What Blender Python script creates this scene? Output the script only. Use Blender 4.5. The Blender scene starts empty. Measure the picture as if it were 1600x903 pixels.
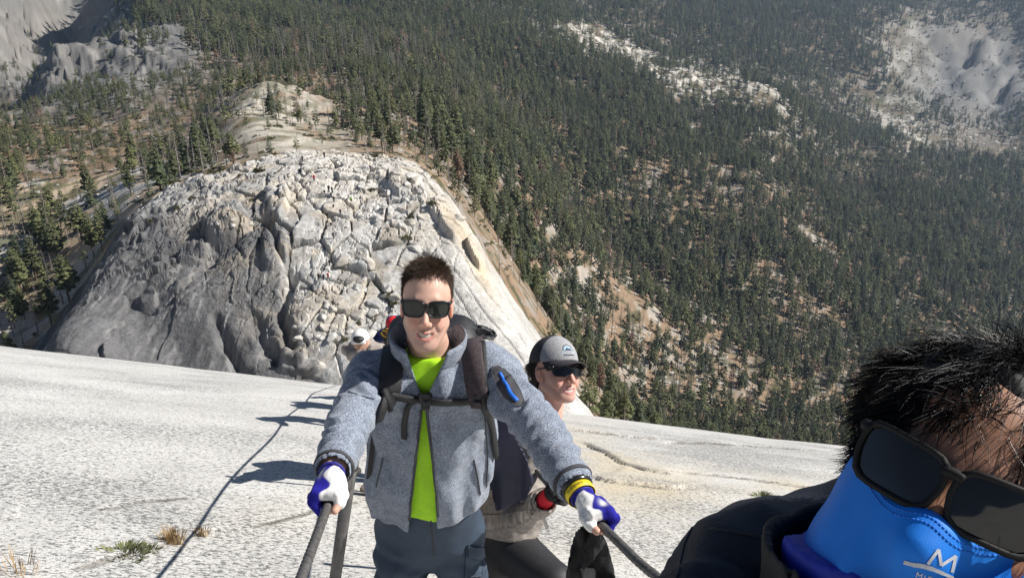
import bpy, bmesh, math, random
import numpy as np
from mathutils import Vector, Matrix
from mathutils.bvhtree import BVHTree

# ---------------------------------------------------------------- camera, sky, sun, exposure
SC = bpy.context.scene
COL = SC.collection
F = 1232.0                       # focal length in photograph pixels (1600 wide)
PITCH = math.radians(22.0)
CT, ST = math.cos(PITCH), math.sin(PITCH)
cam_d = bpy.data.cameras.new('camera')
cam_d.sensor_width = 36.0
cam_d.lens = 36.0 * F / 1600.0
cam_d.clip_start = 0.05
cam_d.clip_end = 20000.0
cam = bpy.data.objects.new('camera', cam_d)
COL.objects.link(cam)
cam.location = (0, 0, 0)
cam.rotation_euler = (math.radians(90) - PITCH, 0, 0)
SC.camera = cam

SUN_EL, SUN_AZ = math.radians(41.0), math.radians(6.0)   # azimuth from +X towards +Y
SUN = Vector((math.cos(SUN_EL) * math.cos(SUN_AZ), math.cos(SUN_EL) * math.sin(SUN_AZ), math.sin(SUN_EL)))
world = bpy.data.worlds.new('World')
SC.world = world
world.use_nodes = True
nt = world.node_tree
bg = nt.nodes['Background']
sky = nt.nodes.new('ShaderNodeTexSky')
sky.sky_type = 'NISHITA'
sky.sun_disc = False
sky.sun_elevation = SUN_EL
sky.sun_rotation = math.radians(90) - SUN_AZ
sky.altitude = 2600
sky.air_density = 1.0
sky.dust_density = 0.4
nt.links.new(sky.outputs[0], bg.inputs[0])
bg.inputs[1].default_value = 0.05
sl = bpy.data.lights.new('sun', 'SUN')
sl.energy = 5.0
sl.angle = math.radians(0.53)
sl.color = (1.0, 0.955, 0.89)
so = bpy.data.objects.new('sun', sl)
COL.objects.link(so)
so.rotation_euler = SUN.to_track_quat('Z', 'Y').to_euler()
so.location = (30, 3, 30)
vs = SC.view_settings
vs.view_transform = 'Standard'
vs.look = 'None'
vs.exposure = 0.52
vs.gamma = 1.0
vs.use_curve_mapping = False
SC.cycles.use_denoising = True
SC.cycles.max_bounces = 5
SC.cycles.diffuse_bounces = 3
SC.cycles.volume_bounces = 0
SC.cycles.transparent_max_bounces = 6

# ---------------------------------------------------------------- helpers
rnd = random.Random(11)

def ray(px, row):
    uc = (px - 800.0) / F
    v = (row - 451.5) / F
    return Vector((uc, CT - v * ST, -(ST + v * CT)))

def P(px, row, depth):
    return ray(px, row) * depth

def PY(px, row, Y):
    r = ray(px, row)
    return r * (Y / r.y)

def proj(x, y, z):
    d = y * CT - z * ST
    dn = -y * ST - z * CT
    d = np.where(d < 1e-3, 1e-3, d) if isinstance(d, np.ndarray) else max(d, 1e-3)
    return 800 + F * x / d, 451.5 + F * dn / d

def tag(o, label=None, cat=None, group=None, kind=None):
    if label: o['label'] = label
    if cat: o['category'] = cat
    if group: o['group'] = group
    if kind: o['kind'] = kind
    return o

def link(o, parent=None):
    COL.objects.link(o)
    if parent is not None:
        o.parent = parent
        o.matrix_parent_inverse = parent.matrix_basis.inverted()
    return o

def empty(name, loc=(0, 0, 0)):
    o = bpy.data.objects.new(name, None)
    o.location = loc
    o.empty_display_size = 0.1
    COL.objects.link(o)
    return o

def mesh_np(name, V, Fc, mats=(), parent=None, smooth=True, fmat=None, attrs=None):
    """V (n,3), Fc (m,3|4) int or list of tuples -> one mesh object."""
    me = bpy.data.meshes.new(name)
    V = np.ascontiguousarray(V, dtype=np.float32)
    if isinstance(Fc, np.ndarray):
        k = Fc.shape[1]
        me.vertices.add(len(V)); me.vertices.foreach_set('co', V.ravel())
        me.loops.add(Fc.size); me.loops.foreach_set('vertex_index', Fc.astype(np.int32).ravel())
        me.polygons.add(len(Fc))
        me.polygons.foreach_set('loop_start', np.arange(len(Fc), dtype=np.int32) * k)
    else:
        me.from_pydata([tuple(map(float, v)) for v in V], [], [tuple(f) for f in Fc])
    if not isinstance(mats, (list, tuple)):
        mats = [mats]
    for m in mats:
        me.materials.append(m)
    if fmat is not None:
        me.polygons.foreach_set('material_index', np.asarray(fmat, dtype=np.int32))
    me.polygons.foreach_set('use_smooth', np.full(len(me.polygons), smooth, dtype=bool))
    if attrs:
        for an, av in attrs.items():
            av = np.asarray(av, dtype=np.float32)
            if av.ndim == 1:
                a = me.attributes.new(an, 'FLOAT', 'POINT'); a.data.foreach_set('value', av)
            else:
                a = me.attributes.new(an, 'FLOAT_COLOR', 'POINT')
                c4 = np.ones((len(av), 4), dtype=np.float32); c4[:, :3] = av
                a.data.foreach_set('color', c4.ravel())
    me.update()
    me.validate()
    o = bpy.data.objects.new(name, me)
    return link(o, parent)

# --- numpy noise
def h01(ix, iy, iz=0, seed=0):
    n = (ix.astype(np.int64) * 374761393 + iy.astype(np.int64) * 668265263 + np.asarray(iz).astype(np.int64) * 2147483647 + seed * 974711) & 0xFFFFFFFF
    n = ((n ^ (n >> 13)) * 1274126177) & 0xFFFFFFFF
    n = ((n ^ (n >> 16)) * 2246822519) & 0xFFFFFFFF
    n = n ^ (n >> 15)
    return (n & 0xFFFFFF) / float(0xFFFFFF)

def vn2(x, y, seed=0):
    ix = np.floor(x); iy = np.floor(y)
    fx = x - ix; fy = y - iy
    fx = fx * fx * fx * (fx * (fx * 6 - 15) + 10); fy = fy * fy * fy * (fy * (fy * 6 - 15) + 10)
    a = h01(ix, iy, 0, seed); b = h01(ix + 1, iy, 0, seed); c = h01(ix, iy + 1, 0, seed); d = h01(ix + 1, iy + 1, 0, seed)
    return (a + (b - a) * fx) * (1 - fy) + (c + (d - c) * fx) * fy - 0.5

def vn3(x, y, z, seed=0):
    ix = np.floor(x); iy = np.floor(y); iz = np.floor(z)
    fx = x - ix; fy = y - iy; fz = z - iz
    fx = fx * fx * (3 - 2 * fx); fy = fy * fy * (3 - 2 * fy); fz = fz * fz * (3 - 2 * fz)
    r = 0
    for dz in (0, 1):
        for dy in (0, 1):
            for dx in (0, 1):
                w = (fx if dx else 1 - fx) * (fy if dy else 1 - fy) * (fz if dz else 1 - fz)
                r = r + w * h01(ix + dx, iy + dy, iz + dz, seed)
    return r - 0.5

def fbm(x, y, seed=0, oct=4, gain=0.5, lac=2.03):
    r = 0; a = 1.0
    for k in range(oct):
        r = r + a * vn2(x, y, seed + 17 * k)
        x = x * lac + 3.1; y = y * lac - 1.7; a *= gain
    return r

def voro(x, y, seed=0, jit=0.95):
    ix = np.floor(x); iy = np.floor(y)
    f1 = np.full(x.shape, 9.0); f2 = np.full(x.shape, 9.0)
    cid = np.zeros(x.shape); cx = np.zeros(x.shape); cy = np.zeros(x.shape)
    for dy in (-1, 0, 1):
        for dx in (-1, 0, 1):
            jx = ix + dx; jy = iy + dy
            qx = jx + 0.5 + jit * (h01(jx, jy, 1, seed) - 0.5)
            qy = jy + 0.5 + jit * (h01(jx, jy, 2, seed) - 0.5)
            d = np.hypot(x - qx, y - qy)
            near = d < f1
            f2 = np.where(near, f1, np.minimum(f2, d))
            cid = np.where(near, h01(jx, jy, 3, seed), cid)
            cx = np.where(near, qx, cx); cy = np.where(near, qy, cy)
            f1 = np.where(near, d, f1)
    return f1, f2, cid, cx, cy

def sstep(a, b, x):
    t = np.clip((x - a) / (b - a), 0, 1)
    return t * t * (3 - 2 * t)

def inpoly(px, row, poly):
    r = np.zeros(np.shape(px), dtype=bool)
    n = len(poly)
    for i in range(n):
        x1, y1 = poly[i]; x2, y2 = poly[(i + 1) % n]
        c = ((y1 > row) != (y2 > row))
        xi = (x2 - x1) * (row - y1) / ((y2 - y1) if y2 != y1 else 1e-9) + x1
        r ^= c & (px < xi)
    return r

def blob(px, row, cx, cy, rx, ry, ang=0.0):
    a = math.radians(ang)
    dx = px - cx; dy = row - cy
    X = (dx * math.cos(a) + dy * math.sin(a)) / rx
    Y = (-dx * math.sin(a) + dy * math.cos(a)) / ry
    return np.exp(-(X * X + Y * Y))

# --- materials
def new_mat(name):
    m = bpy.data.materials.new(name)
    m.use_nodes = True
    return m, m.node_tree, m.node_tree.nodes['Principled BSDF']

def N(nt, t, **kw):
    n = nt.nodes.new(t)
    for k, v in kw.items():
        if k.startswith('i_'):
            n.inputs[k[2:].replace('_', ' ')].default_value = v
        else:
            setattr(n, k, v)
    return n

def ramp(nt, stops, interp='LINEAR'):
    n = nt.nodes.new('ShaderNodeValToRGB')
    n.color_ramp.interpolation = interp
    el = n.color_ramp.elements
    while len(el) > 1: el.remove(el[-1])
    for i, (p, c) in enumerate(stops):
        e = el[0] if i == 0 else el.new(p)
        e.position = p
        e.color = (c[0], c[1], c[2], 1) if not isinstance(c, (int, float)) else (c, c, c, 1)
    return n

def mixc(nt, fac, a, b, mode='MIX'):
    n = nt.nodes.new('ShaderNodeMix')
    n.data_type = 'RGBA'; n.blend_type = mode
    for sock, v in ((n.inputs[0], fac), (n.inputs[6], a), (n.inputs[7], b)):
        if hasattr(v, 'default_value') or hasattr(v, 'is_linked'):
            nt.links.new(v, sock)
        elif isinstance(v, (int, float)):
            sock.default_value = v
        else:
            sock.default_value = (v[0], v[1], v[2], 1)
    return n.outputs[2]

def simple_mat(name, col, rough=0.7, noise=0.12, scale=40.0, bump=0.0, bscale=120.0, metal=0.0, spec=0.5, sheen=0.0, stretch=(1, 1, 1)):
    m, nt, b = new_mat(name)
    tc = N(nt, 'ShaderNodeTexCoord')
    mp = N(nt, 'ShaderNodeMapping'); mp.inputs['Scale'].default_value = stretch
    nt.links.new(tc.outputs['Object'], mp.inputs[0])
    nz = N(nt, 'ShaderNodeTexNoise', i_Scale=scale, i_Detail=4.0, i_Roughness=0.6)
    nt.links.new(mp.outputs[0], nz.inputs['Vector'])
    d = [max(0, c * (1 - noise * 2)) for c in col]; l = [min(1, c * (1 + noise * 2)) for c in col]
    r = ramp(nt, [(0.3, d), (0.7, l)])
    nt.links.new(nz.outputs['Fac'], r.inputs[0])
    nt.links.new(r.outputs[0], b.inputs['Base Color'])
    b.inputs['Roughness'].default_value = rough
    b.inputs['Metallic'].default_value = metal
    b.inputs['Specular IOR Level'].default_value = spec
    if sheen: b.inputs['Sheen Weight'].default_value = sheen
    if bump:
        n2 = N(nt, 'ShaderNodeTexNoise', i_Scale=bscale, i_Detail=3.0)
        nt.links.new(mp.outputs[0], n2.inputs['Vector'])
        bp = N(nt, 'ShaderNodeBump', i_Strength=bump, i_Distance=0.004)
        nt.links.new(n2.outputs['Fac'], bp.inputs['Height'])
        nt.links.new(bp.outputs[0], b.inputs['Normal'])
    return m
# ================================================================ THE SETTING
# ---------------------------------------------------------------- granite slab under the hikers
def slab_base(x, y):
    yy = y
    q = np.where(yy < 50, np.where(yy < 0, 0.0005, 0.0062) * yy * yy, 0.0062 * 2500 + 0.62 * (yy - 50))
    z = -1.76 - 0.38 * yy - q - 0.138 * x
    z = z - 0.0010 * np.maximum(np.abs(x) - 14, 0) ** 2
    return z

# sheet edges: polylines in photograph pixels on the slab, with the height of the step
SLAB_STEPS = [
    ([(860, 668), (925, 676), (1000, 685), (1045, 689)], 0.06, 0.5),
    ([(905, 690), (945, 707), (972, 724), (1010, 735), (1080, 748)], 0.05, 0.5),
    ([(915, 742), (955, 752), (1000, 757), (1050, 764), (1092, 762)], 0.07, 0.45),
    ([(1030, 692), (1100, 690), (1200, 697), (1300, 705)], 0.03, 0.5),
    ([(1010, 737), (1090, 741), (1180, 752), (1290, 768)], 0.035, 0.5),
    ([(110, 888), (155, 876), (220, 859), (255, 851), (320, 832), (372, 828)], 0.035, 0.3),
    ([(150, 798), (215, 789), (280, 781), (310, 778)], 0.016, 0.25),
    ([(395, 821), (450, 812), (500, 799), (545, 790), (570, 786)], 0.016, 0.25),
    ([(0, 808), (40, 806)], 0.02, 0.2),
]

def slab_hit(px, row):
    r = ray(px, row)
    t = 1.0
    for _ in range(60):
        p = r * t
        d = p.z - float(slab_base(np.float64(p.x), np.float64(p.y)))
        t += max(d * 1.1, 0.002) if d > 0 else d * 0.5
    return r * t

def seg_dist(x, y, pts):
    best = np.full(x.shape, 1e9); side = np.zeros(x.shape); tot = np.zeros(x.shape)
    L = 0; lens = [0]
    for a, b in zip(pts[:-1], pts[1:]):
        L += math.hypot(b[0] - a[0], b[1] - a[1]); lens.append(L)
    for i, (a, b) in enumerate(zip(pts[:-1], pts[1:])):
        dx, dy = b[0] - a[0], b[1] - a[1]; l2 = dx * dx + dy * dy
        t0 = ((x - a[0]) * dx + (y - a[1]) * dy) / l2
        t = np.clip(t0, 0, 1)
        d = np.hypot(x - a[0] - t * dx, y - a[1] - t * dy)
        sd = (x - a[0]) * dy - (y - a[1]) * dx
        m = d < best
        best = np.where(m, d, best); side = np.where(m, np.sign(sd), side)
        tot = np.where(m, (lens[i] + t * math.sqrt(l2)) / L, tot)
    return best, side, tot

def slab_z(x, y, detail=True):
    z = slab_base(x, y)
    z = z + 0.06 * vn2(x / 3.1, y / 2.3, 3) + 0.022 * vn2(x / 1.1 + 5, y / 0.9, 4)
    if detail:
        z = z + 0.007 * fbm(x / 0.35, y / 0.30, 5, 3) + 0.006 * np.minimum(0, vn2(x / 0.10, y / 0.07, 9) + 0.22)
    return z

def build_slab():
    rows = np.concatenate([np.linspace(-70, -5.5, 22), np.linspace(-5, 1.9, 30), 2.0 * np.exp(np.linspace(0, math.log(13.0), 560)), np.linspace(27, 124, 60)])
    us = np.concatenate([np.linspace(-3.2, -1.0, 22)[:-1], np.linspace(-0.98, 0.86, 400), np.linspace(0.88, 3.2, 22)[1:]])
    U, Yg = np.meshgrid(us, rows)
    W = np.where(Yg < 2, 2.0 + (2.0 - Yg) * 0.6, Yg)
    X = U * W
    Z = slab_z(X, Yg)
    crack = np.zeros(X.shape)
    wx = X + 0.05 * vn2(X / 0.22, Yg / 0.22, 21); wy = Yg + 0.10 * vn2(X / 0.3, Yg / 0.3, 22) + 0.04 * vn2(X / 0.09, Yg / 0.09, 23)
    for pts, hgt, reach in SLAB_STEPS:
        pw = [slab_hit(*p) for p in pts]
        pl = [(p.x, p.y) for p in pw]
        sc = max(1.0, pw[len(pw) // 2].y / 6.0)
        d, sd, t = seg_dist(wx, wy, pl)
        d = d / sc
        taper = sstep(0, 0.12, t) * sstep(1.0, 0.85, t)
        # lip: uphill sheet ends, slab beyond drops and eases back up
        Z += np.where(sd > 0, 0, 1) * taper * hgt * sc * 0.55 * np.exp(-d / (reach * 1.6))
        w = 0.02
        Z -= taper * hgt * sc * 0.45 * np.exp(-(d / w) ** 2) * (0.35 + 1.3 * np.clip(vn2(X / 0.5, Yg / 0.5, 27) + 0.5, 0, 1))
        crack = np.maximum(crack, taper * np.exp(-(d / 0.016) ** 2) * np.clip(0.8 + 1.2 * vn2(X / 0.35, Yg / 0.35, 28), 0, 1))
    nR, nC = X.shape
    V = np.stack([X.ravel(), Yg.ravel(), Z.ravel()], 1)
    i = np.arange(nR * nC).reshape(nR, nC)
    Fc = np.stack([i[:-1, :-1].ravel(), i[:-1, 1:].ravel(), i[1:, 1:].ravel(), i[1:, :-1].ravel()], 1)
    px, row = proj(X, Yg, Z)
    # warm iron stains, darker lichen, kept as tones of the rock
    warm = np.clip(blob(px, row, 980, 745, 150, 40, 12) + 0.9 * blob(px, row, 900, 700, 60, 40) + 0.7 * blob(px, row, 1250, 760, 120, 20, 4) + 0.5 * blob(px, row, 480, 800, 120, 40, -10) + 0.45 * blob(px, row, 850, 850, 260, 90), 0, 1)
    warm = 0.65 * warm * (0.5 + 1.3 * (fbm(X / 0.6, Yg / 0.6, 31, 3) + 0.25))
    lich = np.clip(blob(px, row, 1110, 718, 160, 28, 4) + 0.35 * blob(px, row, 150, 760, 260, 130) + 0.20 + 1.1 * fbm(X / 1.6, Yg / 0.9, 33, 4), 0, 1)
    o = mesh_np('granite_slab', V, Fc, MAT['slab'], attrs={'warm': np.clip(warm, 0, 1).ravel(), 'lichen': np.clip(lich, 0, 1).ravel(), 'crack': np.clip(crack, 0, 1).ravel()})
    tag(o, kind='structure')
    return o

def mat_slab():
    m, nt, b = new_mat('pale_granite')
    tc = N(nt, 'ShaderNodeTexCoord')
    mp = N(nt, 'ShaderNodeMapping'); mp.inputs['Scale'].default_value = (1.0, 1.0, 1.0)
    nt.links.new(tc.outputs['Object'], mp.inputs[0])
    big = N(nt, 'ShaderNodeTexNoise', i_Scale=0.7, i_Detail=5.0, i_Roughness=0.6)
    nt.links.new(mp.outputs[0], big.inputs['Vector'])
    base = ramp(nt, [(0.3, (0.55, 0.54, 0.515)), (0.7, (0.70, 0.69, 0.665))])
    nt.links.new(big.outputs['Fac'], base.inputs[0])
    at = N(nt, 'ShaderNodeAttribute', attribute_name='warm')
    warmc = mixc(nt, at.outputs['Fac'], base.outputs[0], (0.62, 0.545, 0.41))
    # dark mineral flecks, elongated along the foliation
    fl = N(nt, 'ShaderNodeTexNoise', i_Scale=40.0, i_Detail=5.0, i_Roughness=0.75)
    mp2 = N(nt, 'ShaderNodeMapping'); mp2.inputs['Scale'].default_value = (0.75, 1.25, 1.0)
    nt.links.new(tc.outputs['Object'], mp2.inputs[0]); nt.links.new(mp2.outputs[0], fl.inputs['Vector'])
    lic = N(nt, 'ShaderNodeAttribute', attribute_name='lichen')
    sub = N(nt, 'ShaderNodeMath', operation='MULTIPLY_ADD'); sub.inputs[1].default_value = -0.085; nt.links.new(lic.outputs['Fac'], sub.inputs[0])
    nt.links.new(fl.outputs['Fac'], sub.inputs[2])
    fr = ramp(nt, [(0.385, 1.0), (0.452, 0.0)])
    nt.links.new(sub.outputs[0], fr.inputs[0])
    c2 = mixc(nt, fr.outputs[0], warmc, (0.17, 0.17, 0.165))
    f2 = N(nt, 'ShaderNodeTexNoise', i_Scale=110.0, i_Detail=3.0, i_Roughness=0.7)
    nt.links.new(mp2.outputs[0], f2.inputs['Vector'])
    r2 = ramp(nt, [(0.36, 0.5), (0.5, 1.0), (0.66, 1.1)])
    nt.links.new(f2.outputs['Fac'], r2.inputs[0])
    c3 = mixc(nt, 1.0, c2, r2.outputs[0], 'MULTIPLY')
    ck = N(nt, 'ShaderNodeAttribute', attribute_name='crack')
    c4 = mixc(nt, ck.outputs['Fac'], c3, (0.10, 0.09, 0.075))
    nt.links.new(c4, b.inputs['Base Color'])
    b.inputs['Roughness'].default_value = 0.82
    b.inputs['Specular IOR Level'].default_value = 0.3
    bp = N(nt, 'ShaderNodeBump', i_Strength=0.55, i_Distance=0.012)
    nt.links.new(fl.outputs['Fac'], bp.inputs['Height'])
    bp2 = N(nt, 'ShaderNodeBump', i_Strength=0.4, i_Distance=0.003)
    nt.links.new(f2.outputs['Fac'], bp2.inputs['Height']); nt.links.new(bp.outputs[0], bp2.inputs['Normal'])
    nt.links.new(bp2.outputs[0], b.inputs['Normal'])
    return m

# ---------------------------------------------------------------- valley, rock dome and far mountains
# control points: (photograph x, photograph row, metres ahead)
CP = [
 # rock dome: foot
 (70, 548, 152), (200, 568, 150), (350, 592, 146), (480, 588, 144), (560, 604, 138), (700, 624, 132), (820, 642, 128), (895, 652, 126),
 # dome face
 (105, 498, 163), (155, 428, 178), (205, 345, 197), (265, 302, 208), (220, 480, 166), (300, 460, 167), (420, 470, 163), (520, 480, 160), (610, 480, 159), (700, 480, 157), (780, 520, 149), (815, 585, 138), (660, 560, 145),
 (300, 370, 184), (360, 350, 186), (440, 340, 187), (520, 340, 186), (600, 340, 186), (680, 360, 183), (540, 410, 173), (440, 400, 175), (330, 410, 176),
 (340, 290, 207), (430, 290, 203), (520, 290, 200), (600, 290, 200), (650, 290, 200),
 (380, 266, 218), (450, 250, 226), (520, 243, 231), (590, 254, 227), (640, 268, 219),
 # right-hand edge of dome
 (688, 310, 203), (734, 372, 186), (784, 464, 167), (830, 538, 150), (868, 604, 137),
 # drop behind right edge (out of sight)
 (715, 340, 235), (765, 436, 225), (835, 556, 190), (890, 655, 172), (1000, 720, 190), (690, 285, 250),
 # drop beside the left edge
 (60, 600, 190), (120, 520, 205), (150, 450, 220), (20, 640, 160), (180, 372, 232), (-60, 640, 160),
 # before the dome (out of sight)
 (0, 900, 108), (300, 900, 108), (600, 900, 106), (900, 900, 106), (1200, 950, 108), (1600, 1000, 108), (-200, 900, 108),
 (1100, 860, 180), (1400, 880, 180), (1600, 900, 190), (1150, 760, 300), (1450, 790, 310), (1700, 810, 320), (-300, 640, 180),
 # sandy flats left of dome
 (40, 520, 232), (90, 440, 250), (40, 420, 262), (130, 380, 262), (60, 350, 290), (150, 320, 292), (100, 300, 318), (200, 285, 300), (250, 262, 318), (310, 245, 330), (20, 290, 340), (-80, 400, 270), (-150, 300, 340), (320, 262, 280),
 # apron behind the dome top
 (420, 222, 275), (500, 236, 262), (370, 208, 310), (450, 210, 300), (560, 236, 262), (620, 240, 262),
 # second knoll
 (360, 190, 350), (430, 170, 385), (380, 145, 430), (430, 134, 450), (480, 152, 430), (512, 185, 385), (430, 150, 520), (520, 185, 470),
 # right slope below
 (690, 262, 330), (740, 310, 390), (770, 400, 420), (860, 500, 440), (950, 610, 455), (1020, 650, 470), (1150, 668, 490), (1300, 690, 500), (1600, 715, 520), (1750, 730, 540),
 (600, 205, 370), (700, 210, 460), (850, 300, 640), (1000, 470, 610), (1200, 560, 610), (1400, 600, 640), (1600, 620, 690),
 (950, 400, 720), (1000, 300, 880), (1200, 400, 800), (1400, 460, 850), (1600, 500, 900), (1750, 520, 950),
 (600, 130, 640), (720, 120, 900), (800, 170, 950), (1000, 200, 1080), (1200, 260, 1100), (1400, 330, 1150), (1600, 370, 1200),
 (400, 70, 950), (550, 60, 1050), (600, 10, 1300), (720, 30, 1350),
 # pale ridge running down to the right, hidden ground behind it
 (790, 0, 1650), (870, 30, 1560), (960, 75, 1480), (1060, 115, 1420), (1160, 140, 1400), (1240, 180, 1370), (1300, 285, 1270), (1120, 180, 1290), (1330, 330, 1180),
 (900, 35, 1850), (1000, 85, 1750), (1120, 125, 1700), (1260, 180, 1600),
 (950, 20, 2050), (1100, 60, 2050), (1250, 100, 2000), (1300, 190, 1800), (1420, 210, 1750), (1560, 260, 1600),
 (1000, -40, 2500), (1200, 10, 2450), (1320, 60, 2300), (1380, 120, 2150), (1350, 0, 2700),
 # far right mountain
 (1450, 60, 2500), (1480, 140, 2250), (1560, 180, 2150), (1420, 5, 2800), (1520, 0, 2820), (1680, 160, 2200), (1700, 60, 2560), (1620, -40, 3300), (1540, -50, 3400), (1700, -60, 3600), (1450, -60, 3400),
 # left forest
 (0, 230, 420), (100, 230, 430), (200, 215, 430), (300, 190, 430), (-120, 230, 440), (250, 140, 560), (180, 130, 640), (320, 100, 720), (300, 40, 950), (230, 60, 860), (260, 0, 1150), (400, 0, 1350), (200, 10, 1150), (-100, 180, 560), (60, 180, 560),
 # crag and big cliffs
 (95, 80, 760), (130, 95, 740), (60, 130, 720), (150, 130, 700), (20, 175, 660), (90, 100, 900), (50, 150, 880), (160, 75, 980), (120, 96, 1150), (0, 190, 800),
 (172, 60, 1080), (182, 0, 1250), (165, -60, 1400), (110, 78, 1480), (106, 0, 1640), (105, -60, 1750), (60, 60, 1400), (30, 110, 1180), (0, 40, 1230), (50, -20, 1480), (0, 130, 1000), (-80, 60, 1080), (-100, -60, 1300),
 (300, -70, 1700), (600, -70, 2000), (800, -80, 2700), (1200, -80, 3300),
 # well out of the frame
 (-500, 300, 400), (-600, 100, 1200), (-500, -60, 2600), (2100, 500, 900), (2200, 250, 2000), (2000, -60, 3600), (-500, 700, 150), (1900, 950, 150), (0, -160, 4200), (800, -160, 4400), (1600, -160, 4400), (2200, -160, 4400), (-500, -160, 4400),
]

def cp_uv(px, row):
    r = ray(px, row)
    return r.x / r.y, r.z / r.y

AU = 1.7   # weight of lateral distance against log depth
_c = np.array([(cp_uv(p, r)[0] * AU, math.log(Y), cp_uv(p, r)[1]) for p, r, Y in CP])

def _ker(r2):
    return 0.5 * r2 * np.log(r2 + 1e-12)

def _fit():
    n = len(_c)
    d2 = (_c[:, None, 0] - _c[None, :, 0]) ** 2 + (_c[:, None, 1] - _c[None, :, 1]) ** 2
    K = _ker(d2) + np.eye(n) * 2e-4
    Pm = np.stack([np.ones(n), _c[:, 0], _c[:, 1]], 1)
    A = np.zeros((n + 3, n + 3)); A[:n, :n] = K; A[:n, n:] = Pm; A[n:, :n] = Pm.T
    b = np.zeros(n + 3); b[:n] = _c[:, 2]
    return np.linalg.solve(A, b)
_w = _fit()

def slope_at(U, L):
    sh = U.shape
    a = (U * AU).ravel(); l = L.ravel()
    out = np.empty(a.size)
    n = len(_c)
    for k in range(0, a.size, 40000):
        aa = a[k:k + 40000]; ll = l[k:k + 40000]
        d2 = (aa[:, None] - _c[None, :, 0]) ** 2 + (ll[:, None] - _c[None, :, 1]) ** 2
        out[k:k + 40000] = _ker(d2) @ _w[:n] + _w[n] + _w[n + 1] * aa + _w[n + 2] * ll
    return out.reshape(sh)

DOME_POLY = [(40, 560), (58, 535), (100, 488), (150, 418), (200, 337), (262, 292), (380, 258), (450, 240), (520, 234), (600, 244), (655, 258), (700, 304), (745, 368), (802, 462), (850, 530), (895, 600), (930, 655), (700, 660), (400, 620), (40, 600)]

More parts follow.
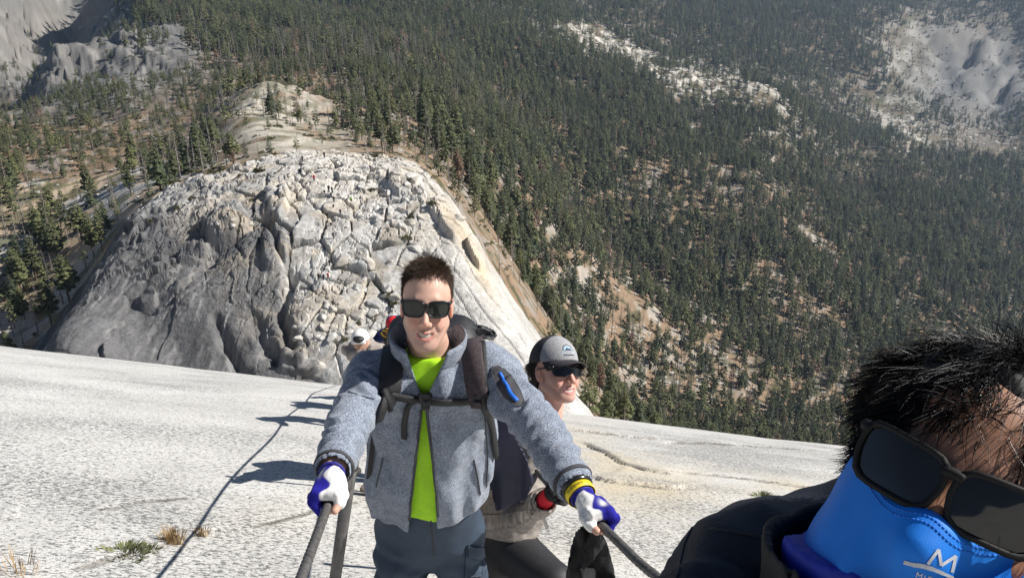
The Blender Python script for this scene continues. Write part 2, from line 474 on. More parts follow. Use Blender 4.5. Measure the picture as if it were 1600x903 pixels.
def terrain_detail(X, Y, S):
    """base slope field -> heights plus rock and ground relief, tones"""
    Z = S * Y
    px, row = proj(X, Y, Z)
    n0 = len(X.ravel())
    dome = (inpoly(px, row, DOME_POLY) & (Y < 246)).astype(float)
    far = sstep(280, 420, Y)
    # --- dome
    wx = X + 2.2 * vn2(X / 7, Y / 7, 41) + 0.8 * vn2(X / 2.3, Y / 2.3, 42); wy = Y + 2.2 * vn2(X / 7, Y / 7, 43) + 0.8 * vn2(X / 2.3, Y / 2.3, 44)
    # jointed blocks: two sizes of Voronoi plates
    blocky = np.clip(1.2 * blob(px, row, 545, 420, 120, 150) + 1.0 * blob(px, row, 520, 290, 130, 60) + 0.9 * blob(px, row, 640, 300, 60, 60) + 0.9 * blob(px, row, 400, 320, 120, 60, -35), 0, 1) * dome
    f1, f2, cid, cx, cy = voro(wx / 6.6, wy / 8.4, 51)
    e = f2 - f1
    plate = (sstep(0.0, 0.10, e) - 1) * 1.5 + (cid - 0.5) * 1.3 + ((wx / 6.6 - cx) * (h01(cx * 97, cy * 91, 5) - 0.5) + (wy / 8.4 - cy) * (h01(cx * 57, cy * 31, 6) - 0.5)) * 1.2
    g1, g2, gid, gx, gy = voro(wx / 2.1 + 9, wy / 2.6, 52)
    e2 = g2 - g1
    plate2 = (sstep(0.0, 0.12, e2) - 1) * 0.8 + (gid - 0.5) * 0.8
    sel = sstep(0.02, 0.2, vn2(X / 13, Y / 13, 53))
    hb = plate * 1.0 + plate2 * sel
    # leaning sheet ledges on the upper left: steps along a diagonal
    led = np.clip(1.2 * blob(px, row, 280, 360, 130, 70, -38) + 0.9 * blob(px, row, 380, 300, 140, 40, -20), 0, 1) * dome
    q = (row * 0.83 + px * 0.56) / 14.0 + 1.3 * vn2(X / 9, Y / 9, 61) + 0.7 * vn2(X / 3, Y / 3, 62) + 0.3 * vn2(X / 1.1, Y / 1.1, 65)
    saw = q - np.floor(q)
    ledge = sstep(0.0, 0.75, saw) * sstep(1.0, 0.93, saw) * 2.4 * np.clip(0.45 + 1.7 * vn2(X / 7, Y / 7, 63) + 0.9 * vn2(X / 2.5, Y / 2.5, 64), 0, 1.4) - 0.9
    # grey face: smooth with a few scoops and flakes
    face = np.clip(1.3 * blob(px, row, 290, 500, 200, 90, 10) + 0.6 * blob(px, row, 140, 500, 90, 70, -45), 0, 1) * dome
    fl = 1.7 * fbm(X / 9.0, Y / 11.0, 71, 4, 0.45)
    k1, k2, kid, kx, ky = voro(wx / 11 + 3, wy / 15, 72)
    flake = (kid - 0.5) * 2.4 * sstep(0, 0.06, k2 - k1)
    # right-hand smooth slab with long joints
    rs = np.clip(1.2 * blob(px, row, 760, 470, 70, 170, -28), 0, 1) * dome
    jq = (px * 0.80 - row * 0.55) / 20 + 0.5 * vn2(X / 8, Y / 8, 81)
    joints = -0.35 * np.exp(-((jq - np.round(jq)) / 0.07) ** 2) + 0.5 * vn2(jq, row / 160, 82)
    hd = hb * blocky * 1.0 + ledge * led * (1 - 0.7 * blocky) + (fl * 0.75 + flake * 0.8) * face + joints * rs * (1 - blocky)
    a1, a2, aid, ax_, ay_ = voro(wx / 1.5 + 4, wy / 1.9, 93)
    hd = hd + dome * np.clip(blocky + led + 0.15, 0, 1) * ((aid - 0.5) * 0.55 - 0.3 * (1 - sstep(0, 0.1, a2 - a1))) * sstep(-0.15, 0.1, vn2(X / 9 + 3, Y / 9, 94))
    hd = hd + dome * (0.35 * fbm(X / 3.5, Y / 3.5, 91, 4) + 0.6 * fbm(X / 15, Y / 15, 92, 2))
    # a few big named features: gullies and the overhanging flake
    def groove(pts, w, dep):
        nonlocal hd
        best = np.full(px.shape, 1e9)
        wpx = px + 9 * vn2(X / 3, Y / 3, 95); wrow = row + 9 * vn2(X / 3, Y / 3, 96)
        for (x1, y1), (x2, y2) in zip(pts[:-1], pts[1:]):
            dx, dy = x2 - x1, y2 - y1
            t = np.clip(((wpx - x1) * dx + (wrow - y1) * dy) / (dx * dx + dy * dy), 0, 1)
            best = np.minimum(best, np.hypot(wpx - x1 - t * dx, wrow - y1 - t * dy))
        hd = hd - dep * np.exp(-(best / w) ** 2) * dome
    groove([(455, 430), (440, 480), (445, 520), (455, 540)], 9, 3.2)
    groove([(400, 500), (420, 545), (430, 560)], 11, 2.6)
    groove([(340, 500), (365, 560), (380, 580)], 9, 2.2)
    groove([(415, 320), (425, 370), (450, 430)], 5, 2.0)
    groove([(270, 400), (330, 400), (390, 350), (425, 340)], 9, 2.4)
    groove([(165, 515), (215, 490), (245, 478)], 3.5, 1.2)
    groove([(470, 225 + 62), (488, 320), (520, 350)], 2.5, 0.8)
    def bump(cx_, cy_, rx, ry, ang, hgt):
        nonlocal hd
        a = math.radians(ang); dx = px - cx_; dy = row - cy_
        A = (dx * math.cos(a) + dy * math.sin(a)) / rx; B = (-dx * math.sin(a) + dy * math.cos(a)) / ry
        r = (np.abs(A) ** 3 + np.abs(B) ** 3) ** (1 / 3) + 0.15 * vn2(X / 4, Y / 4, 97)
        hd = hd + hgt * sstep(1.05, 0.72, r) * dome
    bump(352, 352, 38, 24, -28, 3.4); bump(432, 318, 20, 30, 12, 2.6); bump(300, 395, 26, 13, -10, 2.2)
    bump(232, 468, 16, 10, -30, 2.0); bump(180, 560, 20, 18, 0, 1.6); bump(430, 395, 22, 34, 0, 1.8)
    bump(455, 560, 24, 16, 0, 1.6); bump(470, 575, 40, 10, 0, 1.2); bump(600, 272, 40, 12, 15, 0.8); bump(625, 292, 14, 20, -40, 1.4)
    bump(655, 292, 14, 22, -35, 1.5); bump(700, 345, 16, 42, -35, 2.2); bump(745, 400, 10, 30, -28, 2.4)
    Z = Z + hd
    # --- everything else
    g = (1 - dome)
    rocky_near = np.clip(blob(px, row, 430, 220, 110, 30) + blob(px, row, 430, 160, 80, 30), 0, 1) * (Y > 246)
    Z = Z + g * (1 - far) * (1.2 * fbm(X / 30, Y / 30, 101, 4) + 0.35 * fbm(X / 4, Y / 4, 102, 3))
    Z = Z + g * far * Y * (1 - 0.8 * blob(px, row, 1540, 90, 130, 90)) * (0.018 * fbm(X / Y * 9 + Y / 900, np.log(np.maximum(Y, 1)) * 8, 103, 4) + 0.0035 * fbm(X / Y * 60, np.log(np.maximum(Y, 1)) * 60, 104, 4, 0.6))
    crag = np.clip(blob(px, row, 100, 108, 50, 34) + 0.9 * blob(px, row, 215, 55, 55, 60, -30) + 1.3 * blob(px, row, 1520, 110, 90, 90) + 0.8 * blob(px, row, 30, 60, 70, 90), 0, 1) * (Y > 400)
    c1, c2, cid3, _, _ = voro(X / (Y * 0.022) + 0.8 * fbm(X / Y * 40, np.log(np.maximum(Y, 1)) * 25, 113, 3), np.log(np.maximum(Y, 1)) / 0.035 + 0.8 * fbm(X / Y * 40 + 7, np.log(np.maximum(Y, 1)) * 25, 114, 3), 111)
    Z = Z + crag * Y * 0.010 * ((cid3 - 0.5) * 1.6 + 1.2 * fbm(X / Y * 45, np.log(np.maximum(Y, 1)) * 30, 112, 5, 0.6))
    # --- tones: rock (0 gravel/soil .. 1 bare rock), colour
    px2, row2 = proj(X, Y, Z)
    n_big = fbm(X / 14, Y / 14, 121, 4); n_f = fbm(X / 3, Y / 3, 122, 4)
    colr = np.zeros(X.shape + (3,))
    def setc(mask, c):
        mk = np.clip(mask, 0, 1)[..., None]
        colr[:] = colr * (1 - mk) + np.array(c) * mk
    soil = np.array([0.27, 0.19, 0.125]); sand = np.array([0.56, 0.44, 0.31]); rock = np.array([0.47, 0.455, 0.43]); brush = np.array([0.075, 0.078, 0.038])
    colr[:] = soil
    nn = fbm(X / Y * 70, np.log(np.maximum(Y, 1)) * 45, 123, 4)
    setc(sstep(0.0, 0.3, nn) * 0.65, rock * 0.6)
    setc(sstep(1000, 1400, Y) * 0.65, np.array([0.10, 0.085, 0.06]))
    setc(sstep(0.12, 0.3, fbm(X / Y * 95, np.log(np.maximum(Y, 1)) * 70, 124, 4)) * 0.85, brush)
    # sandy flats left
    flat = np.clip(1.4 * blob(px2, row2, 120, 310, 200, 65, -12) + 1.1 * blob(px2, row2, 60, 440, 120, 110) + 0.5 * blob(px2, row2, 300, 260, 60, 20), 0, 1) * (Y < 345) * g
    setc(flat * sstep(-0.35, 0.0, n_big + 0.15), sand)
    setc(flat * sstep(0.05, 0.25, n_big), rock * 1.05)
    setc(flat * sstep(0.05, 0.2, fbm(X / 11 + 40, Y / 7, 125, 3) - 0.04) * 0.8, brush * 1.5)
    # pale ridge rocks
    rid = np.clip(1.3 * blob(px2, row2, 920, 55, 180, 30, 25) + 0.9 * blob(px2, row2, 1120, 130, 120, 40, 14) + 0.55 * blob(px2, row2, 1220, 220, 60, 60, 40) + 0.8 * blob(px2, row2, 1400, 200, 90, 26, 35) + 0.6 * blob(px2, row2, 1420, 90, 60, 110), 0, 1) * (Y > 1000)
    setc(rid * sstep(-0.3, 0.05, nn) * 0.9, np.array([0.30, 0.27, 0.22]))
    setc(rid * sstep(0.05, 0.2, nn + 0.1) * 0.9, np.array([0.60, 0.56, 0.50]))
    setc(rid * sstep(0.02, 0.14, fbm(X / Y * 150, np.log(np.maximum(Y, 1)) * 110, 126, 3)) * 0.8, brush * 1.2)
    lowr = np.clip(blob(px2, row2, 980, 470, 120, 60, 35) + 0.7 * blob(px2, row2, 850, 400, 90, 60, 30) + 0.8 * blob(px2, row2, 1260, 370, 100, 22, 38) + 0.6 * blob(px2, row2, 1000, 560, 90, 60), 0, 1) * (Y > 380)
    setc(lowr * sstep(0.02, 0.16, nn) * 0.7, np.array([0.42, 0.375, 0.315]))
    # far mountains right and left cliffs: bare grey rock
    mt = np.clip(1.4 * blob(px2, row2, 1530, 120, 95, 75, 25) + 1.5 * blob(px2, row2, 40, 60, 110, 100) + 1.2 * blob(px2, row2, 190, 40, 80, 90) + 1.0 * blob(px2, row2, 95, 100, 60, 45) + 0.9 * blob(px2, row2, 245, 80, 100, 80, -30), 0, 1) * (Y > 500)
    setc(mt, np.array([0.17, 0.165, 0.155]))
    setc(mt * sstep(0.0, 0.25, nn) * 0.8, np.array([0.26, 0.25, 0.235]))
    setc(mt * sstep(0.08, 0.2, fbm(X / Y * 40 + Y / 500, Y / 260, 127, 4)) * 0.6, np.array([0.15, 0.15, 0.15]))
    setc(mt * (blob(px2, row2, 1510, 40, 60, 40) + 0.6 * blob(px2, row2, 60, 60, 60, 60)) * 0.6, np.array([0.27, 0.235, 0.20]))
    # apron and knoll behind dome
    setc(np.clip(1.3 * blob(px2, row2, 440, 222, 95, 18, 10) + 1.3 * blob(px2, row2, 435, 165, 90, 45, 15), 0, 1) * (Y > 246) * (Y < 520) * sstep(-0.3, 0.1, n_big + 0.1), np.array([0.50, 0.455, 0.385]))
    setc(np.clip(blob(px2, row2, 435, 175, 100, 60, 10), 0, 1) * (Y > 246) * (Y < 520) * sstep(0.02, 0.2, fbm(X / 7, Y / 7, 128, 4)) * 0.75, brush * 1.6)
    # dome rock
    dm = dome
    setc(dm, np.array([0.56, 0.545, 0.515]))
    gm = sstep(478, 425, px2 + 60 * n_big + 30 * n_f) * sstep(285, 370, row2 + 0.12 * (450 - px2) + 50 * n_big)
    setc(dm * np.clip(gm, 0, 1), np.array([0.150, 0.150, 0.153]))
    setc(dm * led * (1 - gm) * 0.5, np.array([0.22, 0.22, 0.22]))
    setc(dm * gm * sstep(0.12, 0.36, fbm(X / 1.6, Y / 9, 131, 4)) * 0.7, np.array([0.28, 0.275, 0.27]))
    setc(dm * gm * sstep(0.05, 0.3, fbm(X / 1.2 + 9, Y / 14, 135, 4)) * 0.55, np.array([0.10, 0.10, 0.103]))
    setc(dm * blocky * sstep(0.0, 0.2, fbm(X / 5, Y / 5, 132, 3)) * 0.55, np.array([0.50, 0.42, 0.31]))
    setc(dm * blocky * sstep(0.1, 0.3, fbm(X / 2.6, Y / 2.6, 133, 3)) * 0.55, np.array([0.31, 0.28, 0.24]))
    setc(dm * (row2 < 330) * blob(px2, row2, 520, 275, 90, 36) * 0.9, np.array([0.60, 0.565, 0.51]))
    setc(dm * rs * (0.35 + 0.9 * sstep(0.0, 0.3, vn2(jq * 1.0, row2 / 220, 134))), np.array([0.40, 0.385, 0.355]))
    setc(dm * blob(px2, row2, 745, 410, 12, 55, -25) * 0.9 + dm * blob(px2, row2, 700, 340, 14, 40, -35) * 0.6, np.array([0.56, 0.45, 0.31]))
    setc(dm * blocky * (1 - sstep(0.02, 0.09, e)) * 0.5, np.array([0.14, 0.13, 0.10]))
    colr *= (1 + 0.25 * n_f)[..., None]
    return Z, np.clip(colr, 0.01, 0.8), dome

def mat_ground():
    m, nt, b = new_mat('mountain_ground')
    at = N(nt, 'ShaderNodeAttribute', attribute_name='tone')
    tc = N(nt, 'ShaderNodeTexCoord')
    nz = N(nt, 'ShaderNodeTexNoise', i_Scale=0.9, i_Detail=8.0, i_Roughness=0.7)
    nt.links.new(tc.outputs['Object'], nz.inputs['Vector'])
    r = ramp(nt, [(0.25, 0.62), (0.5, 0.97), (0.75, 1.25)])
    nt.links.new(nz.outputs['Fac'], r.inputs[0])
    c = mixc(nt, 1.0, at.outputs['Color'], r.outputs[0], 'MULTIPLY')
    nt.links.new(c, b.inputs['Base Color'])
    b.inputs['Roughness'].default_value = 0.92
    b.inputs['Specular IOR Level'].default_value = 0.15
    bp = N(nt, 'ShaderNodeBump', i_Strength=0.7, i_Distance=0.5)
    nt.links.new(nz.outputs['Fac'], bp.inputs['Height'])
    nt.links.new(bp.outputs[0], b.inputs['Normal'])
    return m

TER = {}
def build_terrain():
    Ls = np.concatenate([np.linspace(math.log(104), math.log(122), 12)[:-1], np.linspace(math.log(122), math.log(250), 400), np.linspace(math.log(250), math.log(4600), 331)[1:]])
    us = np.concatenate([np.linspace(-1.35, -0.80, 60)[:-1], np.linspace(-0.80, 0.24, 520), np.linspace(0.24, 1.35, 200)[1:]])
    U, L = np.meshgrid(us, Ls)
    Yg = np.exp(L); X = U * Yg
    # slope field on a coarser grid, then linear interpolation (smooth field)
    S = slope_at(U, L)
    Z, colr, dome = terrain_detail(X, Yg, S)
    TER.update(us=us, Ls=Ls, Z=Z, dome=dome)
    nR, nC = X.shape
    V = np.stack([X.ravel(), Yg.ravel(), Z.ravel()], 1)
    i = np.arange(nR * nC).reshape(nR, nC)
    Fc = np.stack([i[:-1, :-1].ravel(), i[:-1, 1:].ravel(), i[1:, 1:].ravel(), i[1:, :-1].ravel()], 1)
    dm = dome.ravel()[Fc].mean(1) > 0.5
    cf = colr.reshape(-1, 3)
    outs = []
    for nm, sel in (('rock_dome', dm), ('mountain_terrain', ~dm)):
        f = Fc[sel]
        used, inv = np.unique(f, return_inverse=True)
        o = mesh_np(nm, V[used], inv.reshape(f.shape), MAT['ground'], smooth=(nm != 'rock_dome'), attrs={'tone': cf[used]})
        tag(o, kind='structure')
        outs.append(o)
    return outs

def ground_z(x, y):
    """height of the built terrain at arrays x, y"""
    u = x / y; L = np.log(y)
    us, Ls, Z = TER['us'], TER['Ls'], TER['Z']
    ci = np.clip(np.searchsorted(us, u) - 1, 0, len(us) - 2); ri = np.clip(np.searchsorted(Ls, L) - 1, 0, len(Ls) - 2)
    fu = np.clip((u - us[ci]) / (us[ci + 1] - us[ci]), 0, 1); fl = np.clip((L - Ls[ri]) / (Ls[ri + 1] - Ls[ri]), 0, 1)
    return (Z[ri, ci] * (1 - fu) + Z[ri, ci + 1] * fu) * (1 - fl) + (Z[ri + 1, ci] * (1 - fu) + Z[ri + 1, ci + 1] * fu) * fl

MAT = {}
MAT['slab'] = mat_slab()
MAT['ground'] = mat_ground()
slab_o = build_slab()
dome_o, terr_o = build_terrain()
# ================================================================ TREES, BRUSH, ROCKS
def mat_leaf(name, c, var=0.35, rough=0.75):
    m, nt, b = new_mat(name)
    oi = N(nt, 'ShaderNodeObjectInfo')
    r = ramp(nt, [(0.0, [v * (1 - var) for v in c]), (0.5, c), (1.0, [c[0] * (1 + var * 1.1), c[1] * (1 + var * 0.8), c[2] * (1 + var * 0.3)])])
    nt.links.new(oi.outputs['Random'], r.inputs[0])
    tc = N(nt, 'ShaderNodeTexCoord')
    nz = N(nt, 'ShaderNodeTexNoise', i_Scale=9.0, i_Detail=3.0)
    nt.links.new(tc.outputs['Object'], nz.inputs['Vector'])
    rr = ramp(nt, [(0.3, 0.65), (0.7, 1.35)])
    nt.links.new(nz.outputs['Fac'], rr.inputs[0])
    nt.links.new(mixc(nt, 1.0, r.outputs[0], rr.outputs[0], 'MULTIPLY'), b.inputs['Base Color'])
    b.inputs['Roughness'].default_value = rough
    b.inputs['Specular IOR Level'].default_value = 0.25
    return m

MAT['pine_green'] = mat_leaf('pine_needles', (0.086, 0.098, 0.043))
MAT['pine_dark'] = mat_leaf('fir_needles', (0.054, 0.070, 0.036))
MAT['pine_grey'] = mat_leaf('dead_grey_needles', (0.17, 0.15, 0.13), 0.25)
MAT['pine_red'] = mat_leaf('dead_red_needles', (0.15, 0.10, 0.07), 0.25)
MAT['bark'] = simple_mat('pine_bark', (0.13, 0.095, 0.07), 0.9, 0.25, 8.0)
MAT['bark_grey'] = simple_mat('dead_bark', (0.24, 0.22, 0.20), 0.9, 0.2, 8.0)
MAT['brush'] = mat_leaf('manzanita_leaves', (0.085, 0.085, 0.035), 0.3)
MAT['dry_grass'] = simple_mat('dry_grass', (0.42, 0.30, 0.16), 0.9, 0.25, 30)
MAT['weed'] = simple_mat('weed_leaves', (0.16, 0.17, 0.07), 0.8, 0.25, 30)

def tube_np(pts, rads, k=6, cap=True):
    pts = [Vector(p) for p in pts]
    V = []; Fc = []
    up0 = Vector((0, 0, 1))
    for i, p in enumerate(pts):
        d = (pts[min(i + 1, len(pts) - 1)] - pts[max(i - 1, 0)]).normalized()
        a = d.cross(up0)
        if a.length < 0.05: a = d.cross(Vector((1, 0, 0)))
        a.normalize(); b = d.cross(a)
        for j in range(k):
            t = 2 * math.pi * j / k
            V.append(p + (a * math.cos(t) + b * math.sin(t)) * rads[i])
    for i in range(len(pts) - 1):
        for j in range(k):
            Fc.append((i * k + j, i * k + (j + 1) % k, (i + 1) * k + (j + 1) % k, (i + 1) * k + j))
    if cap:
        Fc.append(tuple(range(k - 1, -1, -1))); Fc.append(tuple(range((len(pts) - 1) * k, len(pts) * k)))
    return [tuple(v) for v in V], Fc

def conifer(seed, kind, near):
    """unit-height conifer: (trunk V,F), (crown V,F). kind: fir | pine | snag"""
    r = random.Random(seed)
    lean = (r.uniform(-.02, .02), r.uniform(-.02, .02))
    axis = lambda t: Vector((lean[0] * t + 0.008 * math.sin(5 * t + seed), lean[1] * t, t))
    tv, tf = tube_np([axis(t) for t in (0, 0.25, 0.6, 0.97)], [0.017, 0.014, 0.009, 0.002], 5)
    V = []; Fc = []
    base = {'fir': 0.10, 'pine': 0.24, 'snag': 0.18}[kind]
    nb = {'fir': 46, 'pine': 40, 'snag': 24}[kind] * (2 if near else 1)
    wid = {'fir': 0.165, 'pine': 0.20, 'snag': 0.13}[kind]
    for i in range(nb):
        t = base + (1 - base) * ((i + r.random()) / nb) ** 0.92
        rel = (t - base) / (1 - base)
        if kind == 'fir': w = wid * (1 - rel) ** 0.8 * (0.75 + 0.5 * r.random()) + 0.012
        elif kind == 'pine': w = wid * (min(1, rel * 3.2 + 0.35)) * (1 - rel) ** 0.62 * (0.6 + 0.7 * r.random()) + 0.014
        else: w = wid * (1 - rel) ** 0.8 * (0.5 + 0.8 * r.random()) + 0.01
        a = i * 2.399 + r.uniform(-.5, .5)
        p0 = axis(t)
        droop = r.uniform(-0.5, 0.05) if kind != 'pine' else r.uniform(-0.2, 0.35)
        d = Vector((math.cos(a), math.sin(a), droop)).normalized()
        side = Vector((-math.sin(a), math.cos(a), 0))
        nf = 3 if near else 2
        if kind == 'snag': nf = 1
        for q in range(nf):
            f0 = 0.15 + 0.75 * q / nf; f1 = min(1.12, f0 + (0.62 if near else 0.8))
            th = w * (0.34 if kind != 'snag' else 0.12) * r.uniform(0.7, 1.25)
            c0 = p0 + d * w * f0 + Vector((0, 0, r.uniform(-.006, .006)))
            c1 = p0 + d * w * f1 + Vector((0, 0, r.uniform(-.012, .008)))
            m_ = (c0 + c1) * 0.5
            s1 = m_ + side * th + Vector((0, 0, r.uniform(-0.4, 0.5) * th)); s2 = m_ - side * th + Vector((0, 0, r.uniform(-0.5, 0.4) * th))
            top = m_ + Vector((r.uniform(-.3, .3) * th, r.uniform(-.3, .3) * th, th * r.uniform(0.55, 1.0)))
            n = len(V)
            V += [c0, s1, c1, s2, top]
            Fc += [(n, n + 1, n + 4), (n + 1, n + 2, n + 4), (n + 2, n + 3, n + 4), (n + 3, n, n + 4)]
            if near: Fc += [(n, n + 3, n + 1), (n + 1, n + 3, n + 2)]
    return (tv, tf), ([tuple(v) for v in V], Fc)

def joined(name, parts):
    V = []; Fc = []; fm = []; mats = []
    for (v, f), m in parts:
        n = len(V); V += list(v)
        if m not in mats: mats.append(m)
        Fc += [tuple(i + n for i in q) for q in f]; fm += [mats.index(m)] * len(f)
    me = bpy.data.meshes.new(name)
    me.from_pydata(V, [], Fc)
    for m in mats: me.materials.append(m)
    me.polygons.foreach_set('material_index', fm)
    me.update()
    return me

def shrub_geo(seed, n=70, flat=0.55):
    r = random.Random(seed); V = []; Fc = []
    for i in range(n):
        a = r.uniform(0, 6.283); e = math.asin(r.uniform(0.0, 1)); q = r.uniform(0.6, 1.0) * (0.85 + 0.25 * math.sin(3 * a + seed))
        c = Vector((math.cos(a) * math.cos(e), math.sin(a) * math.cos(e), math.sin(e) * flat)) * q
        s = r.uniform(0.13, 0.27)
        n0 = len(V)
        for k in range(3):
            V.append(tuple(c + Vector((r.uniform(-1, 1), r.uniform(-1, 1), r.uniform(-.7, .7))) * s))
        V.append(tuple(c * 0.55))
        Fc += [(n0, n0 + 1, n0 + 2), (n0, n0 + 1, n0 + 3)]
    return V, Fc

def scatter(c, y0, y1, seed, u0=-1.15, u1=1.2):
    ys = np.arange(y0, y1, c); out = []
    rs = np.random.RandomState(seed)
    for y in ys:
        xs = np.arange(u0 * y, u1 * y, c)
        out.append(np.stack([xs + rs.uniform(-.48, .48, xs.size) * c, y + rs.uniform(-.48, .48, xs.size) * c], 1))
    return np.concatenate(out)

def runmax_slope():
    us, Ls, Z = TER['us'], TER['Ls'], TER['Z']
    S = Z / np.exp(Ls)[:, None]
    return np.maximum.accumulate(S, 0)

def visible(x, y, z, margin=0.0):
    us, Ls = TER['us'], TER['Ls']
    M = TER['runmax']
    ci = np.clip(np.searchsorted(us, x / y), 0, len(us) - 1); ri = np.clip(np.searchsorted(Ls, np.log(y * 0.985)) - 1, 0, len(Ls) - 1)
    s = z / y
    edge = -(0.592 + 0.138 * (x / y))
    return (s > M[ri, ci] - margin) & (s > edge)

def build_forest():
    TER['runmax'] = runmax_slope()
    rs = np.random.RandomState(5)
    pts = np.concatenate([scatter(5.0, 205, 350, 1), scatter(5.6, 350, 700, 2), scatter(6.6, 700, 1300, 3), scatter(9.5, 1300, 2900, 4)])
    x, y = pts[:, 0], pts[:, 1]
    z = ground_z(x, y)
    px, row = proj(x, y, z)
    n = len(x)
    inside = (px > -560) & (px < 2250) & (row > -60) & (row < 900)
    dome = inpoly(px, row, DOME_POLY) & (y < 250)
    clus = fbm(x / 45, y / 45, 201, 3) + 0.6 * fbm(x / 15, y / 15, 202, 2)
    D = np.full(n, 1.0)
    D = np.where(y < 350, 0.40, D)
    def put(mask, v):
        nonlocal D
        mk = np.clip(mask, 0, 1); D = D * (1 - mk) + v * mk
    # open ground right of the dome, denser further up
    put(1.1 * blob(px, row, 900, 480, 150, 150, 20) * (y > 300), 0.60)
    put(blob(px, row, 760, 330, 60, 60) * (y > 300), 0.7)
    put(1.1 * blob(px, row, 980, 470, 95, 30, 38) * (y > 380), 0.25)
    put(blob(px, row, 1270, 375, 100, 16, 36) * (y > 600), 0.12)
    put(blob(px, row, 1215, 300, 45, 22, 40) * (y > 600), 0.25)
    # pale ridge
    put(1.4 * blob(px, row, 920, 55, 165, 20, 26) * (y > 1000), 0.07)
    put(1.2 * blob(px, row, 1120, 130, 110, 32, 14) * (y > 1000), 0.22)
    put(blob(px, row, 1220, 220, 40, 60, 40) * (y > 1000), 0.4)
    put(1.1 * blob(px, row, 1400, 195, 90, 28, 38) * (y > 1000), 0.2)
    put(1.1 * blob(px, row, 1430, 90, 60, 100) * (y > 1000), 0.10)
    put(1.5 * blob(px, row, 1530, 110, 90, 85, 25) * (y > 1000), 0.015)
    put(1.3 * blob(px, row, 1540, 225, 80, 26, 12) * (y > 1000), 0.1)
    # cliffs on the left
    put(1.6 * blob(px, row, 50, 40, 120, 90) * (y > 600), 0.0)
    put(1.3 * blob(px, row, 100, 105, 50, 35) * (y > 500), 0.05)
    put(1.3 * blob(px, row, 240, 65, 100, 75, -35) * (y > 500), 0.20)
    put(blob(px, row, 205, 110, 40, 16, -20), 0.05)
    put(1.2 * blob(px, row, 20, 155, 60, 30, -40) * (y > 400), 0.05)
    # knoll, apron, flats
    put(1.6 * blob(px, row, 430, 175, 95, 55, 10) * (y < 520), 0.24)
    put(1.6 * blob(px, row, 430, 224, 120, 22, 8) * (y < 350), 0.05)
    put(1.2 * blob(px, row, 110, 305, 110, 20, -10) * (y < 360), 0.07)
    put(1.2 * blob(px, row, 180, 268, 60, 14, -15) * (y < 400), 0.05)
    put(1.2 * blob(px, row, 200, 195, 150, 45, -15) * (y > 340), 0.5)
    put(1.3 * blob(px, row, 70, 430, 110, 90) * (y < 345), 0.62)
    put(1.2 * blob(px, row, 1120, 600, 140, 60) * (y < 720), 0.5)
    put(1.3 * blob(px, row, 250, 225, 120, 28, -12) * (y > 340), 0.5)
    put(1.6 * blob(px, row, 130, 30, 48, 75) * (y > 700), 0.0)
    D = D * np.clip(1.0 + 1.1 * clus, 0.15, 1.6)
    D[(row < 40) & (px > 210) & (px < 1350)] = 0.95
    keep = inside & ~dome & (rs.rand(n) < D)
    ht = np.where(y < 350, rs.uniform(6, 17, n), np.where(y < 700, rs.uniform(11, 22, n), rs.uniform(14, 26, n)))
    ht = ht * np.where(y > 1300, 1.15, 1.0)
    on_rock = (D < 0.3)
    ht = np.where(on_rock, ht * 0.6, ht)
    ht = ht * np.where((px < 660) & (y < 720) & ~((y < 345) & (px < 340)), 0.70, 1.0) * np.where((px < 345) & (y >= 345) & (y < 760), 0.72, 1.0)
    keep &= visible(x, y, z + ht)
    x, y, z, ht, px, row = [a[keep] for a in (x, y, z, ht, px, row)]
    n = len(x)
    rr = rs.rand(n)
    grey = fbm(x / 90, y / 90, 211, 3)
    pg = np.clip(0.13 + 0.9 * grey + 0.35 * blob(px, row, 560, 90, 170, 90) + 0.3 * blob(px, row, 180, 220, 150, 60), 0.02, 0.5)
    kind = np.where(rr < pg, 2, np.where(rr < pg + 0.013, 3, np.where(rs.rand(n) < np.where(y < 480, 0.65, 0.4), 1, 0)))   # 0 fir 1 pine 2 grey 3 red
    rot = rs.uniform(0, 6.283, n); wsc = rs.uniform(0.8, 1.4, n)
    spec = {0: ('fir', 'pine_dark', 'bark'), 1: ('pine', 'pine_green', 'bark'), 2: ('snag', 'pine_grey', 'bark_grey'), 3: ('pine', 'pine_red', 'bark')}
    # --- the 300 that show largest: things of their own
    size = ht / np.hypot(np.hypot(x, y), z)
    inframe = (px > 8) & (px < 1592) & (row - 1232 * size > 4) & (row < 690)
    hid = inpoly(px, row, [(1310, 900), (1310, 640), (1420, 480), (1600, 460), (1600, 900)]) | inpoly(px, row - 600 * size, [(540, 903), (540, 600), (640, 395), (705, 395), (780, 540), (830, 560), (860, 530), (920, 570), (930, 620), (880, 903)])
    score = np.where(inframe & ~hid, size, 0)
    order = np.argsort(-score)
    near = order[:300]; isn = np.zeros(n, bool); isn[near] = True
    protos = {}
    for k, (kd, lm, bm_) in spec.items():
        for v in range(3):
            (tv, tf), (cv, cf) = conifer(100 * k + v, kd, True)
            tm = joined('trunk', [((tv, tf), MAT[bm_])]); cm = joined('crown', [((cv, cf), MAT[lm])])
            protos[(k, v)] = (tm, cm)
    LB = {0: 'dark green fir', 1: 'green pine', 2: 'grey dead conifer', 3: 'rusty dying conifer'}
    NM = {0: 'fir_tree', 1: 'pine_tree', 2: 'dead_tree', 3: 'dying_tree'}
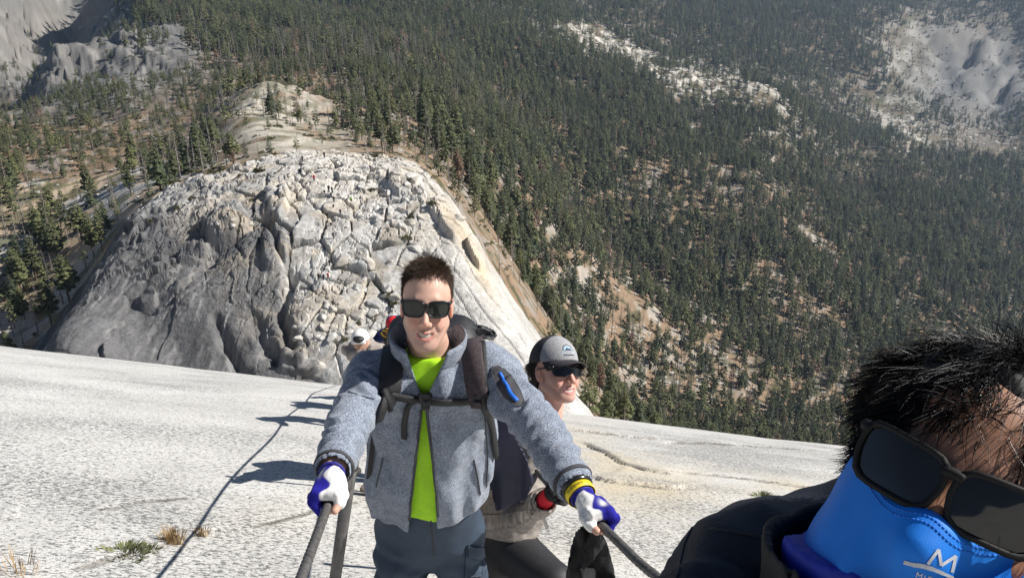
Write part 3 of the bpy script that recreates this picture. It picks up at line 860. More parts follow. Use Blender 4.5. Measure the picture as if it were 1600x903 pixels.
    for j in near:
        k = int(kind[j]); tm, cm = protos[(k, int(rot[j] * 10) % 3)]
        root = empty(NM[k], (x[j], y[j], z[j] - 0.15))
        root.rotation_euler = (0, 0, rot[j]); root.scale = (ht[j] * wsc[j], ht[j] * wsc[j], ht[j])
        if y[j] < 360 and px[j] < 420:
            grp = 'trees on the sandy flats'
            where = ('low by the foot of the grey dome face' if row[j] > 440 else 'beside the left edge of the grey dome' if row[j] > 350 else 'on the tan sandy track left of the dome' if px[j] < 190 else 'behind the upper left ledges of the dome')
        elif px[j] < 640:
            grp = 'trees behind the dome'
            where = ('at the edge of the left-hand wood' if px[j] < 260 else 'on the pale apron behind the dome crest' if row[j] > 195 else 'on the pale knoll behind the dome' if px[j] < 520 else 'where the wood meets the dome crest')
        elif px[j] < 1000:
            grp = 'trees on the open slope'
            where = ('high on the slope beyond the dome crest' if row[j] < 330 else 'along the smooth right edge of the dome' if px[j] < 830 and row[j] < 520 else 'on the open slope between dome edge and forest' if row[j] < 500 else 'on the rocky slope behind the grey cap' if row[j] < 600 else 'right above the slab edge beside the grey cap')
        elif px[j] < 1160:
            grp = 'trees above the slab edge'; where = 'on the tan ground above the middle of the slab edge' if row[j] > 560 else 'in the forest well above the slab edge'
        else:
            grp = 'trees above the slab edge'; where = 'in the forest near the black-haired head'
        sz = 'tall' if ht[j] > 15.5 else 'small' if ht[j] < 9.5 else 'mid-sized'
        bd = 'slender ' if wsc[j] < 0.95 else 'broad ' if wsc[j] > 1.22 else ''
        tag(root, sz + ' ' + bd + LB[k] + ' ' + where, 'tree', LB[k] + ' ' + grp)
        for me, nm in ((tm, 'trunk'), (cm, 'crown')):
            c = bpy.data.objects.new(nm, me); COL.objects.link(c); c.parent = root
    # --- the rest of the wood as one mass
    lib = bpy.data.collections.new('tree_library')
    idx = {}
    for k, (kd, lm, bm_) in spec.items():
        for v in range(3):
            (tv, tf), (cv, cf) = conifer(500 + 100 * k + v, kd, False)
            o = bpy.data.objects.new('lib_%02d' % (k * 3 + v), joined('forest_tree', [((tv, tf), MAT[bm_]), ((cv, cf), MAT[lm])]))
            lib.objects.link(o); idx[(k, v)] = k * 3 + v
    rest = np.where(~isn)[0]
    inst_cloud('forest', np.stack([x, y, z - 0.3], 1)[rest], np.array([idx[(int(kind[j]), int(rot[j] * 10) % 3)] for j in rest]), rot[rest],
               np.stack([ht * wsc, ht * wsc, ht], 1)[rest], lib, 'dense conifer forest covering the far mountainside', 'forest')
    # --- brush and loose rocks
    pb = np.concatenate([scatter(3.2, 205, 350, 7, -0.8, 0.0), scatter(5.2, 350, 800, 8, -0.75, 0.75), scatter(16, 1000, 2700, 9)])
    bx, by = pb[:, 0], pb[:, 1]; bz = ground_z(bx, by); bpx, brow = proj(bx, by, bz)
    m = (bpx > -500) & (bpx < 2200) & (brow > -30) & (brow < 860) & ~(inpoly(bpx, brow, DOME_POLY) & (by < 250)) & visible(bx, by, bz + 0.8)
    dd = np.where(by < 350, np.clip(0.07 + 0.9 * fbm(bx / 14, by / 14, 221, 3), 0, 0.45), np.where(by < 800, np.clip(0.25 + 0.9 * fbm(bx / 25, by / 25, 222, 3), 0.05, 0.7), np.clip(0.9 * blob(bpx, brow, 1120, 140, 160, 70, 14) + 0.8 * blob(bpx, brow, 1430, 150, 120, 110), 0, 0.8)))
    dd = dd * (1 - 0.85 * np.clip(blob(bpx, brow, 440, 222, 110, 20, 8) * (by < 350), 0, 1))
    dd = dd * (1 - np.clip(1.4 * blob(bpx, brow, 50, 40, 110, 80) + 1.3 * blob(bpx, brow, 1540, 120, 70, 60), 0, 1))
    m &= rs.rand(len(bx)) < dd
    bx, by, bz = bx[m], by[m], bz[m]
    lib2 = bpy.data.collections.new('brush_library')
    for v in range(4):
        o = bpy.data.objects.new('libb_%02d' % v, joined('brush_clump', [(shrub_geo(v, 60), MAT['brush'])])); lib2.objects.link(o)
    sc = np.where(by < 350, rs.uniform(0.8, 2.3, len(bx)), np.where(by < 800, rs.uniform(1.0, 2.8, len(bx)), rs.uniform(2.5, 5.5, len(bx))))
    inst_cloud('brush', np.stack([bx, by, bz - 0.1], 1), rs.randint(0, 4, len(bx)), rs.uniform(0, 6.28, len(bx)), np.stack([sc * rs.uniform(.9, 1.6, len(bx)), sc, sc * 0.8], 1), lib2, 'low olive brush scattered over the mountainside', 'brush')
    # pale stones on the slopes
    ps = np.concatenate([scatter(4.5, 205, 420, 17, -0.8, 0.0), scatter(6.0, 350, 760, 18, -0.3, 0.75), scatter(15, 1000, 2600, 19)])
    bx, by = ps[:, 0], ps[:, 1]; bz = ground_z(bx, by); bpx, brow = proj(bx, by, bz)
    m = (bpx > -500) & (bpx < 2200) & (brow > -30) & (brow < 860) & ~(inpoly(bpx, brow, DOME_POLY) & (by < 250)) & visible(bx, by, bz + 0.8)
    dd = np.where(by < 420, np.clip(0.10 + 1.0 * fbm(bx / 18, by / 18, 231, 3), 0, 0.5), np.where(by < 760, np.clip(0.14 + 0.9 * fbm(bx / 30, by / 30, 232, 3), 0.0, 0.7), np.clip(1.0 * blob(bpx, brow, 930, 60, 170, 24, 24) + blob(bpx, brow, 1120, 140, 160, 60, 14) + 0.8 * blob(bpx, brow, 1430, 190, 120, 60), 0, 0.8)))
    dd = dd + 0.6 * np.clip(blob(bpx, brow, 215, 80, 70, 60, -30) + blob(bpx, brow, 250, 190, 90, 30), 0, 1) * (by > 340)
    m &= rs.rand(len(bx)) < dd
    bx, by, bz = bx[m], by[m], bz[m]
    lib3 = bpy.data.collections.new('stone_library')
    for v in range(4):
        lib3.objects.link(bpy.data.objects.new('libs_%02d' % v, rock_mesh(v + 40, 1, MAT['stone'])))
    sc = np.where(by < 420, rs.uniform(0.4, 1.5, len(bx)), np.where(by < 760, rs.uniform(0.8, 2.8, len(bx)), rs.uniform(2.5, 7, len(bx))))
    inst_cloud('loose_stones', np.stack([bx, by, bz], 1), rs.randint(0, 4, len(bx)), rs.uniform(0, 6.28, len(bx)), np.stack([sc * rs.uniform(1, 1.7, len(bx)), sc, sc * 0.6], 1), lib3, 'pale granite stones strewn over the slopes', 'stones')

def inst_cloud(name, pts, idx, rot, scl, lib, label, cat):
    me = bpy.data.meshes.new(name)
    me.vertices.add(len(pts)); me.vertices.foreach_set('co', pts.astype(np.float32).ravel())
    a = me.attributes.new('pick', 'INT', 'POINT'); a.data.foreach_set('value', idx.astype(np.int32))
    a = me.attributes.new('spin', 'FLOAT_VECTOR', 'POINT'); a.data.foreach_set('vector', np.stack([0 * rot, 0 * rot, rot], 1).astype(np.float32).ravel())
    a = me.attributes.new('size', 'FLOAT_VECTOR', 'POINT'); a.data.foreach_set('vector', scl.astype(np.float32).ravel())
    o = bpy.data.objects.new(name, me); COL.objects.link(o)
    ng = bpy.data.node_groups.new(name + '_scatter', 'GeometryNodeTree')
    ng.interface.new_socket('Geometry', in_out='INPUT', socket_type='NodeSocketGeometry')
    ng.interface.new_socket('Geometry', in_out='OUTPUT', socket_type='NodeSocketGeometry')
    gi = ng.nodes.new('NodeGroupInput'); go = ng.nodes.new('NodeGroupOutput')
    ip = ng.nodes.new('GeometryNodeInstanceOnPoints'); ci = ng.nodes.new('GeometryNodeCollectionInfo')
    ci.inputs['Collection'].default_value = lib; ci.inputs['Separate Children'].default_value = True; ci.inputs['Reset Children'].default_value = True
    def att(nm, t):
        q = ng.nodes.new('GeometryNodeInputNamedAttribute'); q.data_type = t; q.inputs['Name'].default_value = nm
        return q.outputs['Attribute']
    ng.links.new(gi.outputs[0], ip.inputs['Points']); ng.links.new(ci.outputs[0], ip.inputs['Instance'])
    ip.inputs['Pick Instance'].default_value = True
    ng.links.new(att('pick', 'INT'), ip.inputs['Instance Index'])
    ng.links.new(att('spin', 'FLOAT_VECTOR'), ip.inputs['Rotation']); ng.links.new(att('size', 'FLOAT_VECTOR'), ip.inputs['Scale'])
    ng.links.new(ip.outputs[0], go.inputs[0])
    md = o.modifiers.new('scatter', 'NODES'); md.node_group = ng
    tag(o, label, cat, None, 'stuff')
    return o

MAT['stone'] = simple_mat('stone', (0.50, 0.475, 0.43), 0.9, 0.18, 1.2, 0.4, 6.0)
MAT['boulder'] = simple_mat('boulder', (0.50, 0.485, 0.455), 0.9, 0.15, 0.7, 0.5, 5.0)
MAT['boulder_warm'] = simple_mat('boulder_warm', (0.46, 0.425, 0.37), 0.9, 0.18, 0.7, 0.5, 5.0)

def rock_mesh(seed, sub, mat, flat=0.75):
    r = random.Random(seed)
    bm = bmesh.new()
    bmesh.ops.create_icosphere(bm, subdivisions=sub, radius=1.0)
    planes = []
    for _ in range(12):
        d = Vector((r.uniform(-1, 1), r.uniform(-1, 1), r.uniform(-.6, 1))).normalized()
        planes.append((d, r.uniform(0.42, 0.78)))
    for v in bm.verts:
        for d, h in planes:
            q = v.co.dot(d)
            if q > h: v.co -= d * (q - h) * 0.9
        v.co *= r.uniform(0.94, 1.06)
        v.co.z *= flat
    me = bpy.data.meshes.new('boulder')
    bm.to_mesh(me); bm.free()
    me.materials.append(mat)
    return me

def build_boulders():
    r = random.Random(3)
    protos = [rock_mesh(k, 2, MAT['boulder_warm' if k % 3 == 0 else 'boulder']) for k in range(10)]
    zones = [(570, 440, 75, 110, 48, 0.7, 2.5), (640, 300, 45, 45, 26, 0.7, 2.3), (470, 285, 50, 20, 14, 0.4, 1.0), (370, 330, 80, 35, 10, 0.7, 1.7), (500, 520, 50, 40, 10, 0.6, 1.8)]
    for cx, cy, rx, ry, n, s0, s1 in zones:
        k = 0; tries = 0
        while k < n and tries < 3000:
            tries += 1
            px = r.gauss(cx, rx * 0.6); row = r.gauss(cy, ry * 0.6)
            if not inpoly(np.array([px]), np.array([row]), DOME_POLY)[0] or row > 590 or 630 < px < 705 and row > 400: continue
            hit = cast_dome(px, row)
            if hit is None: continue
            p, nrm = hit
            o = bpy.data.objects.new('boulder', protos[r.randrange(10)])
            s = s0 + (s1 - s0) * r.random() ** 2.2
            o.scale = (s * r.uniform(.8, 1.5), s * r.uniform(.8, 1.3), s * r.uniform(.7, 1.0))
            o.rotation_euler = (r.uniform(-.3, .3), r.uniform(-.3, .3), r.uniform(0, 6.28))
            o.location = p - nrm * s * 0.05
            COL.objects.link(o); o.parent = dome_o
            k += 1

def cast_dome(px, row):
    d = ray(px, row).normalized()
    h = DOME_BVH.ray_cast(Vector((0, 0, 0)), d)
    return None if h[0] is None else (h[0], h[1])

def obj_bvh(o):
    me = o.data
    co = np.empty(len(me.vertices) * 3, np.float32); me.vertices.foreach_get('co', co)
    co = co.reshape(-1, 3) + np.array(o.matrix_world.translation if o.parent is None else (0, 0, 0))
    return BVHTree.FromPolygons([tuple(c) for c in co.tolist()], [tuple(p.vertices) for p in me.polygons])

DOME_BVH = obj_bvh(dome_o)
build_forest()
build_boulders()

# shrubs rooted on the dome, each its own plant
SHRUBS = [(405, 268, 3.0, 'low olive shrub along the crest joint of the rock dome'), (375, 275, 1.6, 'small dark shrub at the left end of the dome crest'), (585, 245, 3.2, 'broad olive shrub on the dome crest under the pines'), (580, 297, 2.0, 'olive shrub alone on the pale dome top'), (640, 338, 2.4, 'straggling shrub on the upper right flank of the dome'), (634, 372, 1.9, 'round olive shrub standing between blocks on the dome flank'), (608, 460, 2.2, 'dense shrub in the joint beside the dark haired man in grey'), (618, 475, 2.0, 'shrub tucked behind the head of the man in grey fleece'), (568, 492, 1.8, 'upper of two shrubs above the white helmet'), (560, 505, 1.5, 'lower of two shrubs above the white helmet'), (540, 530, 1.5, 'tan green shrub left of the white helmet'), (675, 318, 2.2, 'shrub on the warm brown block at the dome edge'), (300, 310, 1.8, 'dark shrub among the leaning ledges'), (275, 325, 1.5, 'small shrub lower on the leaning ledges'), (235, 345, 1.3, 'small shrub low on the left ledges'), (392, 312, 1.4, 'rusty shrub between blocks near the big overhang')]
for k, (px, row, s, lb) in enumerate(SHRUBS):
    h = cast_dome(px, row)
    if h is None: continue
    root = empty('shrub', h[0] - Vector((0, 0, 0.15)))
    root.scale = (s * 0.75, s * 0.6, s * 0.62); root.rotation_euler = (0, 0, k * 1.3)
    tag(root, lb, 'shrub', 'shrubs on the rock dome')
    c = bpy.data.objects.new('foliage', joined('foliage', [(shrub_geo(300 + k, 170, 0.7), MAT['brush'])])); COL.objects.link(c); c.parent = root
    c = bpy.data.objects.new('stem', joined('stem', [(tube_np([(0, 0, -.1), (.05, 0, .25), (.1, .05, .5)], [.06, .05, .02], 5), MAT['bark'])])); COL.objects.link(c); c.parent = root

def build_haze():
    bm = bmesh.new()
    bmesh.ops.create_cube(bm, size=1.0)
    me = bpy.data.meshes.new('haze'); 
    zmin = float(TER['Z'].min()) - 2; zmax = max(float(TER['Z'].max()), 30.0) + 40
    for v in bm.verts:
        v.co = Vector(((v.co.x) * 13400, 2290 + v.co.y * 4680, zmin + (v.co.z + 0.5) * (zmax - zmin)))
    bm.to_mesh(me); bm.free()
    m = bpy.data.materials.new('haze_air'); m.use_nodes = True
    nt = m.node_tree; nt.nodes.remove(nt.nodes['Principled BSDF'])
    pv = nt.nodes.new('ShaderNodeVolumePrincipled')
    pv.inputs['Color'].default_value = (0.55, 0.74, 1.0, 1)
    pv.inputs['Density'].default_value = HAZE
    pv.inputs['Anisotropy'].default_value = 0.2
    nt.links.new(pv.outputs[0], nt.nodes['Material Output'].inputs['Volume'])
    me.materials.append(m)
    o = bpy.data.objects.new('haze', me); COL.objects.link(o)
    tag(o, 'thin blue haze over the far mountains', 'haze', None, 'stuff')
HAZE = 0.00006
build_haze()
# ================================================================ implicit surfaces for people and cloth
class Field:
    def __init__(self, lo, hi, h):
        self.h = h
        self.lo = np.array(lo, float)
        self.n = np.ceil((np.array(hi, float) - self.lo) / h).astype(int) + 1
        self.d = np.full(self.n, 1.0, np.float32)
    def axes(self, sl):
        return [self.lo[i] + self.h * np.arange(sl[i].start, sl[i].stop) for i in range(3)]
    def box(self, lo, hi):
        a = np.clip(np.floor((np.array(lo) - self.lo) / self.h).astype(int), 0, self.n)
        b = np.clip(np.ceil((np.array(hi) - self.lo) / self.h).astype(int) + 1, 0, self.n)
        return tuple(slice(int(p), int(max(p, q))) for p, q in zip(a, b))
    def grid(self, sl=None):
        if sl is None: sl = tuple(slice(0, int(k)) for k in self.n)
        x, y, z = self.axes(sl)
        return np.meshgrid(x, y, z, indexing='ij', sparse=False)
    def op(self, fn, lo, hi, k=0.01, mode='u'):
        m = k + 2.5 * self.h + 0.004
        sl = self.box(np.array(lo) - m, np.array(hi) + m)
        if min(s.stop - s.start for s in sl) <= 0: return self
        X, Y, Z = self.grid(sl)
        b = fn(X, Y, Z); a = self.d[sl]
        if mode == 'u':
            hh = np.clip(0.5 + 0.5 * (a - b) / k, 0, 1); r = a * (1 - hh) + b * hh - k * hh * (1 - hh)
        elif mode == 's':
            b = -b; hh = np.clip(0.5 - 0.5 * (a - b) / k, 0, 1); r = a * (1 - hh) + b * hh + k * hh * (1 - hh)
        elif mode == 'i':
            hh = np.clip(0.5 - 0.5 * (a - b) / k, 0, 1); r = a * (1 - hh) + b * hh + k * hh * (1 - hh)
        self.d[sl] = r
        return self
    def ell(self, c, r, k=0.01, mode='u', R=None):
        c = np.array(c, float); r = np.array(r, float)
        m = max(r) if R is not None else r
        def fn(X, Y, Z):
            p = [X - c[0], Y - c[1], Z - c[2]]
            if R is not None:
                A = np.array(R).T
                p = [A[i, 0] * p[0] + A[i, 1] * p[1] + A[i, 2] * p[2] for i in range(3)]
            q = [p[i] / r[i] for i in range(3)]
            k0 = np.sqrt(q[0] ** 2 + q[1] ** 2 + q[2] ** 2) + 1e-9
            k1 = np.sqrt((q[0] / r[0]) ** 2 + (q[1] / r[1]) ** 2 + (q[2] / r[2]) ** 2) + 1e-9
            return k0 * (k0 - 1) / k1
        return self.op(fn, c - m, c + m, k, mode)
    def cap(self, a, b, ra, rb=None, k=0.01, mode='u', flat=None, f=1.0, fold=None):
        a = np.array(a, float); b = np.array(b, float); rb = ra if rb is None else rb
        ab = b - a; l2 = max(float(ab @ ab), 1e-12); mr = max(ra, rb) * max(1, f)
        def fn(X, Y, Z):
            p = [X - a[0], Y - a[1], Z - a[2]]
            t = np.clip((p[0] * ab[0] + p[1] * ab[1] + p[2] * ab[2]) / l2, 0, 1)
            w = [p[i] - t * ab[i] for i in range(3)]
            rr = ra + (rb - ra) * t
            if flat is not None:
                q = (w[0] * flat[0] + w[1] * flat[1] + w[2] * flat[2]) * (1 / f - 1)
                w = [w[i] + flat[i] * q for i in range(3)]
                d = (np.sqrt(w[0] ** 2 + w[1] ** 2 + w[2] ** 2) - rr) * min(1, f)
            else:
                d = np.sqrt(w[0] ** 2 + w[1] ** 2 + w[2] ** 2) - rr
            if fold is not None: d = d - fold(X, Y, Z, t)
            return d
        return self.op(fn, np.minimum(a, b) - mr, np.maximum(a, b) + mr, k, mode)
    def chain(self, pts, rads, k=0.01, mode='u', **kw):
        for i in range(len(pts) - 1):
            self.cap(pts[i], pts[i + 1], rads[i], rads[i + 1], k, mode, **kw)
        return self
    def box_(self, c, half, R, rad=0.005, k=0.01, mode='u'):
        c = np.array(c, float); A = np.array(R).T; half = np.array(half, float)
        m = float(np.linalg.norm(half)) + rad
        def fn(X, Y, Z):
            p = [X - c[0], Y - c[1], Z - c[2]]
            q = [np.abs(A[i, 0] * p[0] + A[i, 1] * p[1] + A[i, 2] * p[2]) - half[i] + rad for i in range(3)]
            o = np.sqrt(np.maximum(q[0], 0) ** 2 + np.maximum(q[1], 0) ** 2 + np.maximum(q[2], 0) ** 2)
            return o + np.minimum(np.maximum(q[0], np.maximum(q[1], q[2])), 0) - rad
        return self.op(fn, c - m, c + m, k, mode)
    def plane(self, p, n, k=0.004):
        """keep the side the normal points away from"""
        X, Y, Z = self.grid()
        n = np.array(n, float) / np.linalg.norm(n)
        b = ((X - p[0]) * n[0] + (Y - p[1]) * n[1] + (Z - p[2]) * n[2]).astype(np.float32)
        self.d = smax(self.d, b, k)
        return self
    def sub_fn(self, fn, k=0.004):
        X, Y, Z = self.grid()
        self.d = smax(self.d, -fn(X, Y, Z).astype(np.float32), k)
        return self
    def disp(self, fn):
        """offset by fn where near the surface"""
        m = np.abs(self.d) < 0.05
        X, Y, Z = self.grid()
        self.d[m] -= fn(X[m], Y[m], Z[m]).astype(np.float32)
        return self
    def mesh(self, relax=1):
        d = self.d; n = self.n
        s = d < 0
        s[0] = s[-1] = False; s[:, 0] = s[:, -1] = False; s[:, :, 0] = s[:, :, -1] = False
        c = np.zeros(n - 1, np.int8)
        for i in (0, 1):
            for j in (0, 1):
                for k in (0, 1):
                    c += s[i:n[0] - 1 + i, j:n[1] - 1 + j, k:n[2] - 1 + k]
        act = (c > 0) & (c < 8)
        idx = np.argwhere(act)
        vid = np.full(n - 1, -1, np.int64); vid[act] = np.arange(len(idx))
        acc = np.zeros((len(idx), 3)); cnt = np.zeros(len(idx))
        cor = np.array([(i, j, k) for i in (0, 1) for j in (0, 1) for k in (0, 1)])
        vals = [d[idx[:, 0] + o[0], idx[:, 1] + o[1], idx[:, 2] + o[2]] for o in cor]
        sg = [s[idx[:, 0] + o[0], idx[:, 1] + o[1], idx[:, 2] + o[2]] for o in cor]
        for a in range(8):
            for b in range(a + 1, 8):
                if np.abs(cor[a] - cor[b]).sum() != 1: continue
                m = sg[a] != sg[b]
                va = vals[a][m]; vb = vals[b][m]
                den = np.where(np.abs(va - vb) < 1e-9, 1e-9, va - vb)
                t = np.clip(va / den, 0, 1)
                acc[m] += cor[a] + (cor[b] - cor[a]) * t[:, None]; cnt[m] += 1
        V = self.lo + self.h * (idx + acc / np.maximum(cnt, 1)[:, None])
        Q = []
        for ax in range(3):
            o = [(ax + 1) % 3, (ax + 2) % 3]
            s0 = np.take(s, range(0, n[ax] - 1), ax); s1 = np.take(s, range(1, n[ax]), ax)
            e = np.argwhere(s0 != s1)
            sgn = s0[e[:, 0], e[:, 1], e[:, 2]]
            ok = (e[:, o[0]] > 0) & (e[:, o[1]] > 0) & (e[:, o[0]] < n[o[0]] - 1) & (e[:, o[1]] < n[o[1]] - 1)
            e = e[ok]; sgn = sgn[ok]
            def cid(d0, d1):
                q = e.copy(); q[:, o[0]] -= d0; q[:, o[1]] -= d1
                return vid[q[:, 0], q[:, 1], q[:, 2]]
            q = np.stack([cid(1, 1), cid(0, 1), cid(0, 0), cid(1, 0)], 1)
            q[~sgn] = q[~sgn][:, ::-1]
            Q.append(q)
        Q = np.concatenate(Q)
        Q = Q[(Q >= 0).all(1)]
        for _ in range(relax):
            nb = np.zeros_like(V); nc = np.zeros(len(V))
            for a, b in ((0, 1), (1, 2), (2, 3), (3, 0)):
                np.add.at(nb, Q[:, a], V[Q[:, b]]); np.add.at(nc, Q[:, a], 1)
                np.add.at(nb, Q[:, b], V[Q[:, a]]); np.add.at(nc, Q[:, b], 1)
            V = V * 0.5 + 0.5 * nb / np.maximum(nc, 1)[:, None]
        return V, Q

def smax(a, b, k):
    hh = np.clip(0.5 - 0.5 * (a - b) / k, 0, 1)
    return a * (1 - hh) + b * hh + k * hh * (1 - hh)

def poly_sd(px, row, poly):
    best = np.full(px.shape, 1e9)
    n = len(poly)
    for i in range(n):
        x1, y1 = poly[i]; x2, y2 = poly[(i + 1) % n]
        dx, dy = x2 - x1, y2 - y1
        t = np.clip(((px - x1) * dx + (row - y1) * dy) / (dx * dx + dy * dy + 1e-9), 0, 1)
        best = np.minimum(best, np.hypot(px - x1 - t * dx, row - y1 - t * dy))
    return np.where(inpoly(px, row, poly), -best, best)

def frame(fwd, up):
    """columns: x (to the figure's right), y forward, z up"""
    f = Vector(fwd).normalized(); u = Vector(up)
    u = (u - f * u.dot(f)).normalized(); x = f.cross(u)
    return np.array([list(x), list(f), list(u)]).T

def xf(V, R, t, s=1.0):
    return (np.asarray(V) * s) @ np.asarray(R).T + np.asarray(t)

CAMR = Vector((1, 0, 0)); CAMU = Vector((0, ST, CT)); CAMF = Vector((0, CT, -ST))

# ---------------------------------------------------------------- heads
def head_sdf(h=0.003, smile=1.0, female=0.0, neck=((0, -0.03, -0.06), (0, -0.05, -0.22)), neckr=0.056):
    f = Field((-0.10, -0.19, -0.25), (0.10, 0.135, 0.135), h)
    f.ell((0, -0.014, 0.036), (0.073, 0.092, 0.078), 0.02)
    f.ell((0, 0.030, 0.022), (0.064, 0.056, 0.070), 0.03)
    f.ell((0, 0.034, -0.030), (0.057, 0.050, 0.058), 0.03)
    f.ell((0, 0.040, -0.074), (0.042, 0.044, 0.034), 0.025)
    f.ell((0, 0.070, -0.100 + 0.006 * female), (0.021 - .004 * female, 0.019, 0.016), 0.02)
    for s in (-1, 1):
        f.cap((s * 0.054, 0.004, -0.050), (s * 0.020, 0.060, -0.096), 0.016 - .003 * female, 0.014, 0.028)
        f.ell((s * 0.041, 0.058, -0.026), (0.019, 0.018, 0.015), 0.02)
        f.ell((s * 0.030, 0.070, -0.052), (0.014, 0.012, 0.014), 0.018)
    f.cap((-0.028, 0.078, 0.022), (0.028, 0.078, 0.022), 0.010, 0.010, 0.016)
    for s in (-1, 1):
        f.ell((s * 0.031, 0.095, 0.002), (0.018, 0.013, 0.011), 0.012, 's')
        f.ell((s * 0.031, 0.0745, 0.001), (0.0135, 0.0125, 0.0125), 0.003)
        f.cap((s * 0.016, 0.083, 0.008), (s * 0.045, 0.073, 0.006), 0.0035, 0.003, 0.004)
    f.cap((0, 0.085, 0.012), (0, 0.109, -0.034), 0.0075, 0.0105, 0.012)
    f.ell((0, 0.108, -0.036), (0.0105, 0.010, 0.009), 0.006)
    for s in (-1, 1):
        f.ell((s * 0.0125, 0.099, -0.040), (0.0085, 0.010, 0.008), 0.006)
        f.ell((s * 0.007, 0.104, -0.0475), (0.0035, 0.005, 0.004), 0.003, 's')
    # mouth
    wd = 0.024 + 0.006 * smile
    up = lambda x: -0.0640 + 0.0065 * smile * (x / wd) ** 2
    lo_ = lambda x: -0.0735 - 0.0075 * smile + (0.0180 * smile + 0.003) * (x / wd) ** 2
    yy = lambda x: 0.0900 - 0.016 * (x / wd) ** 2
    xs = np.linspace(-wd, wd, 7)
    f.chain([(x, yy(x) - 0.002, up(x)) for x in xs], [0.0032, 0.0042, 0.0050, 0.0046, 0.0050, 0.0042, 0.0032], 0.004)
    f.chain([(x, yy(x) - 0.003, lo_(x)) for x in xs], [0.0032, 0.0048, 0.0058, 0.0062, 0.0058, 0.0048, 0.0032], 0.004)
    if smile > 0.3:
        f.chain([(x * 0.84, yy(x) + 0.002, (up(x) + lo_(x)) / 2) for x in xs], [0.0010, 0.0034, 0.0047, 0.0052, 0.0047, 0.0034, 0.0010], 0.002, 's')
        for s in (-1, 1):
            f.cap((s * 0.026, 0.0895, -0.040), (s * 0.037, 0.0775, -0.060), 0.0018, 0.0018, 0.010, 's')
            f.ell((s * 0.038, 0.064, -0.042), (0.016, 0.013, 0.013), 0.014)
    # ears
    for s in (-1, 1):
        a = math.radians(18)
        R = np.array([[1, 0, 0], [0, math.cos(a), -math.sin(a)], [0, math.sin(a), math.cos(a)]])
        f.ell((s * 0.0755, -0.006, -0.006), (0.007, 0.018, 0.031), 0.008, 'u', R)
        f.ell((s * 0.083, 0.000, -0.004), (0.005, 0.009, 0.017), 0.004, 's', R)
    f.cap(neck[0], neck[1], neckr, neckr * 1.08, 0.022)
    for s in (-1, 1):
        f.cap((s * 0.048, -0.025, -0.07), (s * 0.014 + neck[1][0], neck[1][1] + 0.045, neck[1][2]), 0.010, 0.009, 0.022)
    return f

def skin_tone(V, base, stubble=0.0, lips=(0.50, 0.20, 0.17)):
    """per-vertex skin colour in head space"""
    x, y, z = V[:, 0], V[:, 1], V[:, 2]
    c = np.tile(np.array(base), (len(V), 1))
    def mix(m, col):
        nonlocal c
        m = np.clip(m, 0, 1)[:, None]; c = c * (1 - m) + np.array(col) * m
    red = np.array(base) * np.array([1.06, 0.80, 0.76])
    mix(0.7 * np.exp(-((np.abs(x) - 0.036) / 0.018) ** 2 - ((z + 0.034) / 0.020) ** 2) * (y > 0.03), red)
    mix(0.8 * np.exp(-(x / 0.014) ** 2 - ((z + 0.037) / 0.014) ** 2) * (y > 0.09), red)
    mix(0.7 * (np.abs(x) > 0.070) * (np.abs(z) < 0.05), red)
    if stubble:
        st = sstep(-0.040, -0.062, z) * (y > -0.01) * sstep(-0.14, -0.112, z)
        mix(stubble * st * (1 - np.exp(-(x / 0.03) ** 2 - ((z + 0.068) / 0.014) ** 2)), np.array(base) * np.array([0.62, 0.60, 0.62]))
    wd = 0.027
    lm = np.exp(-(np.maximum(np.abs(z + 0.0735 - 8.0 * x * x) - 0.0095 + 8.0 * x * x, 0) / 0.003) ** 2) * (np.abs(x) < wd) * (y > 0.072)
    mix(0.85 * lm, lips)
    n = vn3(x / 0.012, y / 0.012, z / 0.012, 7) + 0.5 * vn3(x / 0.004, y / 0.004, z / 0.004, 8)
    return np.clip(c * (1 + 0.10 * n)[:, None], 0.005, 1)

def mat_skin(name='skin', rough=0.48):
    m, nt, b = new_mat(name)
    at = N(nt, 'ShaderNodeAttribute', attribute_name='tone')
    nt.links.new(at.outputs['Color'], b.inputs['Base Color'])
    b.inputs['Roughness'].default_value = rough
    b.inputs['Specular IOR Level'].default_value = 0.4
    b.inputs['Subsurface Weight'].default_value = 0.12
    b.inputs['Subsurface Radius'].default_value = (0.008, 0.003, 0.0015)
    b.inputs['Subsurface Scale'].default_value = 0.6
    tc = N(nt, 'ShaderNodeTexCoord')
    nz = N(nt, 'ShaderNodeTexNoise', i_Scale=600.0, i_Detail=2.0)
    nt.links.new(tc.outputs['Object'], nz.inputs['Vector'])
    bp = N(nt, 'ShaderNodeBump', i_Strength=0.12, i_Distance=0.001)
    nt.links.new(nz.outputs['Fac'], bp.inputs['Height']); nt.links.new(bp.outputs[0], b.inputs['Normal'])
    return m

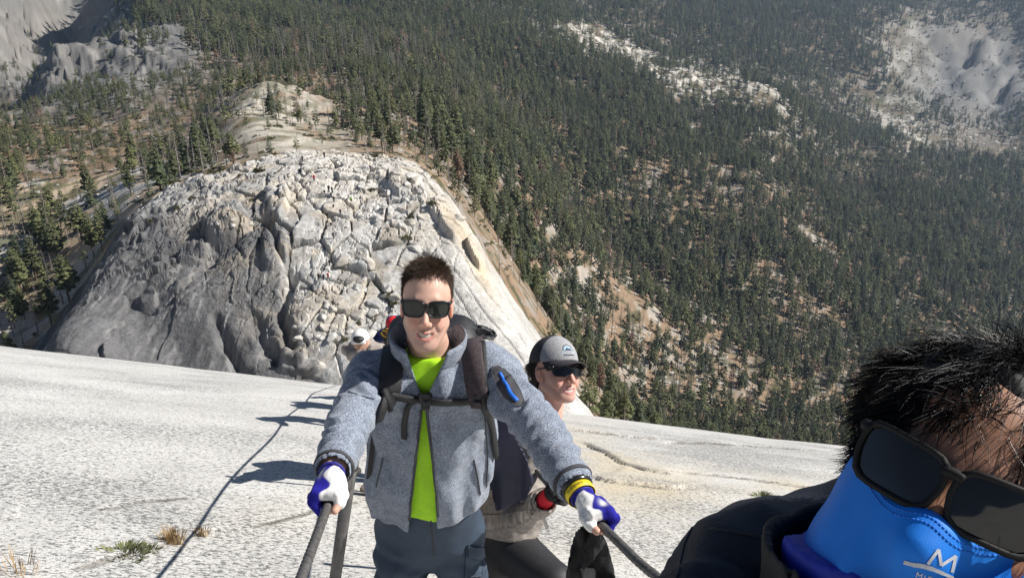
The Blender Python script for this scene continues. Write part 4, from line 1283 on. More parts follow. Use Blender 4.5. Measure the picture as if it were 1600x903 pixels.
def mat_tone(name, rough=0.8, spec=0.3, scale=400.0, bump=0.3, sheen=0.0, mottle=0.0, mscale=300.0):
    """material whose colour comes from the mesh's own tone attribute"""
    m, nt, b = new_mat(name)
    at = N(nt, 'ShaderNodeAttribute', attribute_name='tone')
    tc = N(nt, 'ShaderNodeTexCoord')
    nz = N(nt, 'ShaderNodeTexNoise', i_Scale=scale, i_Detail=3.0)
    nt.links.new(tc.outputs['Object'], nz.inputs['Vector'])
    out = at.outputs['Color']
    if mottle:
        n2 = N(nt, 'ShaderNodeTexNoise', i_Scale=mscale, i_Detail=2.0, i_Roughness=0.7)
        nt.links.new(tc.outputs['Object'], n2.inputs['Vector'])
        r = ramp(nt, [(0.32, 1 - mottle), (0.68, 1 + mottle)])
        nt.links.new(n2.outputs['Fac'], r.inputs[0])
        out = mixc(nt, 1.0, out, r.outputs[0], 'MULTIPLY')
    nt.links.new(out, b.inputs['Base Color'])
    b.inputs['Roughness'].default_value = rough
    b.inputs['Specular IOR Level'].default_value = spec
    if sheen: b.inputs['Sheen Weight'].default_value = sheen
    bp = N(nt, 'ShaderNodeBump', i_Strength=bump, i_Distance=0.002)
    nt.links.new(nz.outputs['Fac'], bp.inputs['Height']); nt.links.new(bp.outputs[0], b.inputs['Normal'])
    return m

def mat_hair(name, c, rough=0.35, spec=0.6):
    m, nt, b = new_mat(name)
    geo = N(nt, 'ShaderNodeNewGeometry')
    r = ramp(nt, [(0.0, [v * 0.55 for v in c]), (1.0, [v * 1.5 for v in c])])
    nt.links.new(geo.outputs['Random Per Island'], r.inputs[0])
    nt.links.new(r.outputs[0], b.inputs['Base Color'])
    b.inputs['Roughness'].default_value = rough
    b.inputs['Specular IOR Level'].default_value = spec
    return m

def strands(seed, n, root_fn, dir_fn, len_fn, width, segs=4, curl=0.25, grav=0.3):
    """thin tapered three-sided locks growing from root_fn(rng)->(p, normal); head space"""
    r = random.Random(seed)
    V = []; Fc = []
    for _ in range(n):
        q = root_fn(r)
        if q is None: continue
        p, nr = q
        d = dir_fn(p, nr, r); L = len_fn(p, r)
        if L <= 0: continue
        w = width * r.uniform(0.7, 1.3)
        pts = [p - nr * 0.003]; dd = d.copy()
        bend = Vector((r.gauss(0, 1), r.gauss(0, 1), r.gauss(0, 0.6))) * curl
        for s in range(segs):
            pts.append(pts[-1] + dd * (L / segs))
            dd = (dd + bend / segs + Vector((0, 0, -grav / segs))).normalized()
            # keep outside the skull
            c = Vector((0, -0.014, 0.036)); e = pts[-1] - c
            e2 = Vector((e.x / 0.076, e.y / 0.095, e.z / 0.081)); l = e2.length
            if l < 1.02: pts[-1] = c + e * (1.03 / l)
        n0 = len(V)
        for i, pt in enumerate(pts):
            t = i / segs
            ww = w * (1 - t) ** 0.6 + 0.00008
            tg = (pts[min(i + 1, segs)] - pts[max(i - 1, 0)]).normalized()
            a = tg.cross(nr)
            if a.length < 1e-3: a = tg.cross(Vector((1, 0.2, 0)))
            a.normalize(); b = tg.cross(a)
            for k in range(3):
                an = 2.0944 * k
                V.append(pt + (a * math.cos(an) + b * math.sin(an) * 0.7) * ww)
        for i in range(segs):
            for k in range(3):
                Fc.append((n0 + i * 3 + k, n0 + i * 3 + (k + 1) % 3, n0 + i * 3 + 3 + (k + 1) % 3, n0 + i * 3 + 3 + k))
    return np.array([tuple(v) for v in V]), np.array(Fc)

# ---------------------------------------------------------------- sunglasses (head space; front at y ~ 0.10)
def sunglasses(parent, R, t, s=1.0, fm=None, lm=None, wdt=0.138, hgt=0.043, yf=0.1, zc=0.0, wrap=0.018, thick=0.0045, xsc=1.0, pw=3.6, rim=0.0036):
    def lens_outline(sg, grow=0.0, n=28):
        hw = wdt * 0.222 + grow; hh = hgt * 0.5 + grow; cx = sg * wdt * 0.255
        out = []
        for i in range(n):
            a = 2 * math.pi * i / n
            ca, sa = math.cos(a), math.sin(a)
            p = pw
            rr = 1.0 / (abs(ca) ** p + abs(sa) ** p) ** (1 / p)
            x = ca * rr * hw; z = sa * rr * hh
            if z < 0: x *= 1 + 0.14 * z / hh
            z += 0.06 * (sg * x) * (1 if z > 0 else 0.35)
            out.append((cx + x, z + zc))
        return out
    def surf(x, z, dy=0.0):
        return (x * xsc, yf - wrap * (x / (wdt / 2)) ** 2 + dy, z)
    def ring(inner, outer, th):
        V = []; Fc = []; n = len(inner)
        for o, dy in ((outer, th), (inner, th), (outer, -th), (inner, -th)):
            V += [surf(x, z, dy) for x, z in o]
        for i in range(n):
            j = (i + 1) % n
            Fc += [(i, j, n + j, n + i), (2 * n + j, 2 * n + i, 3 * n + i, 3 * n + j), (j, i, 2 * n + i, 2 * n + j), (n + i, n + j, 3 * n + j, 3 * n + i)]
        return V, Fc
    root_parts = []
    V = []; Fc = []
    for sg in (-1, 1):
        v, f = ring(lens_outline(sg, -0.001), lens_outline(sg, rim), thick * 0.5)
        n0 = len(V); V += v; Fc += [tuple(i + n0 for i in q) for q in f]
    # bridge
    v, f = tube_np([surf(x, zc + hgt * 0.20 + 0.004 * math.cos(x / 0.012), 0.001) for x in np.linspace(-wdt * 0.055, wdt * 0.055, 7)], [0.0042] * 7, 8)
    n0 = len(V); V += v; Fc += [tuple(i + n0 for i in q) for q in f]
    # hinge blocks
    for sg in (-1, 1):
        v, f = tube_np([surf(sg * wdt * 0.455, zc + hgt * 0.36), surf(sg * wdt * 0.50, zc + hgt * 0.40, -0.002), surf(sg * wdt * 0.515, zc + hgt * 0.40, -0.012)], [0.005, 0.0052, 0.0045], 6)
        n0 = len(V); V += v; Fc += [tuple(i + n0 for i in q) for q in f]
    fr = mesh_np('glasses_frame', xf(np.array(V), R, t, s), Fc, fm, parent)
    for sg in (-1, 1):
        o = lens_outline(sg, 0.0)
        V = [surf(x, z, 0.0012) for x, z in o]; n = len(V)
        cx = sum(p[0] for p in o) / n; cz = sum(p[1] for p in o) / n
        V.append(surf(cx, cz, 0.0022)); mid = [surf(cx + (x - cx) * .5, cz + (z - cz) * .5, 0.0020) for x, z in o]
        V += mid
        V += [surf(x, z, 0.0012) for x, z in o]; V += [surf(x, z, -0.0008) for x, z in o]
        Fc = [(i, (i + 1) % n, n + 1 + (i + 1) % n, n + 1 + i) for i in range(n)] + [(n + 1 + i, n + 1 + (i + 1) % n, n) for i in range(n)]
        Fc += [(2 * n + 1 + (i + 1) % n, 2 * n + 1 + i, 3 * n + 1 + i, 3 * n + 1 + (i + 1) % n) for i in range(n)]
        mesh_np('lens', xf(np.array(V), R, t, s), Fc, lm, fr)
        tv, tf = tube_np([surf(sg * wdt * 0.515, zc + hgt * 0.40, -0.010), (sg * 0.0775 * xsc, 0.03, zc + hgt * 0.34), (sg * 0.0785 * xsc, -0.01, zc + hgt * 0.24), (sg * 0.078 * xsc, -0.03, zc - 0.012)], [0.0042, 0.0036, 0.0032, 0.0028], 6)
        mesh_np('temple', xf(np.array(tv), R, t, s), tf, fm, fr)
    return fr

def ribbon(bvh, pts_px, width, thick, lift=0.002, n=24, depth=None):
    """strap laid on a surface: path given where it shows, cast on to the surface; returns V, F"""
    P2 = np.array(pts_px, float)
    seg = np.hypot(*(P2[1:] - P2[:-1]).T); cum = np.concatenate([[0], np.cumsum(seg)])
    out = []
    for s in np.linspace(0, cum[-1], n):
        px = np.interp(s, cum, P2[:, 0]); row = np.interp(s, cum, P2[:, 1])
        d = ray(px, row).normalized()
        h = bvh.ray_cast(Vector((0, 0, 0)), d)
        if h[0] is None: continue
        nr = h[1] if h[1].dot(d) < 0 else -h[1]
        out.append((h[0], nr))
    if len(out) < 2: return None
    pts = [p for p, _ in out]; nrs = [q for _, q in out]
    for _ in range(3):
        nrs = [(nrs[max(i - 1, 0)] + nrs[i] + nrs[min(i + 1, len(nrs) - 1)]).normalized() for i in range(len(nrs))]
        pts = [pts[0]] + [(pts[i - 1] + pts[i] * 2 + pts[i + 1]) / 4 for i in range(1, len(pts) - 1)] + [pts[-1]]
    V = []; Fc = []
    wd = width if callable(width) else (lambda t: width)
    for i, p in enumerate(pts):
        tg = (pts[min(i + 1, len(pts) - 1)] - pts[max(i - 1, 0)]).normalized()
        nr = nrs[i]; sd = tg.cross(nr).normalized()
        w = wd(i / (len(pts) - 1))
        for a, b in ((-1, 0), (-0.92, 1), (0.92, 1), (1, 0)):
            V.append(tuple(p + sd * a * w * 0.5 + nr * (lift + b * thick)))
    for i in range(len(pts) - 1):
        for k in range(4):
            Fc.append((i * 4 + k, i * 4 + (k + 1) % 4, i * 4 + 4 + (k + 1) % 4, i * 4 + 4 + k))
    Fc.append((3, 2, 1, 0)); e = (len(pts) - 1) * 4; Fc.append((e, e + 1, e + 2, e + 3))
    return V, Fc

def tube_on(bvh, pts_px, rad, lift=0.001, n=24, k=6):
    P2 = np.array(pts_px, float)
    seg = np.hypot(*(P2[1:] - P2[:-1]).T); cum = np.concatenate([[0], np.cumsum(seg)])
    pts = []
    for s in np.linspace(0, cum[-1], n):
        d = ray(np.interp(s, cum, P2[:, 0]), np.interp(s, cum, P2[:, 1])).normalized()
        h = bvh.ray_cast(Vector((0, 0, 0)), d)
        if h[0] is None: continue
        nr = h[1] if h[1].dot(d) < 0 else -h[1]
        pts.append(h[0] + nr * lift)
    if len(pts) < 2: return None
    return tube_np(pts, [rad] * len(pts), k)

def patch_on(bvh, poly, thick=0.0015, lift=0.0005, step=2.0):
    """a thin panel laid on a surface, outline as it shows"""
    poly = np.array(poly, float)
    x0, y0 = poly.min(0); x1, y1 = poly.max(0)
    nx = int((x1 - x0) / step) + 2; ny = int((y1 - y0) / step) + 2
    idx = {}; V = []; Fc = []; Nn = []
    for j in range(ny):
        for i in range(nx):
            px = x0 + i * step; row = y0 + j * step
            sd = float(poly_sd(np.array([px]), np.array([row]), [tuple(p) for p in poly])[0])
            if sd > step * 0.75: continue
            if sd > 0:      # pull on to the outline
                best = None
                for a, b in zip(poly, np.roll(poly, -1, 0)):
                    ab = b - a; t = np.clip(((px - a[0]) * ab[0] + (row - a[1]) * ab[1]) / (ab @ ab + 1e-9), 0, 1); q = a + t * ab
                    dd = np.hypot(px - q[0], row - q[1])
                    if best is None or dd < best[0]: best = (dd, q)
                px, row = best[1]
            d = ray(px, row).normalized(); h = bvh.ray_cast(Vector((0, 0, 0)), d)
            if h[0] is None: continue
            nr = h[1] if h[1].dot(d) < 0 else -h[1]
            idx[(i, j)] = len(V); V.append(h[0]); Nn.append(nr)
    for (i, j), a in list(idx.items()):
        q = [idx.get((i + 1, j)), idx.get((i + 1, j + 1)), idx.get((i, j + 1))]
        if None not in q: Fc.append((a, q[0], q[1], q[2]))
    n = len(V)
    top = [tuple(V[i] + Nn[i] * (lift + thick)) for i in range(n)]; bot = [tuple(V[i] + Nn[i] * lift * 0.2) for i in range(n)]
    ec = {}
    for f in Fc:
        for a, b in zip(f, f[1:] + f[:1]): ec[(a, b)] = 1
    rim = [(a, b, b + n, a + n) for (a, b) in ec if (b, a) not in ec]
    return top + bot, Fc + rim
# ================================================================ PEOPLE
def mat_gloss(name, c, rough=0.06, spec=0.6):
    m, nt, b = new_mat(name)
    tc = N(nt, 'ShaderNodeTexCoord'); nz = N(nt, 'ShaderNodeTexNoise', i_Scale=60.0)
    nt.links.new(tc.outputs['Object'], nz.inputs['Vector'])
    r = ramp(nt, [(0.3, rough), (0.7, rough * 1.6)]); nt.links.new(nz.outputs['Fac'], r.inputs[0]); nt.links.new(r.outputs[0], b.inputs['Roughness'])
    b.inputs['Base Color'].default_value = (c[0], c[1], c[2], 1)
    b.inputs['Specular IOR Level'].default_value = spec
    return m

def mat_fleece():
    m, nt, b = new_mat('heathered_fleece')
    tc = N(nt, 'ShaderNodeTexCoord')
    n1 = N(nt, 'ShaderNodeTexNoise', i_Scale=430.0, i_Detail=2.0, i_Roughness=0.7)
    n2 = N(nt, 'ShaderNodeTexNoise', i_Scale=45.0, i_Detail=3.0, i_Roughness=0.6)
    mp = N(nt, 'ShaderNodeMapping'); mp.inputs['Scale'].default_value = (0.7, 1, 1.5)
    nt.links.new(tc.outputs['Object'], mp.inputs[0])
    nt.links.new(mp.outputs[0], n1.inputs['Vector']); nt.links.new(tc.outputs['Object'], n2.inputs['Vector'])
    r1 = ramp(nt, [(0.36, (0.075, 0.095, 0.14)), (0.5, (0.20, 0.235, 0.30)), (0.64, (0.46, 0.50, 0.56))])
    nt.links.new(n1.outputs['Fac'], r1.inputs[0])
    r2 = ramp(nt, [(0.3, 0.78), (0.7, 1.15)]); nt.links.new(n2.outputs['Fac'], r2.inputs[0])
    nt.links.new(mixc(nt, 1.0, r1.outputs[0], r2.outputs[0], 'MULTIPLY'), b.inputs['Base Color'])
    b.inputs['Roughness'].default_value = 0.95; b.inputs['Specular IOR Level'].default_value = 0.1
    b.inputs['Sheen Weight'].default_value = 0.25
    bp = N(nt, 'ShaderNodeBump', i_Strength=0.5, i_Distance=0.003)
    nt.links.new(n1.outputs['Fac'], bp.inputs['Height']); nt.links.new(bp.outputs[0], b.inputs['Normal'])
    return m

MAT['skin'] = mat_skin()
MAT['fleece'] = mat_fleece()
MAT['lime'] = simple_mat('lime_shirt', (0.40, 0.78, 0.012), 0.7, 0.05, 30, 0.15, 500)
MAT['dk_trim'] = simple_mat('charcoal_trim', (0.05, 0.05, 0.058), 0.75, 0.1, 60, 0.2, 400)
MAT['zip'] = simple_mat('zip', (0.035, 0.037, 0.045), 0.5, 0.1, 300)
MAT['webbing'] = simple_mat('black_webbing', (0.016, 0.016, 0.018), 0.6, 0.2, 200, 0.5, 600)
MAT['pad'] = simple_mat('pack_padding', (0.055, 0.040, 0.045), 0.85, 0.2, 120, 0.4, 500)
MAT['buckle'] = simple_mat('black_plastic', (0.012, 0.012, 0.013), 0.35, 0.05, 50)
MAT['pack_black'] = simple_mat('black_nylon', (0.014, 0.014, 0.017), 0.55, 0.15, 60, 0.3, 200)
MAT['trousers'] = simple_mat('slate_trousers', (0.034, 0.054, 0.085), 0.72, 0.08, 30, 0.25, 500)
MAT['glasses'] = simple_mat('black_frame', (0.010, 0.010, 0.011), 0.32, 0.0, 40)
MAT['glasses_mat'] = simple_mat('matte_frame', (0.007, 0.007, 0.007), 0.6, 0.0, 40, 0, 120, 0, 0.25)
MAT['lens'] = mat_gloss('dark_lens', (0.010, 0.010, 0.010), 0.04, 0.55)
MAT['lens_g'] = mat_gloss('grey_green_lens', (0.016, 0.019, 0.015), 0.05, 0.45)
MAT['hair_brown'] = mat_hair('brown_hair', (0.060, 0.036, 0.022), 0.45, 0.35)
MAT['hair_black'] = mat_hair('black_hair', (0.0035, 0.0032, 0.0034), 0.34, 0.24)
MAT['hair_dark'] = mat_hair('dark_brown_hair', (0.020, 0.012, 0.009), 0.4, 0.5)
MAT['teeth'] = simple_mat('teeth', (0.55, 0.51, 0.44), 0.3, 0.03, 100)
MAT['glove'] = mat_tone('glove_leather', 0.88, 0.15, 350, 0.6, 0.0, 0.12, 120)
MAT['boot'] = simple_mat('boot', (0.06, 0.05, 0.045), 0.8, 0.2, 50)
MAT['navy'] = simple_mat('navy_shell', (0.026, 0.026, 0.055), 0.6, 0.12, 20, 0.25, 300)
MAT['navy_dark'] = simple_mat('dark_navy_softshell', (0.008, 0.011, 0.022), 0.62, 0.15, 25, 0.3, 300, 0.0, 0.4)
MAT['blue_zip'] = simple_mat('bright_blue_cord', (0.012, 0.16, 0.72), 0.55, 0.1, 100)
MAT['yellow'] = simple_mat('yellow_wristband', (0.80, 0.62, 0.02), 0.5, 0.04, 50)
MAT['ink'] = simple_mat('black_print', (0.02, 0.02, 0.02), 0.7, 0.0, 50)
MAT['watch'] = mat_gloss('watch_black', (0.015, 0.015, 0.016), 0.2, 0.5)
MAT['black_cloth'] = simple_mat('black_fleece_cloth', (0.011, 0.011, 0.012), 0.9, 0.2, 60, 0.5, 250)

HS = 0.80
def hand_points(G, c, n, s):
    """a hand closed on a rail. G rail point, c towards the index finger, n up off the rail, s side the fingers go down"""
    G, c, n, s = [np.array(v, float) for v in (G, c, n, s)]
    c, n, s = c * HS, n * HS, s * HS
    fingers = []
    for i, (o, L) in enumerate(((0.034, 1.0), (0.012, 1.06), (-0.010, 1.0), (-0.030, 0.86))):
        def at(rad, deg, dc=0.0):
            a = math.radians(deg)
            return G + c * (o * (1 if rad > 0.03 else 0.85) + dc) + (n * math.cos(a) + s * math.sin(a)) * rad
        fingers.append([at(0.040, 38), at(0.042 * L, 78), at(0.031 * L, 140), at(0.0225, 205), at(0.0215, 250)])
    thumb = [G + n * 0.026 - s * 0.022 - c * 0.020, G + n * 0.019 - s * 0.034 + c * 0.012, G + n * 0.006 - s * 0.030 + c * 0.040, G - n * 0.004 - s * 0.022 + c * 0.060]
    return fingers, thumb

def add_hand(f, G, c, n, s, W, grow=0.0, glove=False, k=0.0035):
    fingers, thumb = hand_points(G, c, n, s)
    G, c, n, s, W = [np.array(v, float) for v in (G, c, n, s, W)]
    R = np.stack([c, s, n], 1)
    c, n, s = c * HS, n * HS, s * HS
    f.box_(G + n * 0.030 + s * 0.004, np.array([0.043, 0.036, 0.0125]) * HS + grow, R, 0.009, 0.008)
    f.cap(G + n * 0.032 - c * 0.02, W, 0.0225 + grow, 0.0225 + grow, 0.014)
    fr = [0.0094, 0.0090, 0.0085, 0.0080, 0.0073]
    for i, p in enumerate(fingers):
        m = 5 if not glove else 3
        sc = 0.9 if i == 3 else 1.0
        f.chain(p[:m], [r * sc + grow for r in fr[:m]], k)
    m = 4 if not glove else 3
    f.chain([G + n * 0.030 - s * 0.008 - c * 0.03] + thumb[:m], [0.0145 + grow, 0.0125 + grow, 0.0110 + grow, 0.0100 + grow, 0.0086 + grow][:m + 1], k)
    return f

def foot(f, A, fwd, sc=1.0):
    A = np.array(A, float); fw = np.array(fwd, float)
    f.cap(A, A + fw * 0.13 * sc - np.array([0, 0, 0.045]), 0.045, 0.036, 0.03)
    f.cap(A - fw * 0.035 - np.array([0, 0, 0.04]), A + fw * 0.15 * sc - np.array([0, 0, 0.055]), 0.038, 0.034, 0.02)
    return f

def on_slab(x, y):
    return float(slab_z(np.array([x]), np.array([y]), False)[0])

def body_mesh(name, parts, tones, parent=None, mat=None):
    V = []; Q = []; C = []; n = 0
    for (v, q), t in zip(parts, tones):
        V.append(v); Q.append(q + n); C.append(t); n += len(v)
    return mesh_np(name, np.concatenate(V), np.concatenate(Q), mat or MAT['skin'], parent, attrs={'tone': np.concatenate(C)})

def cloth_noise(scale, amp, seed, st=(1, 1, 1)):
    return lambda X, Y, Z: amp * (vn3(X * st[0] / scale, Y * st[1] / scale, Z * st[2] / scale, seed) + 0.5 * vn3(X * st[0] * 2.1 / scale, Y * st[1] * 2.1 / scale, Z * st[2] * 2.1 / scale, seed + 1))

def sleeve_fold(amp, freq, seed):
    def fn(X, Y, Z, t):
        q = t * freq + 1.6 * vn3(X / 0.07, Y / 0.07, Z / 0.07, seed)
        w = np.sin(q * 6.283)
        return amp * np.sign(w) * np.abs(w) ** 1.4 * np.sin(np.clip(t, 0, 1) * 3.14) ** 0.5
    return fn

# ---------------------------------------------------------------- the man in the grey fleece
def build_man():
    hd = P(667, 476, 2.10)
    tocam = -ray(667, 476).normalized()
    fw = (tocam + Vector((-0.03, 0, 0)) - CAMU * 0.13).normalized()
    R = frame(fw, CAMU + CAMR * 0.03)
    hs = 0.99
    xs = np.diag([0.875, 1, 1])
    RH = R @ xs
    SLi = P(584, 594, 2.17); SRi = P(768, 587, 2.17)      # shoulders: image left, image right
    neck0 = hd - Vector(R[:, 2]) * 0.09 - Vector(R[:, 1]) * 0.035
    neckb = P(672, 550, 2.20)
    chest = P(673, 640, 2.29); waist = P(673, 735, 2.42); pelv = P(672, 815, 2.56)
    spine = (neckb - pelv).normalized()
    back = spine.cross(Vector((1, 0, 0))).normalized(); fwd = -back
    EL = P(545, 664, 1.95); WL = P(521, 733, 1.76)
    ER = P(842, 668, 2.02); WR = P(905, 768, 1.83)
    GL = P(517, 777, 1.715); GR = P(931, 812, 1.765)
    hipL = P(633, 838, 2.58); hipR = P(712, 838, 2.58)
    kneeL = hipL + Vector((-0.045, -0.13, -0.41)); kneeR = hipR + Vector((0.045, -0.07, -0.42))
    ankL = Vector((kneeL.x - 0.01, kneeL.y + 0.20, 0)); ankL.z = on_slab(ankL.x, ankL.y) + 0.10
    ankR = Vector((kneeR.x + 0.03, kneeR.y + 0.22, 0)); ankR.z = on_slab(ankR.x, ankR.y) + 0.10
    cabL = (P(470, 903, 1.45) - GL).normalized(); cabR = (P(990, 870, 1.58) - GR).normalized()
    J = dict(GL=GL, GR=GR, cabL=cabL, cabR=cabR, WL=WL, WR=WR, pelv=pelv, neckb=neckb, back=back, spine=spine, chest=chest)
    root = empty('person', (float(pelv.x), float(pelv.y) + 0.1, on_slab(pelv.x, pelv.y + 0.1)))
    tag(root, 'smiling man in grey heathered fleece and lime shirt gripping both cables', 'person')
    base = (0.62, 0.385, 0.295)
    # --- body: one mesh
    nl = np.asarray(R).T @ np.array(neckb - spine * 0.03 - hd)
    hf = head_sdf(0.003, 1.0, 0.0, ((0, -0.03, -0.06), tuple(nl)), 0.055)
    hv, hq = hf.mesh(1)
    ht = skin_tone(hv, base, 0.45)
    bf = Field((-0.62, 1.1, -2.75), (0.42, 2.75, -0.75), 0.0085)
    bf.cap(neck0, neckb, 0.055, 0.060, 0.03)
    bf.cap(chest - spine * 0.03, waist, 0.118, 0.115, 0.05, flat=list(fwd), f=0.66)
    bf.cap(waist, pelv, 0.115, 0.125, 0.05, flat=list(fwd), f=0.7)
    bf.cap(SLi, SRi, 0.044, 0.044, 0.03)
    bf.cap(SLi, EL, 0.047, 0.040, 0.02); bf.cap(EL, WL, 0.040, 0.027, 0.01)
    bf.cap(SRi, ER, 0.047, 0.040, 0.02); bf.cap(ER, WR, 0.040, 0.027, 0.01)
    for h_, k_, a_ in ((hipL, kneeL, ankL), (hipR, kneeR, ankR)):
        bf.cap(h_, k_, 0.078, 0.055, 0.03); bf.cap(k_, a_, 0.052, 0.036, 0.02); foot(bf, a_, (0, -0.93, 0.36))
    bv, bq = bf.mesh(1)
    nL = (Vector((0, 0.1, 1)) - cabL * cabL.dot(Vector((0, 0.1, 1)))).normalized()
    nL = (nL + CAMF * -0.35).normalized(); nL = (nL - cabL * nL.dot(cabL)).normalized()
    sL = nL.cross(cabL).normalized()
    if sL.x > 0: sL = -sL
    nR = (Vector((0.05, -0.25, 1)) - cabR * cabR.dot(Vector((0.05, -0.25, 1)))).normalized()
    sR = nR.cross(cabR).normalized()
    if sR.x < 0: sR = -sR
    hands = []
    for G, c, n, s, W in ((GL, cabL, nL, sL, WL), (GR, cabR, nR, sR, WR)):
        g = np.array(G)
        lo = np.minimum(g - 0.09, np.array(W) - 0.05); hi = np.maximum(g + 0.09, np.array(W) + 0.05)
        f = Field(lo, hi, 0.0028); add_hand(f, G, c, n, s, W); hands.append(f.mesh(1))
    J['frames'] = ((GL, cabL, nL, sL, WL), (GR, cabR, nR, sR, WR))
    flat = lambda v, c: np.tile(np.array(c), (len(v), 1)) * (1 + 0.1 * vn3(v[:, 0] / .02, v[:, 1] / .02, v[:, 2] / .02, 3))[:, None]
    body_mesh('body', [(xf(hv, RH, hd, hs), hq), (bv, bq)] + hands, [ht, flat(bv, base)] + [flat(h[0], (0.58, 0.34, 0.26)) for h in hands], root)
    # teeth
    tv = []; tf = []
    n = 9
    for i in range(n):
        x = -0.021 + 0.042 * i / (n - 1); y = 0.0887 - 19.0 * x * x
        tv += [(x, y, -0.0648 + 6.0 * x * x), (x, y, -0.0752 + 13 * x * x)]
    for i in range(n - 1): tf.append((2 * i, 2 * i + 1, 2 * i + 3, 2 * i + 2))
    mesh_np('teeth', xf(np.array(tv), RH, hd, hs), tf, MAT['teeth'], root)
    # eyebrows
    eb = []
    sunglasses(root, RH, hd, hs, MAT['glasses'], MAT['lens_g'], wdt=0.146, hgt=0.038, yf=0.1035, zc=0.001, xsc=0.97)
    # --- hair
    C = Vector((0, -0.014, 0.036))
    def rootfn(r, lo=-0.5):
        while True:
            a = r.uniform(0, 6.283); e = math.asin(r.uniform(-0.75, 1))
            d = Vector((math.sin(a) * math.cos(e), math.cos(a) * math.cos(e), math.sin(e)))
            p = C + Vector((d.x * 0.0735, d.y * 0.0925, d.z * 0.0785))
            front = p.y > 0.035
            if front and p.z < 0.077 - 0.35 * max(0, abs(p.x) - 0.03): continue
            if p.y > 0.015 and p.z < 0.036 and abs(p.x) > 0.03: continue
            if p.y > 0.050: 
                if p.z < 0.080: continue
            if p.z < 0.00 and p.y > -0.02: continue
            if p.z < -0.035: continue
            nr = Vector((d.x / 0.0735, d.y / 0.0925, d.z / 0.0785)).normalized()
            return p, nr
    def dirfn(p, nr, r):
        topness = max(0, min(1, (p.z - 0.06) / 0.04))
        t = Vector((0.25 * p.x / 0.07 + 0.5 * topness * (0.3 if p.x < 0 else 1), 0.75 * topness + (-0.5) * (1 - topness), -0.75 * (1 - topness) + 0.2 * topness))
        t = t - nr * t.dot(nr)
        return (t + nr * (0.16 + 0.26 * topness) + Vector((r.gauss(0, .28), r.gauss(0, .28), r.gauss(0, .2)))).normalized()
    def lenfn(p, r):
        topness = max(0, min(1, (p.z - 0.055) / 0.04))
        return (0.010 + 0.026 * topness) * r.uniform(0.7, 1.25)
    sv, sf = strands(5, 11000, rootfn, dirfn, lenfn, 0.00065, 5, 1.0, 0.7)
    cf = Field((-0.1, -0.13, -0.06), (0.1, 0.10, 0.13), 0.003)
    cf.ell(C, (0.0750, 0.0940, 0.0805), 0.01)
    cf.box_((0, 0.088, 0.02), (0.15, 0.045, 0.057), np.eye(3), 0.02, 0.012, 's')
    cf.box_((0, 0.055, -0.02), (0.15, 0.042, 0.05), np.eye(3), 0.01, 0.01, 's')
    cf.box_((0, 0.03, -0.06), (0.15, 0.06, 0.055), np.eye(3), 0.01, 0.01, 's')
    cf.box_((0, -0.03, -0.08), (0.15, 0.2, 0.045), np.eye(3), 0.01, 0.01, 's')
    cv, cq = cf.mesh(1)
    mesh_np('hair', xf(np.concatenate([cv, sv]), RH, hd, hs), np.concatenate([cq, sf + len(cv)]), MAT['hair_brown'], root)
    # --- lime shirt
    sh = Field((-0.5, 1.55, -1.75), (0.2, 2.75, -0.85), 0.006)
    tf_ = dict(flat=list(fwd))
    sh.cap(chest + spine * 0.07, chest - spine * 0.04, 0.140, 0.147, 0.05, f=0.66, **tf_)
    sh.cap(chest - spine * 0.04, waist, 0.147, 0.145, 0.05, f=0.68, **tf_)
    sh.cap(waist, pelv, 0.145, 0.146, 0.05, f=0.72, **tf_)
    sh.cap(SLi + Vector((0.07, 0, 0)), SRi - Vector((0.07, 0, 0)), 0.052, 0.052, 0.05)
    sh.cap(neckb + spine * 0.00 + fwd * 0.022, neckb - spine * 0.07, 0.066, 0.085, 0.04)
    sh.disp(cloth_noise(0.06, 0.010, 61, (1, 1, 0.45)))
    # neck opening
    sh.plane(neckb + spine * 0.012 + fwd * 0.02, spine - fwd * 0.35)
    sh.plane(P(660, 806, 2.5), -spine)
    v, q = sh.mesh(1)
    so_ = mesh_np('shirt', v, q, MAT['lime'], root)
    # --- trousers
    tr = Field((-0.62, 1.75, -2.65), (0.2, 2.9, -1.38), 0.0085)
    tr.cap(waist - spine * 0.06, pelv, 0.150, 0.168, 0.04, flat=list(fwd), f=0.72)
    for h_, k_, a_ in ((hipL, kneeL, ankL), (hipR, kneeR, ankR)):
        tr.cap(h_ + Vector((0, 0, 0.02)), k_, 0.090, 0.076, 0.025, fold=sleeve_fold(0.009, 4.5, 70)); tr.cap(k_, a_, 0.078, 0.066, 0.03, fold=sleeve_fold(0.005, 3, 71))
    tr.disp(cloth_noise(0.10, 0.014, 62, (0.6, 1, 1.2)))
    v, q = tr.mesh(1)
    tro = mesh_np('trousers', v, q, MAT['trousers'], root)
    tb = obj_bvh_w(tro)
    r_ = tube_on(tb, [(672, 800), (676, 840), (678, 868)], 0.0025, 0.0, 14)
    if r_: mesh_np('fly_seam', *map(np.array, (r_[0],)), r_[1], MAT['dk_trim'], tro)
    pp = patch_on(tb, [(728, 853), (754, 858), (752, 898), (726, 903)], 0.004, 0.001, 3)
    mesh_np('cargo_pocket', np.array(pp[0]), pp[1], MAT['trousers'], tro)
    pp = patch_on(tb, [(730, 851), (756, 856), (755, 876), (731, 870)], 0.004, 0.0045, 3)
    mesh_np('pocket_flap', np.array(pp[0]), pp[1], MAT['trousers'], tro)
